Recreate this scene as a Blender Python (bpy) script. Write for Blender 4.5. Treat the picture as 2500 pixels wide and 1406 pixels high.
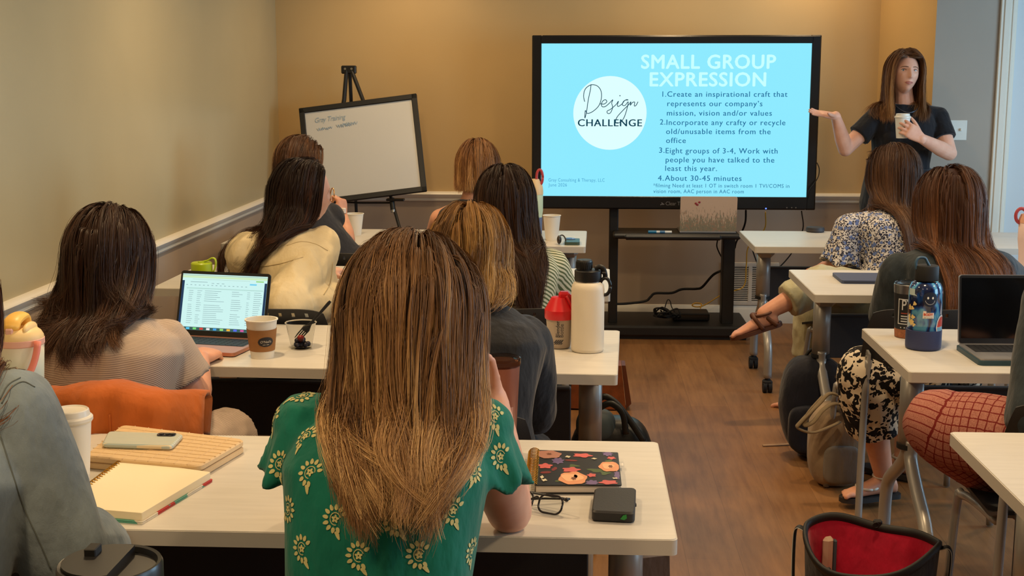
import bpy, math, random
import numpy as np
from mathutils import Vector, Matrix, noise as mnoise
from mathutils.bvhtree import BVHTree

for _o in list(bpy.data.objects):
    bpy.data.objects.remove(_o)
S = bpy.context.scene
COL = S.collection

# ------------------------------------------------------------------ camera
FPX, CAMH = 3160.0, 1.60
PHI = math.atan((703 - 170) / FPX)
THE = math.atan(170 / FPX * math.cos(PHI))
cF = np.array([-math.sin(THE) * math.cos(PHI), math.cos(THE) * math.cos(PHI), -math.sin(PHI)])
cR = np.array([math.cos(THE), math.sin(THE), 0.0])
cU = np.cross(cR, cF)
CAM = np.array([0, 0, CAMH])
cd = bpy.data.cameras.new('camera')
cam = bpy.data.objects.new('camera', cd)
COL.objects.link(cam)
cd.sensor_fit = 'HORIZONTAL'
cd.sensor_width = 36.0
cd.lens = FPX / 2500 * 36.0
cd.clip_start = 0.05
cam.matrix_world = Matrix(((cR[0], cU[0], -cF[0], 0), (cR[1], cU[1], -cF[1], 0), (cR[2], cU[2], -cF[2], CAMH), (0, 0, 0, 1)))
S.camera = cam

# ------------------------------------------------------------------ world, light, exposure
S.view_settings.view_transform = 'Standard'
S.view_settings.look = 'None'
S.view_settings.gamma = 1.0
S.view_settings.exposure = 0.0
S.view_settings.use_curve_mapping = False
W = bpy.data.worlds.new('world')
S.world = W
W.use_nodes = True
W.node_tree.nodes['Background'].inputs[0].default_value = (0.45, 0.6, 0.8, 1)
W.node_tree.nodes['Background'].inputs[1].default_value = 0.6
S.cycles.max_bounces = 8
S.cycles.diffuse_bounces = 4
S.cycles.glossy_bounces = 4
S.cycles.transmission_bounces = 8
S.cycles.transparent_max_bounces = 12
S.cycles.sample_clamp_indirect = 4.0
S.cycles.caustics_reflective = False
S.cycles.caustics_refractive = False
S.cycles.use_denoising = True


def area_light(name, loc, target, power, col, size, size_y=None, spread=180):
    d = bpy.data.lights.new(name, 'AREA')
    d.energy = power
    d.color = col
    d.size = size
    if size_y:
        d.shape = 'RECTANGLE'
        d.size_y = size_y
    else:
        d.shape = 'DISK'
    d.spread = math.radians(spread)
    o = bpy.data.objects.new(name, d)
    COL.objects.link(o)
    o.location = loc
    v = Vector(target) - Vector(loc)
    o.rotation_euler = v.to_track_quat('-Z', 'Y').to_euler()
    return o


WARM = (1.0, 0.70, 0.38)
CEIL = 2.55
# recessed warm ceiling lamps, in a grid over the room
for _x, _y, _p in ((-1.05, 7.55, 9), (0.55, 7.55, 7), (1.38, 7.88, 5),
                   (-1.05, 5.6, 15), (0.7, 5.6, 15), (2.4, 5.6, 8),
                   (-1.05, 3.4, 17), (0.7, 3.4, 17), (2.4, 3.4, 12),
                   (-1.05, 1.2, 17), (0.7, 1.2, 17), (2.4, 1.2, 12)):
    area_light('ceiling_downlight', (_x, _y, CEIL - 0.012), (_x, _y, 0), _p, WARM, 0.15, spread=150)
# daylight through the windows of the right-hand wall
area_light('window_daylight', (4.55, 5.3, 1.5), (0.0, 5.2, 1.1), 95, (0.46, 0.75, 1.0), 1.9, 1.5)
area_light('window_daylight', (4.55, 2.0, 1.5), (0.0, 2.2, 1.1), 52, (0.52, 0.78, 1.0), 1.9, 1.5)


# ------------------------------------------------------------------ helpers
def lin(c):
    return [(v / 255 / 12.92 if v / 255 <= 0.04045 else ((v / 255 + 0.055) / 1.055) ** 2.4) for v in c[:3]]


def PZ(px, py, z):
    r = cF + cR * (px - 1250) / FPX - cU * (py - 703) / FPX
    return CAM + r * ((z - CAMH) / r[2])


def PY(px, py, y):
    r = cF + cR * (px - 1250) / FPX - cU * (py - 703) / FPX
    return CAM + r * (y / r[1])


def nrm(v):
    v = np.asarray(v, float)
    n = np.linalg.norm(v, axis=-1, keepdims=True)
    return v / np.maximum(n, 1e-9)


def V3(*a):
    return np.array(a, float)


class G:
    """collects verts / faces / material indices of one mesh"""

    def __init__(s):
        s.v, s.f, s.m, s.n = [], [], [], 0

    def add(s, v, f, mi=0):
        v = np.asarray(v, float).reshape(-1, 3)
        s.v.append(v)
        s.f += [tuple(i + s.n for i in q) for q in f]
        s.m += [mi] * len(f)
        s.n += len(v)
        return s

    def verts(s):
        return np.concatenate(s.v) if s.v else np.zeros((0, 3))

    def box(s, lo, hi, b=0.0, mi=0, M=None):
        lo, hi = np.array(lo, float), np.array(hi, float)
        if b > 0:
            b = min(b, *(0.49 * (hi - lo)))
            vs, idx = [], {}
            for ax in range(3):
                for sx in (0, 1):
                    for sy in (0, 1):
                        for sz in (0, 1):
                            c = [sx, sy, sz]
                            p = [(hi[k] if c[k] else lo[k]) + (0 if k == ax else (-b if c[k] else b)) for k in range(3)]
                            idx[(ax, sx, sy, sz)] = len(vs)
                            vs.append(p)
            fs = []
            for ax in range(3):
                u, w = (ax + 1) % 3, (ax + 2) % 3
                for sd in (0, 1):
                    q = []
                    for cu, cw in ((0, 0), (1, 0), (1, 1), (0, 1)):
                        c = [0, 0, 0]
                        c[ax], c[u], c[w] = sd, cu, cw
                        q.append(idx[(ax, *c)])
                    fs.append(tuple(q if sd else q[::-1]))
            for e in range(3):
                u, w = (e + 1) % 3, (e + 2) % 3
                for cu in (0, 1):
                    for cw in (0, 1):
                        c0, c1 = [0, 0, 0], [0, 0, 0]
                        c0[u] = c1[u] = cu
                        c0[w] = c1[w] = cw
                        c1[e] = 1
                        q = [idx[(u, *c0)], idx[(u, *c1)], idx[(w, *c1)], idx[(w, *c0)]]
                        fs.append(tuple(q if (cu ^ cw) else q[::-1]))
            for sx in (0, 1):
                for sy in (0, 1):
                    for sz in (0, 1):
                        q = [idx[(k, sx, sy, sz)] for k in range(3)]
                        fs.append(tuple(q if (sx + sy + sz) % 2 else q[::-1]))
        else:
            vs = [[(hi if c else lo)[k] for k, c in enumerate(cc)] for cc in
                  ((0, 0, 0), (1, 0, 0), (1, 1, 0), (0, 1, 0), (0, 0, 1), (1, 0, 1), (1, 1, 1), (0, 1, 1))]
            fs = [(0, 3, 2, 1), (4, 5, 6, 7), (0, 1, 5, 4), (1, 2, 6, 5), (2, 3, 7, 6), (3, 0, 4, 7)]
        vs = np.array(vs)
        if M is not None:
            vs = vs @ M[:3, :3].T + M[:3, 3]
        return s.add(vs, fs, mi)

    def loft(s, rings, cap=True, mi=0, closed=True):
        n = len(rings[0])
        vs = np.concatenate(rings)
        fs = []
        for i in range(len(rings) - 1):
            a, b = i * n, (i + 1) * n
            for j in range(n if closed else n - 1):
                k = (j + 1) % n
                fs.append((a + j, a + k, b + k, b + j))
        if cap:
            c0, c1 = len(vs), len(vs) + 1
            vs = np.concatenate([vs, [rings[0].mean(0)], [rings[-1].mean(0)]])
            e = (len(rings) - 1) * n
            for j in range(n):
                k = (j + 1) % n
                fs.append((c0, k, j))
                fs.append((c1, e + j, e + k))
        return s.add(vs, fs, mi)

    def tube(s, pts, rad, n=10, cap=True, mi=0, flat=1.0, ref=None, rnd=False):
        pts = np.asarray(pts, float)
        rad = np.broadcast_to(np.asarray(rad, float), (len(pts),))
        if rnd:
            d0, d1 = nrm(pts[0] - pts[1]), nrm(pts[-1] - pts[-2])
            th = [math.pi / 2 * k / 4 for k in range(1, 4)]
            pts = np.concatenate([[pts[0] + d0 * rad[0] * math.sin(t) for t in th[::-1]], pts,
                                  [pts[-1] + d1 * rad[-1] * math.sin(t) for t in th]])
            rad = np.concatenate([[rad[0] * math.cos(t) for t in th[::-1]], rad, [rad[-1] * math.cos(t) for t in th]])
        t = nrm(np.gradient(pts, axis=0))
        r0 = np.array(ref, float) if ref is not None else (V3(0, 0, 1) if abs(t[0][2]) < 0.9 else V3(1, 0, 0))
        rings = []
        a = np.arange(n) / n * 2 * math.pi
        for p, tt, r in zip(pts, t, rad):
            b = nrm(np.cross(tt, r0))
            r0 = nrm(np.cross(b, tt))
            rings.append(p + r * (np.outer(np.cos(a), b) + flat * np.outer(np.sin(a), r0)))
        return s.loft(rings, cap, mi)

    def cyl(s, p0, p1, r0, r1=None, n=20, mi=0):
        return s.tube([p0, p1], [r0, r0 if r1 is None else r1], n, True, mi)

    def lathe(s, prof, c=(0, 0, 0), n=40, mi=0, cap=True):
        a = np.arange(n) / n * 2 * math.pi
        rings = [np.stack([c[0] + r * np.cos(a), c[1] + r * np.sin(a), np.full(n, c[2] + z)], 1) for r, z in prof]
        return s.loft(rings, cap, mi)

    def sphere(s, c, r, n=16, m=10, mi=0, R=None):
        r = np.broadcast_to(np.asarray(r, float), (3,))
        rings = []
        a = np.arange(n) / n * 2 * math.pi
        for k in range(m + 1):
            t = -math.pi / 2 + math.pi * min(max(k / m, 0.004), 0.996)
            q = np.stack([np.cos(a) * math.cos(t), np.sin(a) * math.cos(t), np.full(n, math.sin(t))], 1) * r
            if R is not None:
                q = q @ np.asarray(R).T
            rings.append(q + np.asarray(c))
        return s.loft(rings, True, mi)

    def prism(s, poly, z0, z1, mi=0, M=None):
        poly = np.asarray(poly, float)
        n = len(poly)
        vs = np.concatenate([np.c_[poly, np.full(n, z0)], np.c_[poly, np.full(n, z1)]])
        fs = [tuple(range(n))[::-1], tuple(range(n, 2 * n))] + [(j, (j + 1) % n, n + (j + 1) % n, n + j) for j in range(n)]
        if M is not None:
            vs = vs @ M[:3, :3].T + M[:3, 3]
        return s.add(vs, fs, mi)

    def xf(s, M):
        s.v = [v @ M[:3, :3].T + M[:3, 3] for v in s.v]
        return s


def smooth_path(p, k=6):
    p = np.asarray(p, float)
    q = np.vstack([2 * p[0] - p[1], p, 2 * p[-1] - p[-2]])
    out = []
    for i in range(1, len(q) - 2):
        for t in np.arange(k) / k:
            a, b, c, d = q[i - 1], q[i], q[i + 1], q[i + 2]
            out.append(.5 * ((2 * b) + (-a + c) * t + (2 * a - 5 * b + 4 * c - d) * t * t + (-a + 3 * b - 3 * c + d) * t ** 3))
    out.append(q[-2])
    return np.array(out)


def TR(loc=(0, 0, 0), rz=0, rx=0, ry=0, sc=1.0):
    return np.array(Matrix.Translation(loc) @ Matrix.Rotation(rz, 4, 'Z') @ Matrix.Rotation(ry, 4, 'Y') @ Matrix.Rotation(rx, 4, 'X') @ Matrix.Scale(sc, 4))


def rrect(w, h, r, n=5):
    """rounded rectangle outline centred on 0"""
    out = []
    for cx, cy, a0 in ((w / 2 - r, h / 2 - r, 0), (-w / 2 + r, h / 2 - r, 90), (-w / 2 + r, -h / 2 + r, 180), (w / 2 - r, -h / 2 + r, 270)):
        for k in range(n + 1):
            a = math.radians(a0 + 90 * k / n)
            out.append((cx + r * math.cos(a), cy + r * math.sin(a)))
    return out


def raw_mesh(name, v, f, fm=None):
    me = bpy.data.meshes.new(name)
    me.from_pydata([tuple(p) for p in v], [], [tuple(q) for q in f])
    if fm is not None and len(fm):
        me.polygons.foreach_set('material_index', np.asarray(fm, dtype=np.int32))
    me.update()
    return me


def OBJ(name, g, mat, parent=None, base=None, smooth=None, angle=35):
    """link the collected geometry as one mesh object; world-space verts when base is given (or the parent's location is used)"""
    if isinstance(g, G):
        v, f, fm = g.verts(), g.f, g.m
    else:
        v, f, fm = g[0], g[1], (g[2] if len(g) > 2 else None)
    off = np.zeros(3) if base is None else np.asarray(base, float)
    me = raw_mesh(name, np.asarray(v) - off, f, fm)
    for m in (mat if isinstance(mat, (list, tuple)) else [mat]):
        me.materials.append(m)
    o = bpy.data.objects.new(name, me)
    COL.objects.link(o)
    if parent is not None:
        o.parent = parent
    elif base is not None:
        o.location = base
    me.polygons.foreach_set('use_smooth', [True] * len(me.polygons))
    if smooth is not True:
        me.set_sharp_from_angle(angle=math.radians(angle))
    return o


def tag(o, label=None, cat=None, group=None, kind=None):
    if label:
        o['label'] = label
    if cat:
        o['category'] = cat
    if group:
        o['group'] = group
    if kind:
        o['kind'] = kind
    return o


def EMPTY(name, loc, label, cat, rz=0, group=None):
    o = bpy.data.objects.new(name, None)
    o.empty_display_size = 0.05
    COL.objects.link(o)
    o.location = loc
    o.rotation_euler = (0, 0, rz)
    return tag(o, label, cat, group)


def copy_tree(o, parent=None):
    c = o.copy()
    COL.objects.link(c)
    if parent is not None:
        c.parent = parent
    for ch in list(o.children):
        copy_tree(ch, c)
    return c


def struct(name, g, mat, label=None):
    o = OBJ(name, g, mat)
    o['kind'] = 'structure'
    if label:
        o['label'] = label
    return o


# ------------------------------------------------------------------ materials
class NT:
    def __init__(s, name):
        s.m = bpy.data.materials.new(name)
        s.m.use_nodes = True
        s.t = s.m.node_tree
        s.p = s.t.nodes['Principled BSDF']

    def n(s, typ, **kw):
        nd = s.t.nodes.new(typ)
        for k, v in kw.items():
            if k.startswith('i_'):
                k = k[2:]
                k = int(k) if k.isdigit() else k
                nd.inputs[k].default_value = v
            else:
                setattr(nd, k, v)
        return nd

    def l(s, a, b):
        s.t.links.new(a, b)
        return s

    def co(s, kind='Object', scale=(1, 1, 1), rot=(0, 0, 0), loc=(0, 0, 0)):
        tc = s.n('ShaderNodeTexCoord')
        mp = s.n('ShaderNodeMapping')
        mp.inputs['Scale'].default_value = scale
        mp.inputs['Rotation'].default_value = rot
        mp.inputs['Location'].default_value = loc
        s.l(tc.outputs[kind], mp.inputs['Vector'])
        return mp.outputs['Vector']

    def noise(s, vec, scale, detail=3, rough=0.55):
        nz = s.n('ShaderNodeTexNoise')
        nz.inputs['Scale'].default_value = scale
        nz.inputs['Detail'].default_value = detail
        nz.inputs['Roughness'].default_value = rough
        s.l(vec, nz.inputs['Vector'])
        return nz.outputs['Fac']

    def ramp(s, fac, stops, interp='LINEAR'):
        r = s.n('ShaderNodeValToRGB')
        r.color_ramp.interpolation = interp
        els = r.color_ramp.elements
        while len(els) < len(stops):
            els.new(0.5)
        for e, (p, c) in zip(els, stops):
            e.position = p
            e.color = (*lin(c), 1)
        s.l(fac, r.inputs['Fac'])
        return r.outputs['Color']

    def mix(s, fac, a, b):
        m = s.n('ShaderNodeMix')
        m.data_type = 'RGBA'
        for val, sock in ((fac, m.inputs[0]), (a, m.inputs[6]), (b, m.inputs[7])):
            if isinstance(val, (int, float)):
                sock.default_value = val
            elif isinstance(val, (tuple, list)):
                sock.default_value = (*lin(val), 1)
            else:
                s.l(val, sock)
        return m.outputs[2]

    def math(s, op, a, b=0.0, c=0.0):
        m = s.n('ShaderNodeMath')
        m.operation = op
        for val, sock in zip((a, b, c), m.inputs):
            if isinstance(val, (int, float)):
                sock.default_value = val
            else:
                s.l(val, sock)
        return m.outputs[0]

    def sep(s, vec):
        x = s.n('ShaderNodeSeparateXYZ')
        s.l(vec, x.inputs[0])
        return x.outputs

    def bump(s, h, strength=0.3, dist=0.005):
        b = s.n('ShaderNodeBump')
        b.inputs['Strength'].default_value = strength
        b.inputs['Distance'].default_value = dist
        s.l(h, b.inputs['Height'])
        s.l(b.outputs['Normal'], s.p.inputs['Normal'])
        return s

    def base(s, c):
        if isinstance(c, (tuple, list)):
            s.p.inputs['Base Color'].default_value = (*lin(c), 1)
        else:
            s.l(c, s.p.inputs['Base Color'])
        return s

    def set(s, **kw):
        names = dict(rough='Roughness', metal='Metallic', spec='Specular IOR Level', trans='Transmission Weight', ior='IOR',
                     coat='Coat Weight', sheen='Sheen Weight', sss='Subsurface Weight', alpha='Alpha')
        for k, v in kw.items():
            s.p.inputs[names[k]].default_value = v
        return s


def MAT(name, col, rough=0.5, metal=0.0, spec=0.5, var=0.0, vscale=8.0, bump=0.0, bscale=200.0, **kw):
    n = NT(name)
    n.set(rough=rough, metal=metal, spec=spec, **kw)
    if var > 0:
        c = n.co()
        lo = [max(0, v * (1 - var)) for v in col]
        hi = [min(255, v * (1 + var)) for v in col]
        n.base(n.ramp(n.noise(c, vscale, 4), [(0.3, lo), (0.7, hi)]))
    else:
        n.base(col)
    if bump > 0:
        n.bump(n.noise(n.co(), bscale, 2), bump)
    return n.m


def EMIT(name, col, strength=1.0):
    n = NT(name)
    n.base((0, 0, 0))
    n.set(spec=0.15, rough=0.35)
    n.p.inputs['Emission Color'].default_value = (*lin(col), 1)
    n.p.inputs['Emission Strength'].default_value = strength
    return n.m


def text_mesh(body, size=1.0, spacing=1.0, offset=0.0, extrude=0.0, shear=0.0, align='LEFT'):
    cu = bpy.data.curves.new('t', 'FONT')
    cu.body = body
    cu.size = size
    cu.space_character = spacing
    cu.offset = offset
    cu.extrude = extrude
    cu.shear = shear
    cu.align_x = align
    cu.resolution_u = 3
    o = bpy.data.objects.new('t', cu)
    COL.objects.link(o)
    dg = bpy.context.evaluated_depsgraph_get()
    me = bpy.data.meshes.new_from_object(o.evaluated_get(dg))
    v = np.array([p.co[:] for p in me.vertices]).reshape(-1, 3)
    f = [tuple(p.vertices) for p in me.polygons]
    bpy.data.objects.remove(o)
    bpy.data.meshes.remove(me)
    bpy.data.curves.remove(cu)
    return v, f


def text_fit(g, body, O, X, Yv, width=None, height=None, mi=0, **kw):
    """text in the plane O + u*X + v*Yv; scaled to the given width (and cap height)"""
    v, f = text_mesh(body, **kw)
    if len(v) == 0:
        return
    x0, x1 = v[:, 0].min(), v[:, 0].max()
    cap = 0.69 * kw.get('size', 1.0)
    sx = width / (x1 - x0) if width else height / cap
    sy = height / cap if height else sx
    O, X, Yv = np.asarray(O), np.asarray(X), np.asarray(Yv)
    N = np.cross(X, Yv)
    p = O + np.outer((v[:, 0] - x0) * sx, X) + np.outer(v[:, 1] * sy, Yv) + np.outer(v[:, 2], N)
    g.add(p, f, mi)

# ------------------------------------------------------------------ the room
YB = 8.22        # wall behind the display
XL = -1.925      # wall on the left
YD = 7.66        # wall with the door
XJ0, XJ1 = 1.83, 2.02
XR, Y0 = 4.6, -2.2


def wall_mat(name, col, rough=0.42):
    n = NT(name)
    c = n.co('Object')
    n.base(n.ramp(n.noise(c, 1.3, 3), [(0.25, [v * 0.97 for v in col]), (0.75, [min(255, v * 1.03) for v in col])]))
    n.set(rough=rough, spec=0.45)
    n.bump(n.noise(c, 160, 2), 0.06, 0.002)
    return n.m


M_wall = wall_mat('wall_paint_tan', (206, 176, 126))
M_wall_lo = wall_mat('wall_paint_taupe', (176, 157, 138), 0.5)
M_wall_gr = wall_mat('wall_paint_grey', (164, 153, 140), 0.5)
M_wall_left = wall_mat('wall_paint_left', (182, 168, 132), 0.30)
M_trim = MAT('trim_paint_white', (226, 220, 206), 0.35)
M_door = MAT('door_paint_white', (204, 213, 218), 0.4)
M_ceil = MAT('ceiling_paint', (225, 220, 210), 0.8)


def floor_mat():
    n = NT('floor_planks')
    c = n.co('Object', rot=(0, 0, math.pi / 2))
    br = n.n('ShaderNodeTexBrick')
    br.offset = 0.37
    br.inputs['Scale'].default_value = 1.0
    br.inputs['Brick Width'].default_value = 1.22
    br.inputs['Row Height'].default_value = 0.18
    br.inputs['Mortar Size'].default_value = 0.0012
    br.inputs['Bias'].default_value = 0.0
    br.inputs['Color1'].default_value = (0.2, 0.2, 0.2, 1)
    br.inputs['Color2'].default_value = (0.8, 0.8, 0.8, 1)
    br.inputs['Mortar'].default_value = (0.0, 0.0, 0.0, 1)
    n.l(c, br.inputs['Vector'])
    tone = n.ramp(br.outputs['Color'], [(0.0, (75, 48, 25)), (0.2, (122, 81, 44)), (0.5, (136, 92, 53)), (0.8, (149, 104, 61))])
    g = n.co('Object', scale=(13, 1.0, 1))
    grain = n.ramp(n.noise(g, 3.0, 6, 0.65), [(0.32, (90, 58, 31)), (0.55, (147, 104, 63)), (0.75, (163, 121, 76))])
    col = n.mix(0.45, tone, grain)
    knots = n.ramp(n.noise(n.co('Object', scale=(3.2, 0.9, 1)), 2.2, 4, 0.6), [(0.35, (97, 63, 34)), (0.6, (154, 112, 70))])
    n.base(n.mix(0.30, col, knots))
    n.set(rough=0.42, spec=0.4)
    n.bump(br.outputs['Fac'], 0.25, 0.002)
    return n.m


struct('floor', G().box((XL, Y0, -0.05), (XR, YB, 0)), floor_mat(), 'tan wood plank floor')
struct('ceiling', G().box((XL - .1, Y0 - .1, CEIL), (XR + .1, YB + .1, CEIL + 0.05)), M_ceil)
RAIL = 0.775      # paint changes under the chair rail
g = G().box((XL - 0.1, Y0, RAIL), (XL, YB + 0.1, CEIL), mi=0).box((XL - 0.1, Y0, 0), (XL, YB + 0.1, RAIL), mi=1)
struct('wall_left', g, [M_wall_left, M_wall_lo])
g = G().box((XL, YB, RAIL), (XJ0, YB + 0.1, CEIL), mi=0).box((XL, YB, 0), (XJ0, YB + 0.1, RAIL), mi=1)
struct('wall_back', g, [M_wall, M_wall_lo])
g = G()
poly = [(XJ0, YB + .1), (XJ0, YB), (XJ1, YD + .001), (XJ1, YB + .1)]
g.prism(poly, RAIL, CEIL, 0)
g.prism(poly, 0, RAIL, 1)
struct('wall_return', g, [M_wall, M_wall_lo])
# grey wall around the door opening
DX0, DX1, DH = 2.46, 3.30, 2.06
g = G().box((XJ1, YD, 0), (DX0, YD + 0.12, CEIL)).box((DX0, YD, DH), (DX1, YD + .12, CEIL)).box((DX1, YD, 0), (XR + .1, YD + .12, CEIL))
struct('wall_door_side', g, M_wall_gr)
# right wall with two window openings, wall behind the camera
g = G()
zs = (0.72, 2.28)
ys = (Y0, 1.0, 3.0, 4.3, 6.3, YD + .1)
g.box((XR, Y0, 0), (XR + .12, YD + .1, zs[0])).box((XR, Y0, zs[1]), (XR + .12, YD + .1, CEIL))
for a, b in ((0, 1), (2, 3), (4, 5)):
    g.box((XR, ys[a], zs[0]), (XR + .12, ys[b], zs[1]))
struct('wall_right', g, M_wall_gr)
struct('wall_near', G().box((XL - .1, Y0 - .1, 0), (XR + .1, Y0, CEIL)), M_wall)
for k, (a, b) in enumerate(((1, 2), (3, 4))):
    g = G()
    for yy in (ys[a], (ys[a] + ys[b]) / 2 - .02, ys[b] - .05):
        g.box((XR + .04, yy, zs[0]), (XR + .09, yy + .05, zs[1]))
    for zz in (zs[0], 1.48, zs[1] - .05):
        g.box((XR + .04, ys[a], zz), (XR + .09, ys[b], zz + .05))
    struct('window_%d' % (k + 1), g, M_trim)

# chair rail and baseboards (moulded profile swept along the walls)
RPROF = [(0, 0.770), (0.010, 0.772), (0.014, 0.780), (0.010, 0.788), (0.016, 0.794), (0.024, 0.803), (0.030, 0.816), (0.026, 0.824), (0.012, 0.832), (0, 0.834)]
BPROF = [(0, 0.0), (0.016, 0.0), (0.016, 0.085), (0.010, 0.100), (0.006, 0.112), (0, 0.114)]


def sweep(prof, path, normals):
    g = G()
    rings = []
    for p, nn in zip(path, normals):
        rings.append(np.array([(p[0] + nn[0] * d, p[1] + nn[1] * d, z) for d, z in prof]))
    g.loft(rings, cap=False, closed=False)
    g.f = [q[::-1] for q in g.f]
    return g


struct('trim_1', sweep(RPROF, [(XL, Y0), (XL, YB)], [(1, 0), (1, 0)]), M_trim, 'white moulded chair rail along the left wall')
jn = nrm(V3(-(YB - YD), -(XJ1 - XJ0), 0))
cut = 0.0
struct('trim_2', sweep(RPROF, [(XL, YB), (XJ0, YB)], [(0, -1), (0, -1)]), M_trim, 'white moulded chair rail on the wall behind the display')
struct('trim_3', sweep(RPROF, [(XJ0, YB), (XJ1, YD)], [jn[:2], jn[:2]]), M_trim)
struct('baseboard_left', sweep(BPROF, [(XL, Y0), (XL, YB)], [(1, 0), (1, 0)]), M_trim)
struct('baseboard_back', sweep(BPROF, [(XL, YB), (XJ0, YB)], [(0, -1), (0, -1)]), M_trim)
struct('baseboard_return', sweep(BPROF, [(XJ0, YB), (XJ1, YD)], [jn[:2], jn[:2]]), M_trim)
struct('baseboard_right', sweep(BPROF, [(XJ1, YD), (DX0 - .085, YD)], [(0, -1), (0, -1)]), M_trim)

# door casing and six-panel door
g = G()
cw = 0.085
for x0, x1 in ((DX0 - cw, DX0), (DX1, DX1 + cw)):
    g.box((x0, YD - 0.018, 0), (x1, YD, DH + cw), 0.004)
    g.box((x0 + .018, YD - 0.024, 0), (x1 - .030, YD - .016, DH + cw - .02), 0.004)
    g.box((x0 + .064, YD - 0.022, 0), (x1 - .008, YD - .016, DH + cw - .02), 0.003)
g.box((DX0 - cw, YD - .018, DH), (DX1 + cw, YD, DH + cw), 0.004)
g.box((DX0, YD - .002, 0), (DX0 + .012, YD + .1, DH)).box((DX1 - .012, YD - .002, 0), (DX1, YD + .1, DH)).box((DX0, YD - .002, DH - .012), (DX1, YD + .1, DH))
struct('trim_4', g, M_trim, 'white moulded door casing')
g = G()
dx0, dx1, dy = DX0 + .014, DX1 - .014, YD + .012
dw = dx1 - dx0
st = 0.125
cols = [(dx0 + st, dx0 + dw / 2 - .05), (dx0 + dw / 2 + .05, dx1 - st)]
rows = [(0.20, 0.78), (0.97, 1.60), (1.72, 1.93)]
g.box((dx0, dy + .010, 0.01), (dx1, dy + .04, DH - .014))
xs = [dx0, cols[0][0], cols[0][1], cols[1][0], cols[1][1], dx1]
zz = [0.01, rows[0][0], rows[0][1], rows[1][0], rows[1][1], rows[2][0], rows[2][1], DH - .014]
for i in (0, 2, 4):
    g.box((xs[i], dy, 0.01), (xs[i + 1], dy + .011, DH - .014))
for j in (0, 2, 4, 6):
    for i in (1, 3):
        g.box((xs[i], dy, zz[j]), (xs[i + 1], dy + .011, zz[j + 1]))
for c0, c1 in cols:
    for r0, r1 in rows:
        a = [(c0 + .004, r0 + .004), (c1 - .004, r0 + .004), (c1 - .004, r1 - .004), (c0 + .004, r1 - .004)]
        b = [(c0 + .035, r0 + .035), (c1 - .035, r0 + .035), (c1 - .035, r1 - .035), (c0 + .035, r1 - .035)]
        ra = np.array([(x, dy + .0105, z) for x, z in a])
        rb = np.array([(x, dy + .002, z) for x, z in b])
        g.loft([ra, rb], cap=True)
dr = struct('door_1', g, M_door, 'white six-panel door')
kb = OBJ('door_handle', G().cyl((dx1 - .06, dy, .95), (dx1 - .06, dy - .05, .95), .012).sphere((dx1 - .06, dy - .06, .95), .028), MAT('door_knob_metal', (170, 160, 140), .3, 1), dr)

# light switch plate on the grey wall
c = PY(2335, 318, YD)
sw = EMPTY('light_switch', (c[0], YD, c[2]), 'white double light switch plate on the grey wall beside the door', 'light switch')
OBJ('switch_plate', G().box((-.058, -.006, -.058), (.058, 0, .058), .004), MAT('switch_plastic', (222, 222, 214), .35), sw)
for dxs in (-.023, .023):
    OBJ('switch_toggle', G().box((dxs - .005, -.018, -.004), (dxs + .005, -.005, .012), .002), bpy.data.materials['switch_plastic'], sw)

# floor vent grille low on the back wall
v0, v1 = PY(1790, 648, YB - .01), PY(1872, 738, YB - .01)
vt = EMPTY('wall_vent', ((v0[0] + v1[0]) / 2, YB, (v0[2] + v1[2]) / 2), 'white louvred air vent low on the wall right of the display stand', 'vent')
hw, hh = (v1[0] - v0[0]) / 2 + .05, (v0[2] - v1[2]) / 2
M_vent = MAT('vent_paint', (205, 195, 180), .45)
OBJ('vent_backing', G().box((-hw, -.004, -hh), (hw, 0, hh)), MAT('vent_dark', (40, 34, 30), .8), vt)
g = G()
for x0, x1 in ((-hw - .02, -hw + .005), (hw - .005, hw + .02), (-.012, .012)):
    g.box((x0, -.014, -hh - .02), (x1, -.002, hh + .02), .002)
for z0, z1 in ((-hh - .02, -hh + .005), (hh - .005, hh + .02)):
    g.box((-hw - .0195, -.0135, z0 + .0005), (hw + .0195, -.003, z1 - .0005), .002)
OBJ('vent_frame', g, M_vent, vt)
g = G()
for k in range(20):
    z = -hh + (k + .5) * 2 * hh / 20
    g.box((-hw, -.012, z - .0028), (hw, -.004, z + .0028))
OBJ('vent_louvres', g, M_vent, vt)

# ------------------------------------------------------------------ display on its stand
YT = 7.66
M_bezel = MAT('bezel_black', (16, 16, 18), 0.35)
M_stand = MAT('stand_black', (22, 21, 21), 0.45, bump=.05, bscale=300)
M_black = MAT('black_plastic', (18, 18, 20), 0.4)
M_blackrub = MAT('black_rubber', (14, 14, 15), 0.7)
M_steel = MAT('brushed_steel', (176, 174, 170), 0.28, 1.0)
M_greymetal = MAT('grey_painted_metal', (150, 146, 142), 0.33, 0.55)
tl, tr_, br_, bl = PY(1300, 85, YT), PY(2008, 86, YT), PY(1990, 515, YT), PY(1297, 508, YT)
tx0, tx1 = (tl[0] + bl[0]) / 2, (tr_[0] + br_[0]) / 2
tz1, tz0 = (tl[2] + tr_[2]) / 2, (bl[2] + br_[2]) / 2
sx0, sz1 = PY(1323, 107, YT)[[0, 2]]
sx1 = PY(1984, 110, YT)[0] - .004
sz0 = PY(1600, 479, YT)[2]
tcx = (tx0 + tx1) / 2
tv = EMPTY('interactive_display', (tcx, 7.86, 0), 'large black interactive display on a black rolling floor stand', 'display')


def TVO(name, g, m, parent=None, **k):
    """geometry in world coordinates, parented to the display (or to one of its parts)"""
    o = OBJ(name, g, m, parent or tv, base=(tcx, 7.86, 0), **k)
    return o


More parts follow.
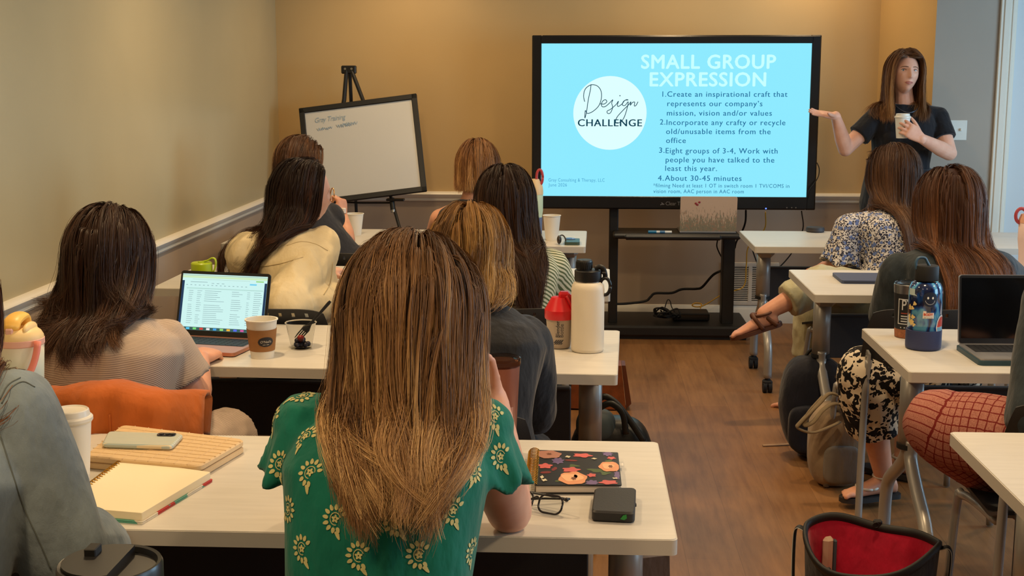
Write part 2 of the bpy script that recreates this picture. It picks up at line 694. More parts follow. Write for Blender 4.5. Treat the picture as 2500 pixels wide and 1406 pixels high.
fr = TVO('display_frame', G().box((tx0, YT + .012, tz0), (sx0, YT + .075, tz1), .004).box((sx1, YT + .012, tz0), (tx1, YT + .075, tz1), .004)
         .box((sx0, YT + .012, sz1), (sx1, YT + .075, tz1), .004).box((sx0, YT + .012, tz0), (sx1, YT + .075, sz0), .004)
         .box((tx0 + .006, YT, tz0 + .006), (sx0 - .002, YT + .02, tz1 - .006), .003).box((sx1 + .002, YT, tz0 + .006), (tx1 - .006, YT + .02, tz1 - .006), .003)
         .box((sx0 - .01, YT, sz1 + .002), (sx1 + .01, YT + .02, tz1 - .006), .003).box((sx0 - .01, YT, tz0 + .006), (sx1 + .01, YT + .02, sz0 - .002), .003)
         .box((tx0 + .02, YT + .07, tz0 + .02), (tx1 - .02, YT + .10, tz1 - .02), .01), M_bezel)
YS = YT + .014


def scr_mat():
    n = NT('screen_sky_blue')
    n.base((0, 0, 0))
    n.set(rough=.25, spec=.2)
    n.p.inputs['Emission Color'].default_value = (*lin((142, 234, 255)), 1)
    n.p.inputs['Emission Strength'].default_value = 1.0
    return n.m


scr = TVO('screen', G().box((sx0 - .004, YS, sz0 - .004), (sx1 + .004, YS + .02, sz1 + .004)), scr_mat())
M_ink = EMIT('slide_ink_blue', (36, 112, 158), 1)
M_inkd = EMIT('slide_ink_dark', (12, 62, 82), 1)
M_inkl = EMIT('slide_ink_light', (74, 160, 205), 1)
M_title = EMIT('slide_title_white', (198, 255, 255), 1)
M_disc = EMIT('slide_disc_white', (222, 255, 255), 1)
X1, Z1 = V3(1, 0, 0), V3(0, 0, 1)


def slide_text(name, lines, mat, yo=.0012, bold=(0,), **kw):
    g = G()
    for body, px0, px1, pyb, cap in lines:
        a, b = PY(px0, pyb, YS - yo), PY(px1, pyb, YS - yo)
        hh = (PY(px0, pyb - cap, YS - yo) - a)[2] if cap else None
        for q in bold:
            text_fit(g, body, a + V3(q, -.00002 * abs(q) / .001, 0), X1, Z1, width=b[0] - a[0], height=hh, **kw)
            if abs(q) > .0015:
                text_fit(g, body, a + V3(0, -.00001, q * .8), X1, Z1, width=b[0] - a[0], height=hh, **kw)
    return TVO(name, g, mat, scr)


# text lines: (words, x from, x to, baseline y, cap height) as they stand on the slide
slide_text('slide_title', [('SMALL GROUP', 1566, 1893, 167, 33), ('EXPRESSION', 1587, 1869, 210, 33)], M_title, bold=(0, -.003, .003, -.0016, .0016), spacing=1.08)
for ln in [
    ('1.', 1617, 1626, 236, 13), ('Create an inspirational craft that', 1629, 1922, 236, 13),
    ('represents our company\u2019s', 1629, 1861, 259, 13), ('mission, vision and/or values', 1628, 1884, 282, 13),
    ('2.', 1611, 1624, 304, 13), ('Incorporate any crafty or recycle', 1627, 1917, 305, 13),
    ('old/unusable items from the', 1626, 1881, 327, 13), ('office', 1626, 1674, 349, 13),
    ('3.', 1609, 1622, 373, 13), ('Eight groups of 3-4, Work with', 1625, 1898, 374, 13),
    ('people you have talked to the', 1625, 1890, 396, 13), ('least this year.', 1624, 1750, 417, 13),
    ('4.', 1606, 1620, 441, 13), ('About 30-45 minutes', 1623, 1810, 441, 13)]:
    slide_text('slide_line', [ln], M_ink, bold=(0, .0009), spacing=1.12)
slide_text('slide_note', [('*filming Need at least 1 OT in switch room 1 TVI/COMS in', 1595, 1927, 457, 9),
                          ('vision room, AAC person in AAC room', 1595, 1816, 471, 9)], M_ink, spacing=1.1)
slide_text('slide_footer', [('Gray Consulting & Therapy, LLC', 1339, 1476, 443, 8), ('June 2026', 1339, 1384, 455, 8)], M_inkl, spacing=1.1)
cc = PY(1489, 276, YS - .001)
rr_ = (PY(1579, 276, YS)[0] - PY(1400, 276, YS)[0]) / 2
ang = np.arange(64) / 64 * 2 * math.pi
TVO('slide_disc', (np.stack([cc[0] + rr_ * np.cos(ang), np.full(64, YS - .0008), cc[2] + rr_ * np.sin(ang)], 1), [tuple(range(64))]), M_disc, scr)
slide_text('slide_heading', [('CHALLENGE', 1411, 1567, 308, 17)], M_inkd, yo=.0022, bold=(0, -.0012, .0012), spacing=1.1)


# the handwritten word on the disc, as pen strokes (photo pixels)
g = G()
zx, zy, sc = 1290, 70, 730 / 2231
for st_ in ([(468, 415), (462, 460), (447, 530), (437, 600), (427, 650), (421, 665), (425, 610), (440, 632), (480, 618), (525, 575), (545, 515), (540, 460), (510, 425), (465, 420), (425, 450), (412, 500), (420, 545)],
            [(535, 560), (565, 562), (585, 545), (575, 530), (555, 540), (545, 565), (552, 582), (575, 580), (605, 555), (630, 530), (622, 555), (628, 590), (612, 628), (592, 632), (588, 615), (615, 600), (655, 565), (672, 540), (664, 570), (672, 580), (700, 560), (720, 535), (745, 532), (730, 530), (708, 545), (702, 570), (722, 572), (745, 545), (735, 600), (715, 660), (690, 695), (660, 705), (650, 690), (665, 655), (705, 610), (750, 565), (765, 545), (760, 572), (775, 552), (793, 548), (790, 575), (803, 572), (818, 545)]):
    P = smooth_path([PY(zx + x * sc, zy + y * sc, YS - .003) for x, y in st_])
    g.tube(P, .0022, n=5)
g.sphere(PY(zx + 683 * sc, zy + 500 * sc, YS - .003), .0035, 8, 6)
TVO('slide_script', g, M_inkd, scr)

g = G()
a, b = PY(1625, 501, YT - .001), PY(1668, 501, YT - .001)
text_fit(g, 'Clear Touch', a, X1, Z1, width=(b[0] - a[0]) * 1.36, spacing=.9)
for dx_, dz_, rot in ((-.012, .012, .6), (-.018, .004, -.5), (-.006, .005, -.2)):
    g.prism([(-.006, -.0022), (.006, -.0022), (.007, .0022), (-.005, .0022)], 0, .0006, 0,
            TR((a[0] + dx_ - .008, YT - .0005, a[2] + dz_), 0, math.pi / 2, rot))
TVO('display_logo', g, MAT('logo_grey', (120, 120, 126), .4), fr)
c = PY(1870, 509, YT - .001)
TVO('power_light', G().cyl((c[0], YT - .002, c[2]), (c[0], YT + .002, c[2]), .0045), EMIT('power_light_blue', (90, 120, 255), 2.5), fr)
for px_ in (1921, 1933, 1943):
    c = PY(px_, 507, YT - .001)
    g = G().box((c[0] - .004, YT - .002, c[2] - .003), (c[0] + .004, YT, c[2] + .003), .001)
    TVO('display_button', g, M_greymetal, fr)
# stand
xl = (PY(1487, 600, 7.74)[0], PY(1509, 600, 7.74)[0])
xr = (PY(1763, 680, 7.74)[0], PY(1793, 680, 7.74)[0])
for x0, x1 in (xl, xr):
    TVO('stand_column', G().box((x0, 7.74, .08), (x1, 7.84, tz0 + .35), .006), M_stand)
zsh = PY(1600, 568, 7.62)[2]
TVO('stand_shelf', G().box((xl[0] + .02, 7.55, zsh - .03), (xr[1] + .01, 7.86, zsh), .01).box((xl[1] + .03, 7.53, zsh - .034), (xr[0] - .03, 7.57, zsh - .002), .012), M_stand)
TVO('stand_base', G().box((.08, 7.64, .02), (1.02, 8.12, .085), .012).box((.1, 7.67, .0), (1.0, 8.09, .025)), M_stand)

# things on the stand
M_laptopgrey = MAT('laptop_aluminium', (165, 165, 168), .35, .8)


def floral_lid_mat():
    n = NT('lid_wildflower_print')
    c = n.co('Generated')
    x, y, z = n.sep(c)
    nz = n.noise(n.co('Generated', scale=(30, 1, 16)), 1.0, 5, .7)
    stems = n.noise(n.co('Generated', scale=(70, 1, 8)), 1.0, 3, .6)
    h = n.math('ADD', z, n.math('MULTIPLY', n.math('SUBTRACT', stems, .5), 1.7))
    mask = n.math('LESS_THAN', h, n.math('ADD', n.math('MULTIPLY', nz, .6), .12))
    green = n.ramp(nz, [(.3, (60, 74, 66)), (.5, (104, 112, 84)), (.62, (150, 96, 70)), (.75, (176, 148, 110))])
    n.base(n.mix(n.math('MULTIPLY', mask, .7), (205, 172, 142), green))
    n.set(rough=.45)
    return n.m


c = PZ(1730, 572, zsh)
lt = EMPTY('laptop', (c[0], 7.60, zsh), 'laptop with a tan wildflower-print lid open on the display stand shelf', 'laptop')
OBJ('laptop_base', G().box((-.165, 0, 0), (.165, .22, .012), .004), M_laptopgrey, lt)
lid = OBJ('laptop_lid', G().prism(rrect(.33, .215, .012), -.004, .004, 0, TR((0, .0, .112), 0, math.radians(90 + 8), 0)), floral_lid_mat(), lt)
g = G()
for x, z in ((-.075, .178), (-.055, .185), (-.066, .170)):
    yy = -.0045 - (z - .112) * math.tan(math.radians(8)) - .003 if False else (z - .112) * -math.tan(math.radians(8)) * -1 * -1 - .006
    g.sphere((x, -(z - .112) * math.sin(math.radians(8)) * -1 - .005 if False else (z - .112) * .14 * -1 * -1 * -1 - .006, z), (.007, .002, .006), 10, 6)
OBJ('lid_flower', g, MAT('lid_flower_red', (150, 40, 50), .5), lid)
c = PZ(1610, 568, zsh)
mk = EMPTY('marker_pen', (c[0], 7.59, zsh + .008), 'teal-capped white marker pen lying on the display stand shelf', 'pen')
OBJ('pen_barrel', G().cyl((-.02, 0, 0), (.07, 0, 0), .008), MAT('pen_white', (210, 210, 205), .4), mk)
OBJ('pen_cap', G().cyl((-.068, 0, 0), (-.02, 0, 0), .009), MAT('pen_teal', (20, 110, 150), .4), mk)
OBJ('pen_band', G().cyl((.0, 0, 0), (.03, 0, 0), .0083), MAT('pen_band', (60, 110, 150), .4), mk)
c = PZ(1690, 790, .085)
bx = EMPTY('media_box', (c[0], 7.88, .085), 'flat black set-top box on the base of the display stand', 'electronics box')
OBJ('box_case', G().box((-.11, -.08, .004), (.11, .08, .05), .006), M_black, bx)
OBJ('box_front', G().box((-.10, -.083, .012), (.10, -.078, .042), .002), MAT('box_gloss', (10, 10, 12), .15), bx)


def cord(name, label, pix, rad, mat, cat='cable'):
    """pix: (px, py, depth)"""
    P = smooth_path([PY(*p) for p in pix])
    P[:, 2] = np.maximum(P[:, 2], rad)
    b = P[0] * (1, 1, 0)
    o = OBJ(name, G().tube(P, rad, n=8, rnd=True), mat, None, base=b, smooth=True)
    return tag(o, label, cat)


M_yellow = MAT('yellow_cable', (196, 150, 40), .5)
cord('power_cable', 'thick black power cable sagging between the display stand columns', [(1762, 660, 7.9), (1740, 672, 7.85), (1715, 700, 7.9), (1700, 705, 7.95), (1665, 706, 7.95), (1640, 715, 7.95), (1600, 716, 7.95), (1588, 725, 7.95), (1575, 735, 7.95), (1530, 741, 7.93), (1490, 742, 7.9)], .008, M_blackrub)
cord('yellow_network_cable', 'thin yellow network cable curling behind the display stand base', [(1869, 518, 8.1), (1866, 560, 8.12), (1828, 600, 8.12), (1822, 650, 8.12), (1815, 700, 8.12), (1770, 715, 8.05), (1725, 742, 8.0), (1705, 749, 7.98), (1690, 746, 7.98), (1697, 740, 7.98), (1712, 742, 7.98), (1710, 752, 7.96)], .004, M_yellow)
cord('hanging_cable', 'black cable hanging from the display beside the wildflower laptop', [(1821, 514, 7.8), (1820, 540, 7.82), (1813, 562, 7.85), (1798, 590, 7.88), (1794, 605, 7.9)], .006, M_blackrub)
cord('slack_cable', 'black cable dropping behind the front right table to the wall vent', [(1834, 597, 8.1), (1842, 625, 8.13), (1856, 655, 8.15), (1880, 668, 8.15), (1905, 650, 8.15), (1935, 614, 8.12), (1960, 560, 8.0), (1957, 516, 7.75)], .004, M_blackrub)
cord('thin_cable', 'thin black cable looping off the right edge of the display', [(1972, 485, 7.655), (1976, 465, 7.64), (1988, 448, 7.64), (1998, 430, 7.66), (2000, 412, 7.68), (1995, 398, 7.72)], .003, M_blackrub)
cord('thin_cable', 'thin black cable on the inside of the right stand column', [(1752, 585, 7.85), (1750, 600, 7.86), (1755, 615, 7.86), (1764, 632, 7.86)], .004, M_blackrub)
rng = random.Random(3)
pts = []
for k in range(46):
    a = k * .9
    pts.append((1632 + math.cos(a) * (26 + rng.uniform(-14, 14)), 776 - abs(math.sin(a * .53)) * rng.uniform(0, 26), 7.78 + rng.uniform(-.06, .06)))
cord('cable_bundle', 'tangled heap of black cables on the display stand base', pts, .005, M_blackrub)
cord('small_cable', 'thin looped black cable standing up from the tangled heap', [(1620, 762, 7.85), (1625, 745, 7.85), (1630, 732, 7.85), (1636, 735, 7.85), (1640, 750, 7.85), (1648, 762, 7.85)], .003, M_blackrub)

# ------------------------------------------------------------------ easel and whiteboard
YE = 7.75
B = [PY(729, 247, YE + .18), PY(1018, 247, YE + .18), PY(1043, 481, YE), PY(752, 490, YE)]
bw = .76
bc = (B[0] + B[1] + B[2] + B[3]) / 4
ux = nrm((B[1] - B[0]) + (B[2] - B[3]))
uz = nrm((B[0] - B[3]) + (B[1] - B[2]))
ux = nrm(ux - uz * (ux @ uz))
un = np.cross(ux, uz)
hw, hh = np.linalg.norm((B[1] + B[2] - B[0] - B[3]) / 2) / 2, np.linalg.norm((B[0] + B[1] - B[2] - B[3]) / 2) / 2
MB = np.eye(4)
MB[:3, 0], MB[:3, 1], MB[:3, 2], MB[:3, 3] = ux, uz, -un, bc
if MB[1, 2] > 0:
    MB[:3, 2] *= -1
# local: x right, y up, z towards the room
if np.linalg.det(MB[:3, :3]) < 0:
    MB[:3, 2] *= -1
wb = EMPTY('whiteboard', bc, 'black-framed whiteboard with faint blue writing leaning on a black easel', 'whiteboard')
MBl = MB.copy()
MBl[:3, 3] = 0
fw = .034
g = G()
for lo, hi in (((-hw, -hh, -.012), (-hw + fw, hh, .012)), ((hw - fw, -hh, -.012), (hw, hh, .012)), ((-hw, hh - fw, -.012), (hw, hh, .012)), ((-hw, -hh, -.012), (hw, -hh + fw, .012))):
    g.box(lo, hi, .004, 0, MBl)
OBJ('board_frame', g, MAT('board_frame_black', (26, 26, 26), .45), wb)
pnl = OBJ('board_panel', G().box((-hw + .01, -hh + .01, -.006), (hw - .01, hh - .01, .004), 0, 0, MBl), MAT('whiteboard_gloss', (208, 207, 202), .22), wb)
g = G()
sc2 = 2 * hw / 291
text_fit(g, 'Gray Training', MBl[:3, :3] @ V3(-hw + 37 * sc2, hh - 41 * sc2, .006), MBl[:3, 0], MBl[:3, 1], width=76 * sc2, height=12 * sc2, shear=.25, spacing=.9)


def squiggle(x0, x1, y, amp, seed):
    r = random.Random(seed)
    pts, x, up = [], x0, 1
    while x < x1:
        pts.append(MBl[:3, :3] @ V3(-hw + x * sc2, hh - (y - up * amp * r.uniform(.4, 1.1)) * sc2, .0052))
        x += r.uniform(1.5, 3.5)
        up = -up
    return smooth_path(pts, 3)


for x0, x1, y, s_ in ((40, 78, 58, 1), (88, 125, 57, 2), (100, 140, 54, 3)):
    g.tube(squiggle(x0, x1, y, 4, s_), .0016, n=4)
OBJ('board_writing', g, MAT('marker_blue_faint', (150, 172, 190), .6), pnl)
es = EMPTY('easel', (bc[0], YE + .15, 0), 'black folding tripod easel holding the whiteboard', 'easel')
M_easel = MAT('easel_black', (20, 20, 20), .4)
top = PY(852, 166, YE + .27)


def EO(name, g, m, par=None):
    return OBJ(name, g, m, par or es, base=(bc[0], YE + .15, 0))


mid = PY(956, 492, YE + .06)
fl = PY(976, 562, YE - .03)
d = nrm(fl - mid)
foot_r = mid + d * (mid[2] / -d[2])
midl = PY(790, 500, YE + .06)
foot_l = V3(max(2 * bc[0] - foot_r[0] - .15, XL + .06), foot_r[1], 0)
ob = [PY(838, 244, YE + .19), PY(884, 244, YE + .19)]
EO('leg', G().tube([top + V3(.012, -.01, 0), ob[1] + V3(0, .03, 0), mid + V3(0, .02, 0), foot_r], [.013, .012, .010, .008], n=8), M_easel)
EO('leg', G().tube([top - V3(.012, .01, 0), ob[0] + V3(0, .03, 0), midl + V3(0, .02, 0), foot_l], [.013, .014, .010, .008], n=8), M_easel)
EO('leg', G().tube([top + V3(0, .02, 0), V3(top[0] + .02, YB - .05, 0.01)], [.012, .008], n=8), M_easel)
EO('easel_head', G().box(top + V3(-.045, -.025, -.035), top + V3(.045, .025, .015), .006), M_easel)
g = G()
for sx_ in (-.02, .02):
    g.cyl(top + V3(sx_, -.028, -.005), top + V3(sx_, -.02, -.005), .007)
EO('head_screw', g, M_steel)
EO('cross_brace', G().tube([midl + V3(.0, .02, .02), PY(880, 495, YE + .08), mid + V3(0, .03, -.01)], .006, n=8), M_easel)
EO('leg_clamp', G().cyl(mid + V3(0, .01, .02), mid + V3(.01, -.01, -.05), .016).box(mid + V3(-.03, -.03, .005), mid + V3(.08, .02, .02), .004), M_easel)
EO('clamp_band', G().cyl(mid + V3(.009, -.008, -.045), mid + V3(.012, -.012, -.065), .0145), M_steel)

# ------------------------------------------------------------------ folding tables on casters
M_top = None


def top_mat():
    n = NT('table_laminate_white')
    c = n.co('Object', scale=(1.5, 14, 1))
    n.base(n.ramp(n.noise(c, 4, 4), [(.3, (200, 196, 188)), (.7, (210, 206, 198))]))
    n.set(rough=.38, spec=.4)
    return n.m


M_top = top_mat()
M_edge = MAT('table_edge_white', (192, 188, 180), .4)
M_leg = MAT('table_leg_silver', (160, 157, 153), .36, .35)
M_panel = MAT('modesty_panel_dark', (52, 50, 52), .7, bump=.1, bscale=400)
TW, TD = 1.83, 0.645


def make_table():
    """origin: back right corner on the floor; table runs to -x and -y"""
    t = bpy.data.objects.new('folding_table', None)
    t.empty_display_size = .05
    COL.objects.link(t)
    g = G()
    o = rrect(TW, TD, .012, 4)
    o = np.array(o) + (-TW / 2, -TD / 2)
    g.prism(o, .709, .7385, 1)
    g.prism((o + (TW / 2, TD / 2)) * (1 - .003, 1 - .008) - (TW / 2, TD / 2), .7385, .740, 0)
    OBJ('tabletop', g, [M_top, M_edge], t)
    for xo in (-.085, -TW + .085):
        yo = -TD / 2 - .04
        lg = OBJ('leg', G().cyl((xo, yo, .44), (xo, yo, .70), .036, .036, 20)
                 .tube(smooth_path([(xo, yo + .02, .46), (xo, yo + .03, .40), (xo, yo + .11, .335), (xo, yo + .225, .26), (xo, yo + .262, .19), (xo, yo + .268, .075)]), .021, 12)
                 .tube(smooth_path([(xo, yo - .02, .46), (xo, yo - .03, .40), (xo, yo - .11, .335), (xo, yo - .225, .26), (xo, yo - .262, .19), (xo, yo - .268, .075)]), .021, 12), M_leg, t, smooth=True)
        OBJ('leg_collar', G().cyl((xo, yo, .432), (xo, yo, .447), .0385), M_blackrub, lg)
        OBJ('bracket', G().box((xo - .045, yo - .09, .655), (xo + .045, yo + .09, .709), .02).box((xo - .02, yo - .16, .695), (xo + .02, yo + .2, .709)), M_leg, t)
        for s in (-.268, .268):
            g = G().cyl((xo - .022, yo + s, .030), (xo - .004, yo + s, .030), .030, .030, 18).cyl((xo + .004, yo + s, .030), (xo + .022, yo + s, .030), .030, .030, 18)
            g.box((xo - .024, yo + s - .022, .034), (xo + .024, yo + s + .022, .066), .008).cyl((xo, yo + s, .06), (xo, yo + s, .082), .012)
            OBJ('caster', g, M_blackrub, t)
    OBJ('modesty_panel', G().box((-TW + .16, -.035, .355), (-.16, -.025, .55), .003).box((-TW + .16, -.05, .54), (-.16, -.02, .552), .004), M_panel, t)
    return t


GRP_T = 'white folding tables in rows'
TABLES = {}
tb = make_table()
for i, (key, x, y, rz, lab) in enumerate((
        ('4L', .186, 2.947, 0, 'white table in front of the woman in the green blouse'),
        ('3L', .135, 4.26, -2.2, 'white table with the open laptop and the tall white bottle'),
        ('2L', .130, 5.62, -1, 'white table in front of the woman in the cream jacket'),
        ('1L', .036, 6.97, -.8, 'front left white table nearest the whiteboard easel, holding two white paper cups'),
        ('1R', .860 + TW, 7.02, 0, 'front right white table with the round black puck, beside the display stand'),
        ('2R', .909 + TW, 5.64, 0, 'white table on the right with the flat blue folder on it'),
        ('3R', .950 + TW, 4.34, 0, 'white table on the right carrying the blue stickered bottle'),
        ('4R', .892 + TW, 3.07, 0, 'bare white table corner nearest the camera at lower right'),
        ('5L', -.10, 1.60, 0, 'white table under the black lidded tumbler nearest the camera'))):
    t = tb if i == 0 else copy_tree(tb)
    t.location = (x, y, 0)
    t.rotation_euler = (0, 0, math.radians(rz))
    tag(t, lab, 'table', GRP_T)
    TABLES[key] = t

# ------------------------------------------------------------------ chairs
M_shell = MAT('chair_shell_black', (34, 33, 33), .5, bump=.08, bscale=500)
M_tube = MAT('chair_tube_silver', (158, 155, 152), .36, .35)


def grid_plate(fn, nu, nv, th, skip=None):
    """solid plate from fn(u,v) -> point, u,v in 0..1; skip(i,j) cuts a hole"""
    P = np.array([[fn(i / nu, j / nv) for j in range(nv + 1)] for i in range(nu + 1)])
    du, dv = np.gradient(P, axis=0), np.gradient(P, axis=1)
    N = nrm(np.cross(du, dv))
    v = np.concatenate([(P + N * th / 2).reshape(-1, 3), (P - N * th / 2).reshape(-1, 3)])
    K = (nu + 1) * (nv + 1)
    ID = lambda i, j: i * (nv + 1) + j
    f, on = [], set()
    for i in range(nu):
        for j in range(nv):
            if not (skip and skip(i, j)):
                on.add((i, j))
    for i, j in on:
        a, b, c, d = ID(i, j), ID(i + 1, j), ID(i + 1, j + 1), ID(i, j + 1)
        f.append((a, b, c, d))
        f.append((K + d, K + c, K + b, K + a))
        for (ni, nj), (p, q) in (((i - 1, j), (d, a)), ((i + 1, j), (b, c)), ((i, j - 1), (a, b)), ((i, j + 1), (c, d))):
            if (ni, nj) not in on:
                f.append((q, p, K + p, K + q))
    return v, f


def make_chair():
    """origin on the floor under the seat centre, sitter faces +y"""
    t = bpy.data.objects.new('stacking_chair', None)
    t.empty_display_size = .05
    COL.objects.link(t)

    def back(u, v):
        x = (u - .5) * .47 * (1 - .10 * v ** 3)
        bow = .055 * (2 * (u - .5)) ** 2
        return (x, -.225 - .055 * v + bow, .57 + .22 * v - .02 * (abs(2 * u - 1) ** 6) * v)
    holes = lambda i, j: (i % 4 == 2) and (j % 4 == 2) and 3 < i < 37
    OBJ('backrest', grid_plate(back, 40, 16, .006, holes), M_shell, t)

    def seat(u, v):
        x = (u - .5) * (.46 - .03 * v)
        return (x, -.20 + .42 * v, .455 - .022 * math.sin(math.pi * u) * math.sin(math.pi * min(1, v * 1.1)) - .03 * max(0, v - .8) / .2 * .6 + .03 * max(0, .18 - v) / .18)
    v, f = grid_plate(seat, 20, 18, .010)
    OBJ('seat', (v, f), M_shell, t)
    for s in (-1, 1):
        OBJ('leg', G().tube(smooth_path([(s * .215, -.21, .60), (s * .222, -.212, .5), (s * .23, -.225, .25), (s * .235, -.24, .006)]), .0125, 10), M_tube, t, smooth=True)
        OBJ('leg', G().tube(smooth_path([(s * .20, -.10, .43), (s * .205, .05, .425), (s * .215, .15, .415), (s * .222, .175, .38), (s * .235, .20, .006)]), .0125, 10), M_tube, t, smooth=True)
        g = G().prism([(-.03, -.05), (.03, -.035), (.035, .03), (0, .05), (-.03, .04)], -.004, .004, 0, np.array(Matrix.Translation((s * .218, -.20, .585)) @ Matrix.Rotation(math.pi / 2, 4, 'Y') @ Matrix.Rotation(math.pi / 2, 4, 'Z')))
        b = OBJ('bracket', g, M_tube, t)
        OBJ('bracket_screw', G().cyl((s * .225, -.2, .61), (s * .211, -.2, .61), .006).cyl((s * .225, -.195, .56), (s * .211, -.195, .56), .006), M_steel, b)
    return t


CH0 = make_chair()
CH_USED = []
GRP_C = 'black stacking chairs with silver legs'


def chair(x, y, rz, lab):
    t = CH0 if not CH_USED else copy_tree(CH0)
    CH_USED.append(t)
    t.location = (x, y, 0)
    t.rotation_euler = (0, 0, math.radians(rz))
    return tag(t, lab, 'chair', GRP_C)

# ------------------------------------------------------------------ people kit
def remesh(g, voxel, smooth=4, lam=0.5):
    me = raw_mesh('t', g.verts(), g.f)
    o = bpy.data.objects.new('t', me)
    COL.objects.link(o)
    md = o.modifiers.new('r', 'REMESH')
    md.mode = 'VOXEL'
    md.voxel_size = voxel
    md.use_smooth_shade = True
    dg = bpy.context.evaluated_depsgraph_get()
    m2 = bpy.data.meshes.new_from_object(o.evaluated_get(dg))
    v = np.empty(len(m2.vertices) * 3)
    m2.vertices.foreach_get('co', v)
    v = v.reshape(-1, 3)
    f = [tuple(p.vertices) for p in m2.polygons]
    e = np.empty(len(m2.edges) * 2, dtype=np.int32)
    m2.edges.foreach_get('vertices', e)
    e = e.reshape(-1, 2)
    bpy.data.objects.remove(o)
    bpy.data.meshes.remove(me)
    bpy.data.meshes.remove(m2)
    deg = np.bincount(e.ravel(), minlength=len(v)).astype(float)[:, None]
    for k in range(smooth):
        a = np.zeros_like(v)
        np.add.at(a, e[:, 0], v[e[:, 1]])
        np.add.at(a, e[:, 1], v[e[:, 0]])
        l = lam if k % 2 == 0 else -lam * .9
        v = v + l * (a / np.maximum(deg, 1) - v)
    return v, f


def vnormals(v, f):
    q = np.array([t if len(t) == 4 else (*t, t[-1]) for t in f])
    n = np.cross(v[q[:, 2]] - v[q[:, 0]], v[q[:, 3]] - v[q[:, 1]])
    N = np.zeros_like(v)
    for k in range(4):
        np.add.at(N, q[:, k], n)
    return nrm(N)


def wrinkle(v, f, amp, scale=14.0, stretch=(1, 1, .45), seed=0):
    N = vnormals(v, f)
    d = np.empty(len(v))
    for i, p in enumerate(v):
        q = Vector((p[0] * scale * stretch[0] + seed, p[1] * scale * stretch[1], p[2] * scale * stretch[2]))
        a = mnoise.noise(q)
        b = mnoise.noise(q * 2.1 + Vector((5, 3, 1)))
        d[i] = (1 - abs(a) * 2.2) * .6 + b * .5
    return v + N * (amp * d)[:, None]


def rotm(yaw, pitch=0, roll=0):
    """columns: right, forward, up; yaw 0 faces +y, positive turns left; pitch up positive; roll tips the head to its right"""
    m = Matrix.Rotation(math.radians(yaw), 3, 'Z') @ Matrix.Rotation(math.radians(pitch), 3, 'X') @ Matrix.Rotation(math.radians(roll), 3, 'Y')
    return np.array(m)


HR = V3(.073, .094, .116)


def head_geo(g, c, R, hi=False):
    n, m = (112, 84) if hi else (56, 42)
    th = np.arange(n) / n * 2 * math.pi
    rings = []
    for k in range(m + 1):
        ph = -math.pi / 2 + math.pi * min(max(k / m, .003), .997)
        d = np.stack([np.cos(th) * math.cos(ph), np.sin(th) * math.cos(ph), np.full(n, math.sin(ph))], 1)
        x, y, z = (d * HR).T
        t = np.clip(-z / HR[2], 0, 1)
        x = x * (1 - .30 * t ** 1.6)
        y = np.where(y < 0, y * (1 - .40 * t), y * (1.02 - .02 * t))
        y = y + .014 * t * (d[:, 1] > 0) * d[:, 1]
        fr = np.clip((d[:, 1] - .05) / .4, 0, 1)
        ax = np.abs(x)
        q = np.exp(-(x / .0105) ** 2) * np.interp(z, [-.05, -.042, -.033, -.026, -.004, .014, .03], [0, .004, .018, .023, .013, .006, 0])
        q += np.exp(-(x / .017) ** 2) * np.interp(z, [-.046, -.036, -.026], [0, .008, 0])
        q -= .012 * np.exp(-((ax - .031) / .017) ** 2 - ((z - .004) / .012) ** 2)
        q += .005 * np.exp(-((ax - .028) / .022) ** 2 - ((z - .024) / .009) ** 2)
        q += .006 * np.exp(-((ax - .042) / .018) ** 2 - ((z + .024) / .02) ** 2)
        q += .007 * np.exp(-(x / .019) ** 2) * (np.exp(-((z + .057) / .006) ** 2) + 1.1 * np.exp(-((z + .070) / .007) ** 2))
        q -= .006 * np.exp(-(x / .021) ** 2 - ((z + .0635) / .0028) ** 2)
        q += .010 * np.exp(-(x / .022) ** 2 - ((z + .098) / .016) ** 2)
        y = y + fr * q
        rings.append(np.stack([x, y, z], 1) @ R.T + c)
    g.loft(rings, True)
    for s in (-1, 1):
        g.sphere(c + R @ V3(s * .073, -.010, -.008), (.009, .019, .031), 12, 8, R=R)
    return g


def ell_ring(c, r, fw, a, b, n=28, p=2.4):
    t = np.arange(n) / n * 2 * math.pi
    cs, sn = np.cos(t), np.sin(t)
    X = np.sign(cs) * np.abs(cs) ** (2 / p) * a
    Y = np.sign(sn) * np.abs(sn) ** (2 / p) * b
    return c + np.outer(X, r) + np.outer(Y, fw)


TT = [-.10, 0, .18, .38, .60, .78, .90, .97]
TA = [.125, .168, .158, .138, .148, .160, .135, .075]
TB = [.10, .118, .108, .098, .108, .112, .085, .060]


def torso(g, hip, neck, yaw, yaw_h=None, infl=0.0, bulk=1.0, slouch=.03, t0=-.10, t1=.97, wa=None, flare=0.0):
    yaw_h = yaw if yaw_h is None else yaw_h
    ax = nrm(neck - hip)
    L = np.linalg.norm(neck - hip)
    rings = []
    ts = np.linspace(t0, t1, 22)
    for t in ts:
        yw = math.radians(yaw_h + (yaw - yaw_h) * min(max(t, 0), 1))
        r = V3(math.cos(yw), math.sin(yw), 0)
        r = nrm(r - ax * (r @ ax))
        fw = nrm(np.cross(ax, r))
        a = np.interp(t, TT, TA) * bulk + infl
        b = np.interp(t, TT, TB) * bulk + infl
        if flare and t < .5:
            a += flare * (.5 - t)
            b += flare * (.5 - t)
        if t > .93:
            a -= infl * .4
            b -= infl * .4
        c = hip + ax * L * t - fw * slouch * math.sin(math.pi * min(max(t, 0), 1))
        rings.append(ell_ring(c, r, fw, a, b))
    g.loft(rings, True)
    return ax, r, fw


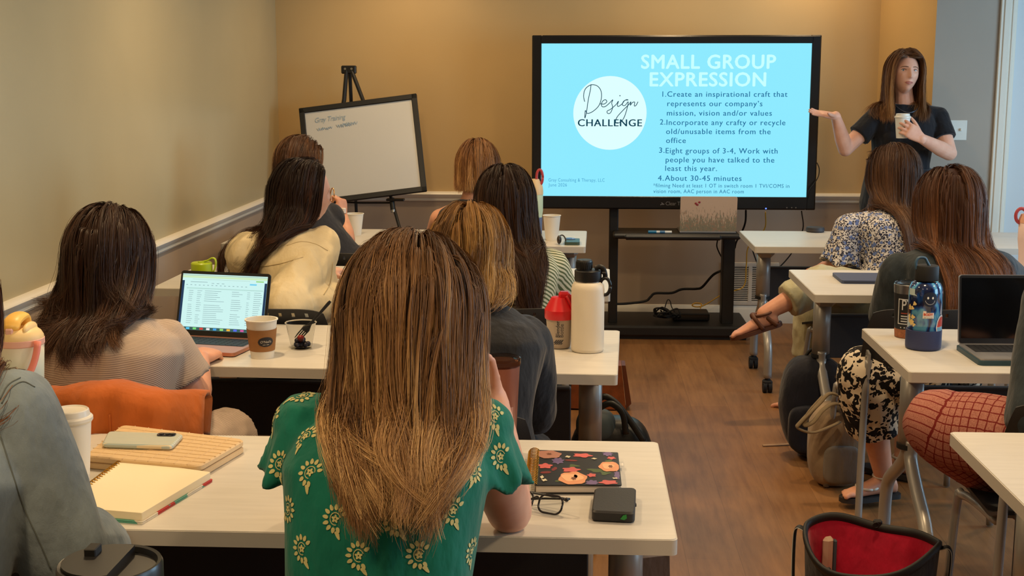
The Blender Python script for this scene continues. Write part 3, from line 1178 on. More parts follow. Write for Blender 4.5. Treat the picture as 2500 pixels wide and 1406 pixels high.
def limb(g, pts, rads, n=16, flat=False):
    P = np.asarray(pts, float)
    k = 8
    path, rr = [], []
    for i in range(len(P) - 1):
        for t in np.arange(k) / k:
            path.append(P[i] * (1 - t) + P[i + 1] * t)
            rr.append(rads[i] * (1 - t) + rads[i + 1] * t)
    path.append(P[-1])
    rr.append(rads[-1])
    path, rr = np.array(path), np.array(rr)
    for _ in range(2):
        path[1:-1] = .25 * path[:-2] + .5 * path[1:-1] + .25 * path[2:]
    if flat:
        d0 = nrm(path[0] - path[1])
        path = np.concatenate([[path[0] + d0 * rr[0] * .8, path[0] + d0 * rr[0] * .5], path])
        rr = np.concatenate([[rr[0] * .5, rr[0] * .85], rr])
    g.tube(path, rr, n, rnd=not flat)


def finger(g, base, d, n, lens, rads, bends):
    """chain of joints bending towards -n"""
    p = [np.array(base)]
    ax = nrm(np.cross(d, n))
    for L, b in zip(lens, bends):
        M = np.array(Matrix.Rotation(math.radians(b), 3, Vector(-ax)))
        d = M @ d
        n = M @ n
        p.append(p[-1] + d * L)
    q = smooth_path(p, 3)
    g.tube(q, np.interp(np.linspace(0, 1, len(q)), np.linspace(0, 1, len(rads)), rads), 10, rnd=True)
    return p


def hand(g, wrist, d, n, th, curl=(15, 20, 15), thumb=(10, 15), fan=4, sc=1.0, spread_curl=4, thumb_out=.75, fr=.0078):
    """d: wrist to knuckles, n: back of the hand, th: thumb side"""
    d = nrm(d)
    n = nrm(n - d * (n @ d))
    l = np.cross(d, n)
    if l @ th < 0:
        l = -l
    pl = .088 * sc
    rings = []
    for t, a, b in ((-.25, .024, .019), (0, .027, .019), (.25, .033, .017), (.6, .040, .015), (.9, .041, .0135), (1.02, .036, .010)):
        rings.append(ell_ring(wrist + d * pl * t + n * .002, l, n, a * sc, b * sc, 20, 2.6))
    g.loft(rings, True)
    for i, (off, ln) in enumerate(zip((.030, .0105, -.0095, -.0275), (.074, .082, .076, .060))):
        fd = nrm(d + l * math.tan(math.radians((1.5 - i) * fan)))
        ln *= sc
        finger(g, wrist + d * pl * (.93 - .05 * abs(i - 1.2)) + l * off * sc, fd, n, (ln * .46, ln * .30, ln * .24),
               (fr * 1.12 * sc, fr * 1.05 * sc, fr * .95 * sc, fr * .78 * sc), [c + spread_curl * (i - 1) for c in curl])
    tb = wrist + d * pl * .22 + l * .022 * sc - n * .004
    td = nrm(d * .8 + l * thumb_out - n * .25)
    finger(g, tb, td, nrm(n + l * .5), (.040 * sc, .032 * sc, .027 * sc), (.0125 * sc, .0105 * sc, .0095 * sc, .0075 * sc), (0, thumb[0], thumb[1]))


def shoe_geo(g, ankle, toe, z0=None):
    a, t = np.array(ankle, float), np.array(toe, float)
    z0 = a[2] - .075 if z0 is None else z0
    d = nrm((t - a) * (1, 1, 0))
    s = V3(-d[1], d[0], 0)
    rings = []
    for u, w, h in ((-.07, .022, .04), (-.055, .032, .075), (0, .036, .085), (.05, .040, .070), (.11, .045, .050), (.16, .040, .038), (.185, .022, .026)):
        c = V3(a[0], a[1], z0 + h / 2) + d * u
        rings.append(ell_ring(c, s, V3(0, 0, 1), w, h / 2, 18, 2.8))
    g.loft(rings, True)


def skin_mat(name, col):
    n = NT(name)
    c = n.co('Object')
    n.base(n.ramp(n.noise(c, 18, 4), [(.3, [col[0] * .95, col[1] * .90, col[2] * .88]), (.7, col)]))
    n.set(rough=.48, spec=.35, sss=.12)
    n.p.inputs['Subsurface Radius'].default_value = (.012, .005, .003)
    n.p.inputs['Subsurface Scale'].default_value = .6
    return n.m


M_skin = skin_mat('skin_fair', (226, 176, 152))
M_skin2 = skin_mat('skin_warm', (216, 160, 132))


def hair_mat(name, stops, rough=.5):
    n = NT(name)
    at = n.n('ShaderNodeAttribute')
    at.attribute_name = 'tone'
    n.base(n.ramp(at.outputs['Fac'], stops))
    n.set(rough=rough, spec=.28)
    return n.m


def bvh_of(v, f):
    return BVHTree.FromPolygons([Vector(p) for p in v], f)


def hair(name, parent, base, c, R, mat, bvhs, n=2400, K=18, length=.45, lvar=.12, seed=1, part=0.0, vol=.03, r=.0011, g_=.22,
         back=1.0, spread=0.0, wind=(0, 0, 0), wave=(0.0, 2.0), clump=.55, nclump=60, zcut=None, zvar=.01, frizz=.0, hairline=(.045, -.02, -.075),
         keep=None, front=0.0, curl_end=0.0, tones=(.25, .3), faceclear=.060, scale=1.0, lockvar=.10, cap=True, region=None, hug=.0, side=.8, gather=.5, gz=-.11, gx=0.0, hw=(.12, .10), ps=.0, N=13000, fly=.03, yflow=-.35, yb_=-.12):
    rng = np.random.default_rng(seed)
    rad = HR * (1.05, 1.07, 1.03) * scale
    # roots over the scalp
    d = nrm(rng.normal(size=(n * 5, 3)))
    p = d * rad
    hl = np.where(p[:, 1] > .055, hairline[0], np.where(p[:, 1] > -.015, np.interp(p[:, 1], [-.015, .055], [hairline[1], hairline[0]]), hairline[2]))
    ok = p[:, 2] > hl
    if region is not None:
        ok &= region(p)
    d = d[ok][:n]
    n = len(d)
    lay = rng.random(n) ** .8
    loc = d * rad * (1 + .02 * lay[:, None])
    x0 = loc[:, 0] - part
    up = R.T @ V3(0, 0, -1)
    W = R.T @ np.asarray(wind, float)
    # locks
    ci = rng.choice(n, min(nclump, n), replace=False)
    ci = np.concatenate([ci])
    D2 = ((loc[:, None, :] - loc[None, ci, :]) ** 2).sum(2) + 1e-2 * ((np.sign(x0)[:, None] != np.sign(x0[ci])[None, :]))
    who = D2.argmin(1)
    lw = rng.normal(size=(len(ci), 3)) * lockvar * .3
    ph = rng.random(len(ci)) * 6.28
    fq = wave[1] * (1 + .35 * rng.normal(size=len(ci)))
    ltone = np.clip(rng.normal(tones[0], tones[1], len(ci)), 0, 1)
    lenl = 1 + lvar * rng.normal(size=len(ci))
    Ls = length * np.clip(lenl[who] + .3 * lvar * rng.normal(size=n), .3, 1.6)
    ds = Ls / (K - 1)
    nn = nrm(loc / rad ** 2)
    flow = np.stack([side * np.sign(x0) * np.clip(np.abs(x0) / .035, ps, 1) * np.clip(loc[:, 2] / .07, .05, 1), yflow * np.ones(n) + front * (loc[:, 1] > .02), -np.ones(n) * np.clip(1.25 - loc[:, 2] / .125, .3, 1)], 1)
    flow = nrm(flow - nn * (flow * nn).sum(1, keepdims=True))
    dr = nrm(flow + nn * .25)
    P = np.empty((n, K, 3))
    P[:, 0] = loc
    hz0 = .18 + .82 * np.sqrt(np.clip(1 - (loc[:, 2] / (np.linalg.norm(loc, axis=1) + 1e-6)) ** 2, 0, 1))
    loc0 = loc * (1 + .55 * np.clip((loc[:, 2] + .06) / .08, 0, 1) * (loc[:, 1] < .05) * lay * vol * hz0 / .09)[:, None]
    P[:, 0] = loc0
    cur = loc0.copy()
    off = .004 + vol * .55 * lay
    for k in range(1, K):
        t = k / (K - 1)
        acc = up[None, :] * g_ * (1.0 if k > 2 else .5)
        below = (cur[:, 2] < -.02)[:, None]
        lat = np.zeros((n, 3))
        lat[:, 0] = np.sign(x0) * spread * np.clip(np.abs(cur[:, 0]) / .07, 0, 1.3)
        ww = np.interp(-cur[:, 2], [.08, .36], hw)
        gx_ = gx * np.clip(-cur[:, 2] / .4, 0, 1)
        lat[:, 0] -= gather * np.sign(cur[:, 0] - gx_) * np.clip((np.abs(cur[:, 0] - gx_) - ww * (.45 + .55 * lay)) / .03, 0, 2.5) * np.clip((gz - cur[:, 2]) / .05, 0, 1)
        lat[:, 1] = np.where((loc[:, 1] > .03) & (front > 0), front, -back * np.clip((cur[:, 1] - yb_) / .05, 0, 1)) * np.clip((-.02 - cur[:, 2]) / .05, 0, 1)
        dr = nrm(dr + acc + (lat + W[None] + lw[who] * t) * below * .5 + rng.normal(size=(n, 3)) * frizz)
        new = cur + dr * ds[:, None]
        hz = .18 + .82 * np.sqrt(np.clip(1 - (new[:, 2] / (np.linalg.norm(new, axis=1) + 1e-6)) ** 2, 0, 1))
        lim = 1 + (lay * vol * hz + .004) / .09
        for _ in range(1):
            q = new / rad
            rr = np.linalg.norm(q, axis=1)
            ins = ((rr < lim) & (new[:, 2] > -.13)) | (new[:, 2] > hug)
            new[ins] *= (lim / rr)[ins][:, None]
            hn = nrm(new / rad ** 2) * ins[:, None]
        fc = (new[:, 1] > .015) & (np.abs(new[:, 0]) < faceclear) & (new[:, 2] < .078) & (new[:, 2] > -.16)
        new[fc, 0] = np.where(new[fc, 0] - part * 0 + x0[fc] * .001 >= 0, 1, -1) * (faceclear + .004 * lay[fc])
        # neck and body
        lowi = np.nonzero(new[:, 2] < -.05)[0]
        if len(lowi):
            Wp = new[lowi] @ R.T + c
            bn = np.zeros((len(lowi), 3))
            for j, i in enumerate(lowi):
                w = Vector(Wp[j])
                o_ = off[i] * min(1.0, .35 + t)
                for bv in bvhs:
                    h = bv.find_nearest(w, .16)
                    if h[0] is not None:
                        s = (w - h[0]).dot(h[1])
                        if s < o_:
                            w = w + h[1] * (o_ - s)
                            bn[j] = h[1][:]
                Wp[j] = w
            new[lowi] = (Wp - c) @ R
            hn[lowi] = np.where((bn ** 2).sum(1, keepdims=True) > 0, bn @ R, hn[lowi])
        dv = new - cur
        dv = dv - hn * np.clip((dv * hn).sum(1, keepdims=True), 0, None) * .95
        dr = nrm(dv)
        cur = new
        P[:, k] = cur
    t = np.linspace(0, 1, K)
    # gather into locks
    gd = P[ci][who]
    offr = (P[:, :1] - gd[:, :1])
    tgt = gd + offr * (1 - .75 * t[None, :, None]) + rng.normal(size=(n, 1, 3)) * .004 * t[None, :, None]
    cl = (clump * np.clip(t * 1.6 - .15, 0, 1))[None, :, None]
    P = P * (1 - cl) + tgt * cl
    # waves
    if wave[0] > 0:
        a = (wave[0] * np.clip(t - .25, 0, 1) ** 1.0)[None, :]
        s = np.sin(6.283 * fq[who][:, None] * t[None] + ph[who][:, None] + rng.normal(size=(n, 1)) * .35)
        s2 = np.cos(6.283 * fq[who][:, None] * t[None] + ph[who][:, None] * 1.7)
        P[:, :, 0] += a * s
        P[:, :, 1] -= a * .5 * (s2 + 1)
    if curl_end:
        cdir = np.where(rng.random(len(ci)) < .5, -1, 1)[who]
        e = np.clip((t - .78) / .22, 0, 1) ** 2
        P[:, :, 0] += (curl_end * e)[None] * cdir[:, None]
        P[:, :, 2] += (curl_end * .55 * e)[None]
    Pw = P @ R.T + c
    if zcut is not None:
        zc = zcut + rng.normal(size=n) * zvar
        below = Pw[:, :, 2] < zc[:, None]
        has = below.any(1)
        idx = np.where(has, below.argmax(1), K - 1)
        for i in np.nonzero(has)[0]:
            k = max(idx[i], 1)
            za, zb = Pw[i, k - 1, 2], Pw[i, k, 2]
            u = k - 1 + (za - zc[i]) / max(za - zb, 1e-5)
            sgrid = np.linspace(0, max(u, .3), K)
            Pw[i] = np.stack([np.interp(sgrid, np.arange(K), Pw[i, :, q]) for q in range(3)], 1)
    if keep is not None:
        kk = keep(Pw)
        Pw, who, lay = Pw[kk], who[kk], lay[kk]
        n = len(Pw)
    # many fine strands between neighbouring guides
    roots = loc if keep is None else loc[kk]
    sx = np.sign(roots[:, 0] - part)
    nb = np.empty((n, 6), dtype=int)
    for i0 in range(0, n, 400):
        d2 = ((roots[i0:i0 + 400, None] - roots[None]) ** 2).sum(2) + 1e-2 * (sx[i0:i0 + 400, None] != sx[None]) + .02 * ((Pw[i0:i0 + 400, -1][:, None] - Pw[None, :, -1]) ** 2).sum(2)
        nb[i0:i0 + 400] = np.argpartition(d2, 6, axis=1)[:, :6]
    gi = rng.integers(0, n, N)
    gj = nb[gi, rng.integers(0, 6, N)]
    w = (rng.random(N) * .9)[:, None, None]
    w = np.where((np.linalg.norm(Pw[gi, -1] - Pw[gj, -1], axis=1) > .07)[:, None, None], w * .15, w)
    w = w * (1 - .45 * t[None, :, None])
    C_ = Pw[gi] * (1 - w) + Pw[gj] * w
    C_ = C_ + rng.normal(size=(N, 1, 3)) * .0016 * (.6 + 2.0 * t[None, :, None])
    am = np.where(rng.random(N) < fly, .014, .0030)[:, None]
    for q in range(3):
        C_[:, :, q] += am * t[None] * np.sin(t[None] * rng.uniform(3, 9, (N, 1)) + rng.random((N, 1)) * 6.28)
    fr = 1 - .16 * rng.random(N) ** 2
    u = np.clip(fr[:, None] * (K - 1) * t[None], 0, K - 1.001)
    i0 = u.astype(int)
    fu = (u - i0)[:, :, None]
    ar = np.arange(N)[:, None]
    C_ = C_[ar, i0] * (1 - fu) + C_[ar, i0 + 1] * fu
    T = nrm(np.gradient(C_, axis=1))
    out = C_ - np.concatenate([np.broadcast_to(c, (N, K, 3))[..., :2], C_[..., 2:] - .02], 2)
    out = nrm(out + 1e-4)
    B = nrm(np.cross(T, out))
    Nn = np.cross(B, T)
    roll = rng.normal(size=(N, 1, 1)) * .55
    B = B * np.cos(roll) + Nn * np.sin(roll)
    rk = (r * np.interp(t, [0, .1, .75, 1], [.8, 1, .9, .3]))[None, :, None] * (0.7 + .6 * rng.random((N, 1, 1)))
    V = np.stack([C_ + B * rk, C_ - B * rk], 2).reshape(-1, 3)
    I = np.arange(N * K * 2).reshape(N, K, 2)
    F = np.stack([I[:, :-1, 0], I[:, :-1, 1], I[:, 1:, 1], I[:, 1:, 0]], -1).reshape(-1, 4)
    tone = np.clip(ltone[who][gi][:, None] * (1 - w[:, :, 0]) + ltone[who][gj][:, None] * w[:, :, 0] + .09 * rng.normal(size=(N, 1)) + .18 * (t[None] - .3), 0, 1)
    rs = np.clip(t * 3.2 - .1, 0, 1)[None]
    tone = tone * rs + (tones[0] * .55 + .06 * rng.normal(size=(N, 1))) * (1 - rs)
    tone = np.clip(tone, 0, 1)
    tone = np.repeat(tone[:, :, None], 2, 2).ravel()
    cf = []
    if cap:   # scalp under the strands
        nu, nv = 56, 30
        pts, okv = [], []
        for j in range(nv + 1):
            pz = math.pi / 2 - .002 - (math.pi * .74) * j / nv
            for i in range(nu):
                a = 2 * math.pi * i / nu
                dq = V3(math.cos(a) * math.cos(pz), math.sin(a) * math.cos(pz), math.sin(pz))
                q = dq * rad * (1 + (.10 + .25 * math.cos(pz)) * vol / .09)
                y0, z0 = (dq * HR)[1], (dq * HR)[2]
                lim = np.interp(y0, [-.03, -.015, .05, .056], [hairline[2] - .01, hairline[1], hairline[0] - .01, hairline[0] + .004])
                pts.append(q)
                okv.append(z0 >= lim)
        cv = np.array(pts) @ R.T + c
        m0 = len(V)
        for j in range(nv):
            for i in range(nu):
                q = (j * nu + i, (j + 1) * nu + i, (j + 1) * nu + (i + 1) % nu, j * nu + (i + 1) % nu)
                if all(okv[k_] for k_ in q):
                    cf.append([k_ + m0 for k_ in q])
        V = np.concatenate([V, cv])
        tone = np.concatenate([tone, np.full(len(cv), 0.0)])
        F = np.concatenate([F, np.array(cf, dtype=F.dtype)])
    me = bpy.data.meshes.new(name)
    nf = len(F)
    me.vertices.add(len(V))
    me.vertices.foreach_set('co', (V - base).astype(np.float32).ravel())
    me.loops.add(nf * 4)
    me.loops.foreach_set('vertex_index', F.ravel().astype(np.int32))
    me.polygons.add(nf)
    me.polygons.foreach_set('loop_start', (np.arange(nf) * 4).astype(np.int32))
    me.polygons.foreach_set('use_smooth', np.ones(nf, dtype=bool))
    me.update(calc_edges=True)
    at = me.attributes.new('tone', 'FLOAT', 'POINT')
    at.data.foreach_set('value', tone.astype(np.float32))
    me.materials.append(mat)
    o = bpy.data.objects.new(name, me)
    COL.objects.link(o)
    o.parent = parent
    return o


def foot_geo(g, an, toe):
    d = nrm(toe - an)
    up = nrm(np.cross(np.cross(d, V3(0, 0, 1)), d))
    sd = np.cross(d, up)
    c0 = an - up * .050
    rings = []
    for u, w, h in ((-.052, .016, .018), (-.045, .026, .028), (-.02, .031, .036), (.02, .031, .036), (.06, .034, .026), (.10, .038, .018), (.130, .038, .013), (.142, .034, .010)):
        rings.append(ell_ring(c0 + d * u + up * (h - .012), sd, up, w, h, 18, 2.3))
    g.loft(rings, True)
    limb(g, [an - up * .004, c0 + up * .012 - d * .006], [.033, .028], 14)
    for k, (x, L, r_) in enumerate(((-.026, .040, .0105), (-.011, .040, .0078), (.003, .036, .0072), (.016, .031, .0068), (.028, .025, .0064))):
        p = c0 + d * .128 + sd * x
        g.tube(smooth_path([p, p + d * L * .6 + up * .003, p + d * L - up * .003], 3), r_, 10, rnd=True)


class Person:
    def __init__(s, label, hip, neck, head, face, yaw, yaw_h=None, bulk=1.0, arm=1.0, slouch=.03, skin=None, voxel=.008, hi=False,
                 shL=None, shR=None, armL=None, armR=None, legL=None, legR=None, group=None, bust=.055):
        s.hip, s.neck, s.head = np.asarray(hip, float), np.asarray(neck, float), np.asarray(head, float)
        s.R = rotm(*face)
        s.yaw, s.yaw_h, s.bulk, s.slouch = yaw, (yaw if yaw_h is None else yaw_h), bulk, slouch
        s.base = V3(s.hip[0], s.hip[1], 0)
        s.armk = arm
        g = G()
        ax, r, fw = torso(g, s.hip, s.neck, s.yaw, s.yaw_h, 0, bulk, slouch)
        s.ax, s.r, s.fw = ax, r, fw
        s.shL = s.neck - r * .165 * bulk - ax * .05 if shL is None else np.asarray(shL)
        s.shR = s.neck + r * .165 * bulk - ax * .05 if shR is None else np.asarray(shR)
        head_geo(g, s.head, s.R, hi)
        nk = s.head + s.R @ V3(0, -.022, -.06)
        s.nk = nk
        limb(g, [s.neck - ax * .03, s.neck * .5 + nk * .5, nk], [.060, .050, .052], 16)
        for sh in (s.shL, s.shR):
            limb(g, [s.neck - ax * .035, sh], [.052, .050])
        if bust:
            for q in (-1, 1):
                g.sphere(s.neck - ax * .20 + fw * (.075 * bulk) + r * q * .07, bust, 16, 10)
        s.arms = {}
        for side, sh, A in (('L', s.shL, armL), ('R', s.shR, armR)):
            sg = -1 if side == 'L' else 1
            if A is None:
                el = sh - V3(0, 0, .23) + fw * .14 + r * sg * .03
                wr = el + fw * .22 + V3(0, 0, .03) - r * sg * .05
                A = (el, wr)
            el, wr = np.asarray(A[0], float), np.asarray(A[1], float)
            k = arm
            limb(g, [sh, sh * .6 + el * .4, el], [.050 * k, .047 * k, .039 * k])
            limb(g, [el, el * .7 + wr * .3, wr], [.040 * k, .041 * k, .026 * k])
            if len(A) > 2 and A[2] is not None:
                hand(g, wr, **A[2])
            else:
                fd = nrm(wr - el)
                hand(g, wr + fd * .01, d=fd, n=V3(0, 0, 1), th=-r * sg)
            s.arms[side] = (sh, el, wr)
        s.legs = {}
        for side, Lg in (('L', legL), ('R', legR)):
            sg = -1 if side == 'L' else 1
            yh = math.radians(s.yaw_h)
            rh, fh = V3(math.cos(yh), math.sin(yh), 0), V3(-math.sin(yh), math.cos(yh), 0)
            hj = s.hip + rh * sg * .085 * bulk - V3(0, 0, .02)
            if Lg is None:
                kn = V3(*(s.hip[:2]), .50) + fh * .40 + rh * sg * .11
                an = V3(kn[0], kn[1], .085) + fh * .03
                Lg = (kn, an, an + fh * .16)
            kn, an, toe = (np.asarray(q, float) for q in Lg[:3])
            limb(g, [hj, hj * .5 + kn * .5, kn], [.088 * bulk, .078 * bulk, .056 * bulk])
            limb(g, [kn, kn * .7 + an * .3, an], [.054 * bulk, .054 * bulk, .034])
            foot_geo(g, an, toe)
            s.legs[side] = (hj, kn, an, toe)
        v, f = remesh(g, voxel, 3)
        s.bv_body = bvh_of(v, f)
        s.o = OBJ('person', (v, f), skin or M_skin, None, base=s.base, smooth=True)
        tag(s.o, label, 'person', group)
        s.bv_top = None

    def top(s, name, mat, sleeve=.5, infl=.014, slr=.016, flare=0.0, cuff=0.0, hem=-.08, collar=0, amp=.004, voxel=.008, seed=1, bag=0.0, sides='LR', tflare=0.0, extra=None, strap=1.0, wscale=14, stretch=(1, 1, .45), shoulder=.052):
        g = G()
        torso(g, s.hip, s.neck, s.yaw, s.yaw_h, infl, s.bulk, s.slouch, hem, .985, flare=tflare)
        r, ax, fw = s.r, s.ax, s.fw
        for q in (-1, 1):
            g.sphere(s.neck - ax * .20 + fw * (.075 * s.bulk) + r * q * .07, .060 + infl * .6, 16, 10)
        for side in sides:
            sh, el, wr = s.arms[side]
            k = s.armk
            limb(g, [s.neck - ax * .045, s.neck * (1 - strap) - ax * .045 * (1 - strap) + sh * strap], [shoulder, shoulder + infl * .6])
            if sleeve > 0:
                if sleeve <= 1:
                    e = sh + (el - sh) * sleeve
                    pts, rad = [sh, (sh + e) / 2, e], [.050 * k + infl, .048 * k + slr, .046 * k + slr + flare]
                    limb(g, pts, rad, flat=True)
                else:
                    u = sleeve - 1
                    e = el + (wr - el) * u
                    limb(g, [sh, sh * .5 + el * .5, el], [.050 * k + infl, .047 * k + slr, .042 * k + slr])
                    limb(g, [el, el * .5 + e * .5, e], [.042 * k + slr, .040 * k + slr + bag, .032 * k + slr * .8 + flare], flat=True)
        if collar:
            c = s.neck + ax * .0
            limb(g, [c - ax * .02, c + ax * collar], [.066, .060 + .2 * collar])
        if extra:
            extra(g, s)
        v, f = remesh(g, voxel, 4)
        if amp:
            v = wrinkle(v, f, amp, wscale, stretch, seed)
        s.bv_top = bvh_of(v, f)
        s.top_v, s.top_f = v, f
        s.topo = OBJ(name, (v, f), mat, s.o, base=s.base, smooth=True)
        return s.topo

    def trousers(s, name, mat, length=1.0, infl=.012, flare=0.0, amp=.003, voxel=.009, seed=2, top=.30):
        g = G()
        torso(g, s.hip, s.neck, s.yaw_h, s.yaw_h, infl, s.bulk, s.slouch, -.10, top)
        for side in 'LR':
            hj, kn, an, toe = s.legs[side]
            b = s.bulk
            limb(g, [hj, hj * .5 + kn * .5, kn], [.088 * b + infl, .080 * b + infl, .060 * b + infl + flare * .3], flat=length <= .5)
            if length > .5:
                e = kn + (an - kn) * min(1, (length - .5) * 2)
                limb(g, [kn, kn * .6 + e * .4, e], [.060 * b + infl + flare * .3, .058 * b + infl + flare * .6, .044 + infl + flare], flat=True)
        v, f = remesh(g, voxel, 4)
        if amp:
            v = wrinkle(v, f, amp, 16, (1, 1, .6), seed)
        s.bot_v, s.bot_f = v, f
        return OBJ(name, (v, f), mat, s.o, base=s.base, smooth=True)

    def shoes(s, mat, name='shoe'):
        for side in 'LR':
            g = G()
            shoe_geo(g, s.legs[side][2], s.legs[side][3])
            OBJ(name, g, mat, s.o, base=s.base, smooth=True)

    def hair(s, mat, **kw):
        bv = [b for b in (s.bv_top, s.bv_body) if b]
        return hair('hair', s.o, s.base, s.head, s.R, mat, bv, **kw)

    def face(s, eye=(70, 80, 90), brow=(112, 78, 56)):
        M_eye = MAT('eye_white', (215, 210, 205), .2)
        M_iris = MAT('eye_iris', eye, .15)
        M_lip = MAT('lip_rose', (192, 112, 102), .4)
        M_brow = MAT('eyebrow_hair', brow, .8)
        P = lambda x, y, z: s.head + s.R @ V3(x, y, z)
        for q in (-1, 1):
            e = OBJ('eye', G().sphere(P(q * .031, .0672, .004), (.0125, .0120, .0078), 20, 14, R=s.R), M_eye, s.o, base=s.base, smooth=True)
            OBJ('iris', G().sphere(P(q * .031 + .002, .0765, .004), (.0050, .0032, .0054), 14, 10, R=s.R), M_iris, e, base=s.base, smooth=True)
            pts = [P(q * x, y, z) for x, y, z in ((.012, .0965, .0195), (.024, .0955, .0225), (.038, .088, .0218), (.048, .076, .017))]
            pts = s.stick(smooth_path(pts), .001)
            OBJ('eyebrow', G().tube(pts, np.interp(np.linspace(0, 1, len(pts)), [0, .3, 1], [.0016, .0024, .0010]), 8), M_brow, s.o, base=s.base, smooth=True)
            pts = s.stick(smooth_path([P(q * x, .085, z) for x, z in ((.019, .004), (.025, .0098), (.035, .0105), (.044, .005))]), .002)
            OBJ('eyelid', G().tube(pts, .0014, 6), M_brow, s.o, base=s.base, smooth=True)
        for z0, zc_, rr in ((-.0620, .0030, .0040), (-.0620, -.0070, .0050)):
            pts = s.stick(smooth_path([P(x, .105, z0 + zc_ * (1 - (x / .021) ** 2)) for x in (-.021, -.012, 0, .012, .021)]), .0008)
            OBJ('lip', G().tube(pts, np.interp(np.linspace(-1, 1, len(pts)), [-1, -.5, 0, .5, 1], [.001, rr * .8, rr, rr * .8, .001]), 8, flat=.7), M_lip, s.o, base=s.base, smooth=True)

    def stick(s, pts, off):
        out = []
        for p in pts:
            q = s.head + s.R @ (s.R.T @ (np.asarray(p) - s.head) * (1, 0, 1) + V3(0, .2, 0))
            h = s.bv_body.ray_cast(Vector(q), Vector(-s.R[:, 1]))
            out.append(np.array(h[0] + h[1] * off))
        return np.array(out)

# ------------------------------------------------------------------ fabrics
def stripe_mat(name, c1, c2, freq, axis=2, duty=.5, warp=.004, rough=.8, bump=.0):
    n = NT(name)
    v = n.co('Object')
    xyz = n.sep(v)
    x = n.math('ADD', xyz[2], n.math('MULTIPLY', xyz[1], .75))
    nz = n.noise(v, 9, 2)
    x = n.math('ADD', x, n.math('MULTIPLY', nz, warp))
    fr_ = n.math('FRACT', n.math('MULTIPLY', x, freq))
    m = n.math('LESS_THAN', fr_, duty)
    n.base(n.mix(m, c2, c1))
    n.set(rough=rough, spec=.2, sheen=.1)
    return n.m


def cloth_mat(name, col, rough=.85, var=.08, weave=.12, vscale=7):
    n = NT(name)
    c = n.co('Object')
    n.base(n.ramp(n.noise(c, vscale, 5), [(.3, [q * (1 - var) for q in col]), (.7, [min(255, q * (1 + var)) for q in col])]))
    n.set(rough=rough, spec=.2, sheen=.15)
    h = n.math('ADD', n.math('MULTIPLY', n.noise(c, 420, 2), .03 * weave / .12), n.noise(n.co('Object', scale=(1.2, 1.2, .55)), 26, 3, .45))
    n.bump(h, .55, .012)
    return n.m


M_dark = cloth_mat('trouser_dark', (38, 40, 46))
M_jean = cloth_mat('trouser_denim', (52, 62, 82))
M_shoe = MAT('shoe_dark', (40, 34, 30), .5)

# ------------------------------------------------------------------ woman in the green blouse (nearest)
yb = 2.10
PB = Person('woman with long highlighted brown hair in a green flower-print blouse, nearest the camera', V3(PY(915, 1500, 2.04)[0], 2.02, .545), PY(962, 972, 2.10), PY(1003, 772, 2.14), (4, -12, 3), -2, bulk=1.0, arm=1.12, slouch=.035,
            shL=PY(752, 1040, 2.12), shR=PY(1172, 1050, 2.13),
            armR=(PY(1243, 1246, 2.34), PY(1205, 975, 2.46), dict(d=nrm(V3(-.45, .15, .9)), n=V3(.4, .6, .2), th=V3(0, -1, .3), curl=(40, 40, 30))),
            armL=(V3(-.50, 2.36, .785), V3(-.36, 2.55, .78), None), skin=M_skin)


def ruffles(g, s):
    for sh, el in ((s.shL, s.arms['L'][1]), (s.shR, s.arms['R'][1])):
        d = nrm(el - sh)
        sg = 1 if (sh - s.neck) @ s.r > 0 else -1
        o = nrm(s.r * sg * .22 + V3(0, 0, -1.0))
        rings = []
        e1 = nrm(np.cross(o, s.fw))
        for u, a, b in ((-.035, .040, .054), (.01, .050, .066), (.05, .056, .074), (.085, .060, .080), (.105, .062, .082)):
            t = np.arange(28) / 28 * 2 * math.pi
            wob = 1 + (.13 * np.sin(8 * t) * max(0, u) / .105)
            c = sh + o * u + V3(0, 0, .004)
            rings.append(c + np.outer(np.cos(t) * a * wob, e1) + np.outer(np.sin(t) * b * wob, s.fw) + np.outer(.014 * np.sin(5 * t) * max(0, u) / .105, o))
        g.loft(rings, True)


M_green = cloth_mat('blouse_green', (16, 112, 96), .75, .06, .1)
M_motif = cloth_mat('blouse_motif_cream', (206, 200, 140), .8, .04, .05)
bl_ = PB.top('blouse', [M_green, M_motif], sleeve=0, infl=.012, hem=-.12, collar=.035, amp=.0035, seed=3, extra=ruffles, voxel=.007, wscale=12, stretch=(1.3, 1, .35))


def motif(scale=1.0):
    """curled sprig of petals around a small flower: list of 2-D polygons"""
    out = []

    def petal(cx, cy, a, L, w):
        q = []
        for k in range(10):
            t = 2 * math.pi * k / 10
            u = .5 * L * (1 - math.cos(t)) if False else L * (.5 + .5 * math.cos(t))
            q.append((u, w * math.sin(t) * (1.15 - .45 * u / L)))
        ca, sa = math.cos(a), math.sin(a)
        out.append([(cx + x * ca - y * sa, cy + x * sa + y * ca) for x, y in q])
    for k in range(10):
        a = math.radians(-115 + k * 29)
        petal(.0125 * math.cos(a), .0145 * math.sin(a) + .004, a, .0105, .0036)
    for k in range(5):
        a = math.radians(90 + 72 * k)
        petal(.001 * math.cos(a), .001 * math.sin(a) + .004, a, .0062, .0024)
    petal(-.004, -.016, math.radians(-122), .016, .0034)
    petal(-.002, -.018, math.radians(-160), .010, .003)
    t = np.linspace(math.radians(-110), math.radians(160), 14)
    o_ = [(.0096 * math.cos(a), .0112 * math.sin(a) + .004) for a in t]
    i_ = [(.0082 * math.cos(a), .0096 * math.sin(a) + .004) for a in t[::-1]]
    for k in range(13):
        out.append([o_[k], o_[k + 1], i_[12 - k], i_[13 - k]])
    return [[(x * scale, y * scale) for x, y in p] for p in out]


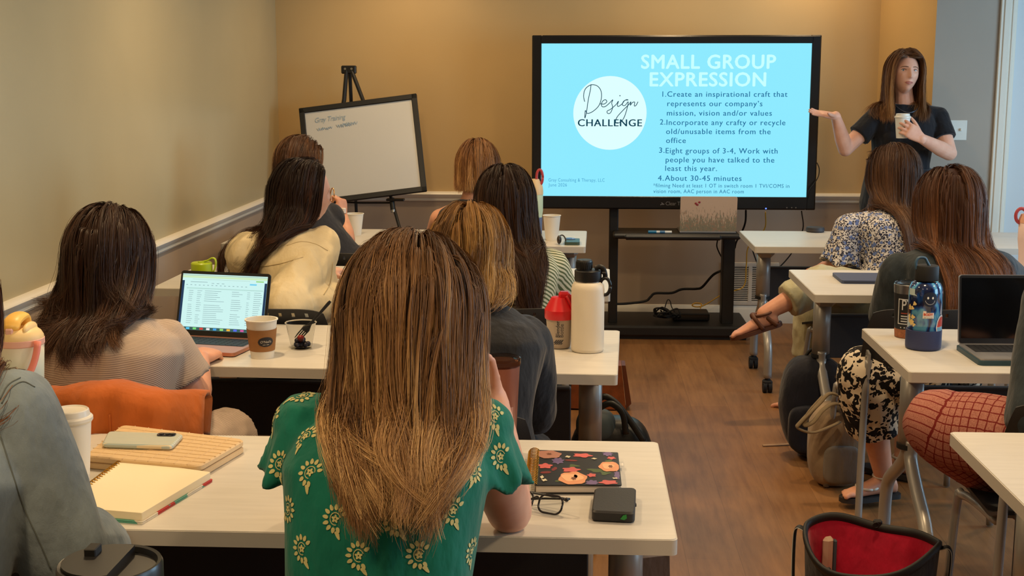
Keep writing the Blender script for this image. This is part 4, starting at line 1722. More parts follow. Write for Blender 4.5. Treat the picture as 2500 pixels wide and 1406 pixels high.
def print_motifs(person, spots, size=1.0):
    """adds flat printed motifs to the blouse mesh itself; spots: world point near the cloth, roll, mirrored"""
    me = person.topo.data
    V = [tuple(np.array(q)) for q in person.top_v]
    F, MI = list(person.top_f), [0] * len(person.top_f)
    bv = person.bv_top
    polys = motif(size)
    for p, vd, roll, mir in spots:
        h = bv.ray_cast(Vector(p), Vector(vd))
        if h[0] is None:
            continue
        c, nv = np.array(h[0]), np.array(h[1])
        u = nrm(np.cross(V3(0, 0, 1), nv))
        w = np.cross(nv, u)
        ca, sa = math.cos(roll), math.sin(roll)
        for poly in polys:
            idx = []
            for x, y in poly:
                x = -x if mir else x
                q = c + u * (x * ca - y * sa) + w * (x * sa + y * ca)
                k = bv.ray_cast(Vector(q + nv * .03), Vector(-nv), .06)
                if k[0] is None:
                    break
                idx.append(np.array(k[0]) + np.array(k[1]) * .0012)
            if len(idx) == len(poly):
                a = len(V)
                V += [tuple(q) for q in idx]
                F.append(tuple(range(a, a + len(idx))))
                MI.append(1)
    m2 = raw_mesh('blouse', np.array(V) - person.base, F, MI)
    for m in me.materials:
        m2.materials.append(m)
    m2.polygons.foreach_set('use_smooth', [True] * len(m2.polygons))
    person.topo.data = m2


spots = []
for px_, py_ in ((733, 968), (818, 1002), (668, 1028), (742, 1070), (852, 1098), (684, 1138), (754, 1158), (703, 1247), (818, 1272), (888, 1182), (738, 1345), (876, 1362), (1024, 1360), (968, 1280), (1106, 1252), (905, 945), (915, 1030), (1000, 1130),
                 (1140, 985), (1208, 1022), (1256, 1020), (1222, 1120), (1126, 1085), (1040, 1190), (1155, 1150), (672, 1330), (1150, 1350), (960, 1080), (1060, 1050), (790, 930)):
    p = PY(px_, py_, 1.2)
    spots.append((p, nrm(p - CAM), math.radians(random.Random(px_).uniform(-25, 15)), px_ % 2 == 0))
print_motifs(PB, spots, .95)
PB.trousers('trousers', M_jean)
PB.shoes(M_shoe)
M_hB = hair_mat('hair_brown_honey', [(0, (64, 44, 30)), (.3, (108, 76, 50)), (.6, (162, 122, 80)), (1, (224, 188, 134))])
PB.hair(M_hB, n=1300, N=42000, K=26, length=.60, lvar=.08, seed=5, part=.005, vol=.062, r=.0004, g_=.35, hug=-.01, hw=(.128, .048), gather=.6, gz=-.12, wave=(.032, 1.5), clump=.82, nclump=48, frizz=.02, fly=.05, curl_end=.03, tones=(.46, .27), lockvar=.22, zcut=.945, zvar=.03)

# ------------------------------------------------------------------ the other seated women
M_hDark = hair_mat('hair_dark_brown', [(0, (38, 22, 14)), (.4, (62, 38, 24)), (.75, (92, 60, 38)), (1, (124, 84, 54))])
M_hDark2 = hair_mat('hair_deep_brown', [(0, (30, 18, 12)), (.4, (52, 31, 20)), (.8, (84, 50, 32)), (1, (112, 70, 46))])
M_hBlond = hair_mat('hair_blond_streaked', [(0, (84, 56, 28)), (.35, (140, 100, 52)), (.65, (190, 148, 84)), (1, (226, 190, 126))])
M_hBob = hair_mat('hair_light_brown', [(0, (84, 54, 32)), (.4, (128, 86, 50)), (.75, (168, 122, 76)), (1, (200, 156, 104))])
M_hRed = hair_mat('hair_auburn', [(0, (62, 36, 22)), (.4, (102, 62, 36)), (.75, (146, 92, 52)), (1, (184, 128, 78))])
M_hMid = hair_mat('hair_mid_brown', [(0, (54, 34, 22)), (.4, (88, 58, 38)), (.75, (126, 88, 56)), (1, (160, 120, 80))])

# C: striped dress, typing on the laptop
M_stripeC = stripe_mat('dress_pinstripe', (196, 178, 160), (128, 112, 104), 185, 2, .55, .006)
PC = Person('woman in a thin-striped short-sleeved dress typing on the open laptop', V3(-1.25, 3.27, .54), PY(284, 772, 3.34), PY(266, 622, 3.40), (-6, -14, 2), -6, bulk=1.12, arm=1.18, slouch=.05,
            shL=PY(160, 822, 3.32), shR=PY(398, 842, 3.38), voxel=.0055,
            armR=(PY(470, 985, 3.40), PY(486, 878, 3.66), dict(d=V3(.12, 1, .05), n=V3(.15, 0, 1), th=V3(-1, 0, 0), curl=(25, 25, 15), thumb=(5, 10))),
            armL=(V3(-1.53, 3.45, .78), V3(-1.32, 3.66, .785), None),
            legL=(V3(-1.33, 3.70, .53), V3(-1.33, 3.76, .085), V3(-1.33, 3.92, .06)), legR=(V3(-1.02, 3.66, .53), V3(-.98, 3.70, .085), V3(-.96, 3.86, .06)), skin=M_skin2)
PC.top('dress_top', M_stripeC, sleeve=.62, infl=.016, slr=.020, flare=.010, hem=-.10, collar=.02, amp=.006, seed=8, wscale=11, stretch=(1.2, 1, .4), shoulder=.056)
PC.trousers('dress_skirt', M_stripeC, length=.40, infl=.02, amp=.006)
PC.shoes(M_shoe)
PC.hair(M_hDark, gather=.15, n=1000, N=17000, K=22, length=.38, lvar=.05, seed=11, vol=.045, hw=(.125, .12), r=.0005, g_=.35, wave=(.006, 1), clump=.5, nclump=60, curl_end=.035, tones=(.3, .16), lockvar=.1, zcut=.90, zvar=.025)

# D: black jacket, streaked blond hair
M_blackcloth = cloth_mat('jacket_black', (24, 24, 27), .75, .12, .1)
PD = Person('woman with streaked blond hair in a black jacket, half hidden by the woman in green', V3(-.29, 3.22, .54), PY(1172, 742, 3.33), PY(1146, 616, 3.38), (-14, -10, 4), -6, bulk=1.05, arm=1.1, slouch=.05,
            shR=PY(1282, 838, 3.33), shL=PY(1050, 828, 3.36), armR=(PY(1302, 1000, 3.42), PY(1255, 935, 3.70), None), armL=(V3(-.52, 3.42, .77), V3(-.40, 3.66, .78), None), skin=M_skin2)
PD.top('jacket', M_blackcloth, sleeve=1.85, infl=.018, slr=.020, hem=-.10, collar=.045, amp=.006, seed=14, wscale=10)
PD.trousers('trousers', M_dark)
PD.shoes(M_shoe)
PD.hair(M_hBlond, n=1000, N=14000, K=18, length=.33, lvar=.08, seed=21, part=-.01, vol=.040, r=.0005, g_=.35, wave=(.006, 1), clump=.5, nclump=70, tones=(.45, .28), lockvar=.15, hw=(.10, .08), gz=-.09, side=1.0, zcut=float(PY(1160, 722, 3.3)[2]), zvar=.012)

# E: cream jacket, leaning to the right
M_cream = cloth_mat('jacket_cream', (226, 208, 168), .85, .05, .12)
PE = Person('woman with long wavy dark hair in a cream jacket, propped on one elbow', V3(-1.06, 4.72, .54), PY(706, 560, 4.73), PY(744, 472, 4.80), (-56, -4, 6), -26, yaw_h=-10, bulk=.98, arm=1.12, slouch=.03,
            shL=PY(606, 622, 4.66), shR=PY(782, 604, 4.76), armR=(PY(694, 748, 4.42), PY(836, 732, 4.74), None), armL=(V3(-1.28, 4.95, .79), V3(-1.05, 5.12, .79), None), skin=M_skin)
PE.top('jacket', M_cream, sleeve=1.9, infl=.022, slr=.026, bag=.006, hem=-.12, collar=.03, amp=.013, seed=17, wscale=9, stretch=(1.2, 1.2, .6), shoulder=.058)
PE.trousers('trousers', M_jean)
PE.shoes(M_shoe)
PE.hair(M_hDark2, region=lambda p: p[:, 1] < .045, hairline=(.10, .0, -.075), n=800, K=24, length=.46, lvar=.10, seed=31, vol=.042, r=.0005, g_=.33, wave=(.016, 2.2), clump=.6, nclump=60, curl_end=.02, tones=(.3, .2), wind=(-.06, -.05, 0), hw=(.11, .12), lockvar=.25)

# F: green striped top
M_stripeF = stripe_mat('top_green_stripe', (208, 206, 178), (92, 104, 70), 62, 2, .55, .02)
PF = Person('woman with long straight dark hair in a green and white striped top', V3(-.27, 4.66, .54), PY(1246, 592, 4.74), PY(1234, 490, 4.79), (4, -6, -2), 2, bulk=1.03, arm=1.05, slouch=.04,
            shR=PY(1342, 652, 4.74), shL=PY(1150, 645, 4.76), armR=(PY(1366, 745, 4.86), PY(1330, 705, 5.1), None), armL=(V3(-.50, 4.9, .79), V3(-.40, 5.12, .79), None), skin=M_skin)
PF.top('striped_top', M_stripeF, sleeve=.9, infl=.020, slr=.028, flare=.006, hem=.04, tflare=.05, collar=.015, amp=.006, seed=23, wscale=11)
PF.trousers('trousers', M_dark)
PF.shoes(M_shoe)
PF.hair(M_hDark, n=800, K=24, length=.50, lvar=.06, seed=41, vol=.046, r=.0005, g_=.35, wave=(.009, 1.5), clump=.5, nclump=60, curl_end=.03, tones=(.3, .16), wind=(.10, 0, 0), lockvar=.12)

# G: front row, mostly hidden behind E
M_greyT = cloth_mat('shirt_charcoal', (40, 40, 44))
PG = Person('woman with swept-back brown hair seated in front of the woman in cream, mostly hidden', V3(-.97, 5.98, .54), PY(700, 490, 6.04), PY(732, 398, 6.10), (-30, 0, 0), -40, arm=1.08, shR=PY(762, 552, 5.98),
            armR=(PY(846, 588, 6.24), PY(836, 528, 6.42), dict(d=V3(-.1, .2, 1), n=V3(.8, -.4, 0), th=V3(-.5, -.6, 0), curl=(50, 50, 30))), armL=(V3(-1.26, 6.2, .79), V3(-1.32, 6.40, .79), None), skin=M_skin2)
PG.top('shirt', M_greyT, sleeve=.5, infl=.014)
PG.trousers('trousers', M_dark)
PG.shoes(M_shoe)
PG.hair(M_hMid, n=800, K=16, length=.26, seed=51, vol=.034, r=.0005, g_=.33, wave=(.008, 2), tones=(.35, .2), front=-.5, side=.3, gather=.4, gz=-.05, hw=(.06, .04), hairline=(.06, .0, -.07))

# H: bob and black sleeveless top
PH = Person('woman with a light brown bob in a black sleeveless top, front row beside the easel', V3(-.50, 5.98, .54), PY(1152, 484, 6.03), PY(1166, 405, 6.08), (-4, -2, -2), 6, arm=1.05,
            shL=PY(1076, 536, 6.03), shR=PY(1236, 538, 6.05), armL=(PY(1052, 604, 6.22), V3(-.60, 6.42, .79), None), armR=(V3(-.28, 6.22, .80), V3(-.36, 6.45, .79), None), skin=M_skin2)
PH.top('sleeveless_top', M_blackcloth, sleeve=0, infl=.010, hem=-.1, shoulder=.044, strap=.58)
PH.trousers('trousers', M_dark)
PH.shoes(M_shoe)
PH.hair(M_hBob, n=800, K=16, length=.30, lvar=.05, seed=61, vol=.030, r=.0005, g_=.4, wave=(.003, 1), clump=.4, tones=(.42, .22), zcut=float(PY(1150, 462, 6.0)[2]), zvar=.008)

# I: blue floral blouse, legs crossed to the left
def floral_mat(name, bg, dark, accent, scale, rough=.85, thr=.5, warp=.35):
    n = NT(name)
    c = n.co('Object')
    nz = n.n('ShaderNodeTexNoise')
    nz.inputs['Scale'].default_value = scale * .9
    nz.inputs['Detail'].default_value = 2
    n.l(c, nz.inputs['Vector'])
    vm = n.n('ShaderNodeVectorMath')
    vm.operation = 'MULTIPLY_ADD'
    n.l(nz.outputs['Color'], vm.inputs[0])
    vm.inputs[1].default_value = (warp / scale * 6,) * 3
    n.l(c, vm.inputs[2])
    vo = n.n('ShaderNodeTexVoronoi')
    vo.inputs['Scale'].default_value = scale
    n.l(vm.outputs[0], vo.inputs['Vector'])
    vo2 = n.n('ShaderNodeTexVoronoi')
    vo2.inputs['Scale'].default_value = scale * .33
    n.l(vm.outputs[0], vo2.inputs['Vector'])
    m1 = n.math('LESS_THAN', vo.outputs['Distance'], thr)
    m2 = n.math('LESS_THAN', vo2.outputs['Distance'], .34)
    n.base(n.mix(m2, n.mix(m1, bg, dark), accent))
    n.set(rough=rough, spec=.2)
    return n.m


M_floralI = floral_mat('blouse_blue_floral', (206, 202, 200), (44, 46, 66), (96, 116, 170), 118, thr=.50)
M_sage = cloth_mat('trouser_sage', (176, 170, 138), .85, .06)
PI_ = Person('woman in a blue floral blouse and pale green trousers, legs crossed', voxel=.0055, hip=V3(1.47, 5.98, .56), neck=PY(2166, 510, 6.08), head=PY(2182, 418, 6.13), face=(24, 4, 2), yaw=22, yaw_h=48, arm=1.0,
             shL=PY(2070, 556, 6.02), shR=PY(2226, 552, 6.16), armL=(PY(2052, 640, 6.02), PY(2005, 655, 6.2), None), armR=(V3(1.72, 6.3, .72), V3(1.5, 6.45, .79), None),
             legR=(PY(2005, 690, 5.86), PY(1866, 765, 5.78), PY(1752, 800, 5.76)), legL=(PY(1985, 735, 6.06), V3(1.08, 6.05, .085), V3(.95, 6.12, .06)), skin=M_skin2)


def flutter(g, s):
    for sd in 'LR':
        sh, el, _ = s.arms[sd]
        d = nrm(el - sh)
        e1 = nrm(np.cross(d, V3(.3, 1, .2)))
        e2 = np.cross(d, e1)
        rings = []
        for u, rr in ((-.01, .060), (.06, .070), (.14, .085), (.165, .092)):
            t = np.arange(36) / 36 * 2 * math.pi
            w = 1 + .10 * np.sin(5 * t) * max(0, u) / .165
            rings.append(sh + d * u + np.outer(np.cos(t) * rr * w, e1) + np.outer(np.sin(t) * rr * w, e2) + np.outer(.012 * np.sin(4 * t + 1) * max(0, u) / .165, d))
        g.loft(rings, True)


PI_.top('blouse', M_floralI, sleeve=0, infl=.018, hem=.10, tflare=.10, collar=.015, amp=.005, seed=33, extra=flutter)
tr = PI_.trousers('trousers', M_sage, length=.80, infl=.014, flare=.020, amp=.008)
M_sandal = MAT('sandal_brown', (92, 54, 34), .55)
for sd in 'LR':
    hj, kn, an, toe = PI_.legs[sd]
    d = nrm(toe - an)
    s_ = nrm(np.cross(d, V3(0, 0, 1)))
    nup = np.cross(s_, d)
    g = G()
    rings = []
    for u, w in smooth_path([(-.064, .010), (-.055, .022), (-.04, .033), (.02, .034), (.09, .040), (.14, .036), (.168, .022), (.178, .008)], 4):
        c = an + d * u - nup * .062
        rings.append(np.array([c + s_ * w * a + nup * b for a, b in ((-1, .006), (1, .006), (1, -.012), (-1, -.012))]))
    g.loft(rings, True)
    so = OBJ('sandal', g, M_sandal, PI_.o, base=PI_.base)
    g = G()
    for u0, u1, hgt in ((.03, .075, .012), (-.035, .03, -.005)):
        pts = [an + d * (u0 if k in (0, 4) else (u0 + u1) / 2) + s_ * .040 * math.cos(math.pi * k / 4) + nup * (-.06 + (.062 + hgt) * math.sin(math.pi * k / 4) ** .8) for k in range(5)]
        g.tube(smooth_path(pts), .006, 8, flat=1.6)
    pts = [an + s_ * .040 * math.cos(a) + d * (.045 * math.sin(a) * (1 if math.sin(a) > 0 else .75)) + nup * .004 for a in np.linspace(0, 2 * math.pi, 17)]
    g.tube(pts, .0065, 8)
    OBJ('sandal_strap', g, M_sandal, so, base=PI_.base, smooth=True)
PI_.hair(M_hMid, n=800, K=24, length=.50, lvar=.05, seed=71, vol=.040, r=.0005, g_=.38, wave=(.004, 1), clump=.45, nclump=60, tones=(.35, .2), wind=(.03, 0, 0))

# J: dark denim jacket, long auburn hair, black and white print skirt
M_denimD = cloth_mat('jacket_dark_denim', (44, 52, 58), .85, .18, .15, 14)
PJ = Person('woman with long auburn hair in a dark denim jacket and floral skirt', V3(1.30, 4.66, .55), PY(2318, 600, 4.74), PY(2318, 497, 4.79), (8, -4, 0), 6, voxel=.0055, yaw_h=34, bulk=1.08, arm=1.12, slouch=.05,
            shL=PY(2200, 668, 4.70), shR=PY(2432, 662, 4.76), armL=(PY(2166, 770, 4.78), PY(2235, 712, 5.08), None), armR=(V3(1.66, 4.95, .78), V3(1.52, 5.14, .79), None),
            legL=(PY(2110, 908, 4.56), PY(2158, 1165, 4.70), PY(2158, 1165, 4.70) + V3(-.15, -.05, 0)), legR=(V3(1.30, 5.02, .53), V3(1.28, 5.0, .09), V3(1.16, 5.10, .06)), skin=M_skin2)
PJ.top('jacket', M_denimD, sleeve=1.85, infl=.020, slr=.022, hem=-.08, collar=.03, amp=.006, seed=37, wscale=10)
M_skirt = floral_mat('skirt_black_white_floral', (220, 206, 184), (26, 24, 26), (30, 27, 29), 26, thr=.5, warp=.7)
PJ.trousers('skirt', M_skirt, length=.76, infl=.020, flare=.034, amp=.008)
M_strapw = MAT('sandal_pale', (206, 196, 184), .5)
for sd in 'LR':
    hj, kn, an, toe = PJ.legs[sd]
    d = nrm((toe - an) * (1, 1, 0))
    s_ = V3(-d[1], d[0], 0)
    g = G()
    rings = []
    for u, w in smooth_path([(-.064, .012), (-.06, .024), (-.045, .034), (.02, .036), (.09, .042), (.14, .038), (.168, .024), (.178, .010)], 4):
        c = V3(an[0], an[1], an[2] - .085 + .006) + d * u
        rings.append(np.array([c + s_ * w * a + V3(0, 0, b) for a, b in ((-1, .018), (1, .018), (1, 0), (-1, 0))]))
    g.loft(rings, True)
    so = OBJ('sandal', g, MAT('sandal_sole_dark', (40, 36, 36), .6), PJ.o, base=PJ.base)
    g = G()
    for u0, rr, zz in ((0, .040, .005), (.07, .042, -.03)):
        pts = [an + s_ * rr * math.cos(a) + d * (u0 + .038 * math.sin(a)) + V3(0, 0, zz) for a in np.linspace(0, 2 * math.pi, 17)]
        g.tube(pts, .005, 8)
    OBJ('sandal_strap', g, M_strapw, so, base=PJ.base, smooth=True)
PJ.hair(M_hRed, n=800, K=24, length=.58, lvar=.06, seed=81, vol=.055, r=.0005, g_=.34, hw=(.115, .12), wave=(.008, 1.2), clump=.5, nclump=80, tones=(.35, .22), curl_end=.01, lockvar=.15)

# K: only the bent leg and a sleeve reach into the frame
PK = Person('person in red net-patterned leggings, one leg folded on the chair at the right edge', V3(1.36, 3.34, .60), V3(1.38, 3.34, 1.06), V3(1.38, 3.40, 1.20), (0, -6, 0), 0, yaw_h=60, arm=1.1,
            armL=(PY(2525, 1020, 3.24), V3(1.3, 3.55, .80), None), armR=(V3(1.62, 3.6, .79), V3(1.5, 3.75, .79), None),
            legL=(PY(2290, 1035, 3.50), PY(2560, 1270, 3.60), PY(2600, 1330, 3.72)), legR=(V3(1.45, 3.72, .56), V3(1.45, 3.78, .085), V3(1.45, 3.94, .06)), skin=M_skin2)
PK.top('jacket', M_denimD, sleeve=1.8, infl=.02, slr=.024, hem=-.05, amp=.005)


def net_mat():
    n = NT('leggings_red_net')
    c = n.co('UV')
    nz = n.n('ShaderNodeTexNoise')
    nz.inputs['Scale'].default_value = 30
    n.l(c, nz.inputs['Vector'])
    vm = n.n('ShaderNodeVectorMath')
    vm.operation = 'MULTIPLY_ADD'
    n.l(nz.outputs['Color'], vm.inputs[0])
    vm.inputs[1].default_value = (.012, .012, 0)
    n.l(c, vm.inputs[2])
    x, y, z = n.sep(vm.outputs[0])
    fx = n.math('FRACT', n.math('MULTIPLY', x, 27))
    fy = n.math('FRACT', n.math('MULTIPLY', y, 27))
    m = n.math('MAXIMUM', n.math('LESS_THAN', fx, .14), n.math('LESS_THAN', fy, .14))
    spk = n.noise(n.co('Object'), 300, 2)
    n.base(n.mix(m, n.ramp(spk, [(.35, (150, 92, 80)), (.65, (174, 118, 104))]), (112, 30, 26)))
    n.set(rough=.8, spec=.2)
    return n.m


hj, kn, an, toe = PK.legs['L']
P = smooth_path([hj, hj * .5 + kn * .5 + V3(0, 0, .02), kn + nrm(hj - kn) * .05, kn, kn * .85 + an * .15 + V3(0, 0, -.01), kn * .5 + an * .5, an], 8)
rr = np.interp(np.linspace(0, 1, len(P)), [0, .25, .40, .5, .62, .8, 1], [.112, .110, .102, .094, .092, .080, .055])
g = G()
n_ = 40
g.tube(P, rr, n_, rnd=True)
lo = OBJ('leggings', g, net_mat(), PK.o, base=PK.base, smooth=True)
uv = lo.data.uv_layers.new(name='UVMap')
nv_ = len(g.verts()) - 2
arc = np.concatenate([[0], np.cumsum(np.linalg.norm(np.diff(g.verts()[:nv_].reshape(-1, n_, 3).mean(1), axis=0), axis=1))])
for poly in lo.data.polygons:
    ks = [lo.data.loops[li].vertex_index for li in poly.loop_indices]
    cols_ = [k % n_ for k in ks if k < nv_]
    wrap = cols_ and max(cols_) - min(cols_) > n_ / 2
    for li, k in zip(poly.loop_indices, ks):
        if k < nv_:
            cc_ = k % n_
            if wrap and cc_ < n_ / 2:
                cc_ += n_
            uv.data[li].uv = (cc_ / n_ * 1.0, arc[k // n_] * 1.75)
PK.trousers('trousers_seat', M_dark, length=.3, infl=.004)
PK.shoes(M_shoe)
PK.hair(M_hMid, n=800, K=14, length=.35, seed=91, r=.0005, g_=.35)

# A: denim jacket at the left edge
M_denimL = cloth_mat('jacket_light_denim', (122, 136, 146), .85, .10, .2, 10)
PA = Person('person in a faded blue denim jacket at the left edge, arm on the near table', V3(-1.16, 1.98, .55), PY(-150, 950, 2.06), PY(-200, 740, 2.12), (-10, -8, 0), -8, bulk=1.1, arm=1.12,
            shR=PY(28, 1012, 2.05), armR=(PY(150, 1340, 2.08), PY(262, 1350, 2.30), None), skin=M_skin)
PA.top('jacket', M_denimL, sleeve=1.85, infl=.022, slr=.030, bag=.004, hem=-.1, collar=.04, amp=.006, seed=41, wscale=10, shoulder=.062)
bv = PA.bv_top


def seam(person, pts, r_=.0022, name='seam', mat=None):
    P_ = smooth_path([np.array(p) for p in pts], 8)
    out = []
    for p in P_:
        h = person.bv_top.ray_cast(Vector(p), Vector(nrm(p - CAM)))
        if h[0] is not None:
            out.append(np.array(h[0]) + np.array(h[1]) * r_ * .4)
    if len(out) > 3:
        return OBJ(name, G().tube(out, r_, 6), mat, person.topo, base=person.base, smooth=True)


M_seam = MAT('denim_seam', (96, 104, 104), .85)
for pl in ([(0, 1060), (22, 1130), (55, 1230), (100, 1330), (125, 1390)], [(4, 985), (25, 950), (55, 932), (85, 945)], [(0, 975), (20, 940), (50, 922)]):
    seam(PA, [PY(x, y, 1.7) for x, y in pl], .0012, mat=M_seam)
PA.trousers('trousers', M_jean)
PA.shoes(M_shoe)
PA.hair(M_hRed, n=800, K=22, length=.52, seed=101, vol=.05, r=.0005, g_=.32, wave=(.015, 1.5), tones=(.5, .2), hw=(.10, .07), curl_end=.02)

M_gold2 = MAT('glasses_gold', (200, 150, 90), .3, .9)
for q in (-.034, .034):
    pts = [PE.head + PE.R @ V3(q + .027 * math.cos(a), .102 - .05 * abs(q + .027 * math.cos(a)) * 3, .002 + .026 * math.sin(a)) for a in np.linspace(0, 2 * math.pi, 21)]
    OBJ('glasses_rim', G().tube(pts, .0022, 6), M_gold2, PE.o, base=PE.base, smooth=True)

# seams of the cream jacket
M_seamc = MAT('cream_seam', (190, 170, 130), .85)
for pl in ([(575, 668), (610, 655), (660, 648), (700, 640), (740, 628)], [(700, 600), (735, 590), (770, 596), (800, 612)], [(812, 640), (806, 690), (790, 720)]):
    seam(PE, [PY(x, y, 4.1) for x, y in pl], .0016, mat=M_seamc)

# ------------------------------------------------------------------ the presenter
M_navy = cloth_mat('dress_navy_black', (20, 20, 26), .8, .08, .06)
cupc = PY(2203, 306, 7.07)
PL = Person('standing presenter in a black short-sleeved top, one palm raised towards the screen', PY(2190, 492, 7.34), PY(2209, 250, 7.32), PY(2208, 177, 7.29), (186, 6, -3), 178, bulk=1.03, arm=1.02, slouch=-.01, voxel=.0042, hi=True,
            shR=PY(2141, 287, 7.31), shL=PY(2289, 287, 7.33),
            armR=(PY(2064, 364, 7.26), PY(2040, 283, 7.16), dict(d=V3(-.90, -.25, .16), n=V3(.15, .35, -1), th=V3(.2, -1, 0), curl=(-4, 6, 6), thumb=(0, 10), fan=2, spread_curl=2)),
            armL=(PY(2318, 374, 7.22), PY(2249, 338, 7.03), dict(d=V3(-.80, -.12, .52), n=V3(.25, -.95, .05), th=V3(0, .2, 1), curl=(14, 34, 34), thumb=(10, 10), fan=4, thumb_out=.6)),
            legL=(V3(2.0, 7.30, .47), V3(2.0, 7.36, .085), V3(2.02, 7.18, .06)), legR=(V3(1.78, 7.30, .47), V3(1.77, 7.36, .085), V3(1.75, 7.18, .06)), skin=M_skin)
PL.top('black_top', M_navy, sleeve=.58, infl=.012, slr=.014, flare=.003, hem=-.05, collar=.0, amp=.003, voxel=.006, seed=51)
PL.trousers('trousers', M_navy, length=1, infl=.03, top=.35)
PL.shoes(M_shoe)
PL.face()
M_hL = hair_mat('hair_light_auburn', [(0, (78, 48, 28)), (.4, (122, 80, 48)), (.75, (164, 116, 70)), (1, (196, 152, 98))])
PL.hair(M_hL, n=900, N=18000, K=22, length=.40, lvar=.03, seed=111, part=.012, vol=.036, r=.00045, g_=.36, back=0, front=.16, hw=(.122, .12), wave=(.003, 1), clump=.4, nclump=70, tones=(.35, .2), hairline=(.070, .0, -.08), zcut=float(PY(2200, 292, 7.25)[2]), zvar=.012, faceclear=.064, ps=.40, yflow=-.15, side=1.3)
nl = [PL.neck + PL.r * x + PL.fw * y + V3(0, 0, z) for x, y, z in ((-.075, .02, .02), (-.06, .075, -.02), (-.02, .112, -.045), (.02, .112, -.045), (.06, .075, -.02), (.075, .02, .02))]
OBJ('necklace', G().tube(smooth_path(nl), .004, 6), MAT('necklace_grey', (70, 74, 84), .3, .6), PL.o, base=PL.base, smooth=True)

# ------------------------------------------------------------------ things on the tables
ZT = .74


def on(px, py, z=ZT):
    return PZ(px, py, z)


def hz(py, y, px=1250):
    return float(PY(px, py, y)[2]) - ZT


M_white = MAT('cup_paper_white', (226, 222, 212), .55)
M_cream = MAT('bottle_powder_white', (222, 212, 194), .5, bump=.15, bscale=900)
M_lidw = MAT('lid_white', (222, 218, 208), .35)


def clear_mat(name, col, rough=.05, alpha=.3):
    n = NT(name)
    n.base(col)
    n.set(rough=rough, trans=1.0, ior=1.1, spec=.5)
    return n.m


M_clear = clear_mat('clear_plastic', (238, 238, 236), .03)


def paper_cup(px, py, top_py, w_px, label, rim_w=None, taper=.72, group=None):
    c = on(px, py)
    h = hz(top_py, c[1], px)
    s = FPX / np.linalg.norm(c - CAM)
    r = w_px / s / 2
    t = EMPTY('paper_cup', c, label, 'cup', group=group)
    prof = [(r * taper * .9, .004), (r * taper, .0), (r * taper, .002), (r, h - .004), (r + .003, h - .003), (r + .003, h), (r - .002, h), (r * taper * .95, .012)]
    OBJ('cup_body', G().lathe(prof, n=36), M_white, t, smooth=False, angle=50)
    return t, r, h


GRP_CUP = 'plain white paper cups on the front left table'
paper_cup(865, 573, 521, 46, 'white paper cup on the front table below the whiteboard', group=GRP_CUP)
t, r, h = paper_cup(1347, 587, 525, 42, 'white paper cup on the front table below the screen corner', group=GRP_CUP)

# coffee cup with brown sleeve
c = on(641, 872)
h = hz(778, c[1], 641)
r = .047
k = EMPTY('coffee_cup', c, 'white paper coffee cup with a brown cardboard sleeve beside the open laptop', 'cup')
R_ = lambda z: .034 + (r - .034) * z / h
OBJ('cup_body', G().lathe([(.031, .004), (.034, 0), (R_(h - .005), h - .005), (r + .003, h - .003), (r + .003, h), (r - .002, h), (.032, .015)], n=40), M_white, k, angle=50)
z0, z1 = h * .20, h * .76
sl = OBJ('cup_sleeve', G().lathe([(R_(z0) + .0015, z0), (R_(z1) + .0015, z1), (R_(z1) - .0005, z1), (R_(z0) - .0005, z0)], n=40, cap=False), MAT('sleeve_kraft', (150, 104, 58), .8, var=.05, vscale=30), k)


def on_cyl(g, polys, rfun, a0, z0, scale, mi=0, lift=.0015, sy=1.0):
    """bend flat polygons (u,v) round a vertical axis: u along the surface, v up; a0 = angle facing out"""
    cut_ = []
    for p in polys:
        us = [q[0] for q in p]
        if len(p) == 4 and max(us) - min(us) > .3 and abs(p[0][1] - p[1][1]) < .03:   # long bars follow the curve in short pieces
            x0, x1 = min(us), max(us)
            y0, y1 = min(q[1] for q in p), max(q[1] for q in p)
            cut_ += [[(x0 + (x1 - x0) * i / 10, y0), (x0 + (x1 - x0) * (i + 1) / 10, y0), (x0 + (x1 - x0) * (i + 1) / 10, y1), (x0 + (x1 - x0) * i / 10, y1)] for i in range(10)]
        else:
            cut_.append(p)
    for p in cut_:
        vs = []
        for u, v in p:
            z = z0 + v * scale * sy
            rr_ = rfun(z) + lift
            a = a0 + u * scale / rr_
            vs.append((rr_ * math.cos(a), rr_ * math.sin(a), z))
        g.add(vs, [tuple(range(len(vs)))], mi)


def text_polys(body, **kw):
    v, f = text_mesh(body, **kw)
    w = v[:, 0].max() - v[:, 0].min()
    return [[((v[i][0] - v[:, 0].min()) / w, v[i][1] / w) for i in q] for q in f]


def center(pl, du=.5, dv=0.0):
    return [[(u - du, v - dv) for u, v in p] for p in pl]


af = math.atan2(-c[1], -c[0])   # angle from the cup towards the camera
ov = [[(.5 * math.cos(a), .30 * math.sin(a)) for a in np.linspace(0, 2 * math.pi, 33)[:-1]]]
g = G()
strips = []
n_ = 16
for i in range(n_):
    x0, x1 = -.5 + i / n_, -.5 + (i + 1) / n_
    q = lambda x: .30 * math.sqrt(max(0, 1 - (2 * x) ** 2))
    strips.append([(x0, -q(x0)), (x1, -q(x1)), (x1, q(x1)), (x0, q(x0))])
on_cyl(g, strips, R_, af + .28, h * .46, .050, lift=.0022)
lg_ = OBJ('sleeve_logo', g, MAT('logo_black_oval', (34, 32, 36), .6), sl)
g = G()
on_cyl(g, center(text_polys("O'Neil's", shear=.2)), R_, af + .28, h * .46 - .003, .034, lift=.0029)
on_cyl(g, [[(x, -.03), (x + w_, -.03), (x + w_, .03), (x, .03)] for x, w_ in ((-.5, .42), (.05, .40))], R_, af + .28, h * .46 - .0085, .020, lift=.0029)
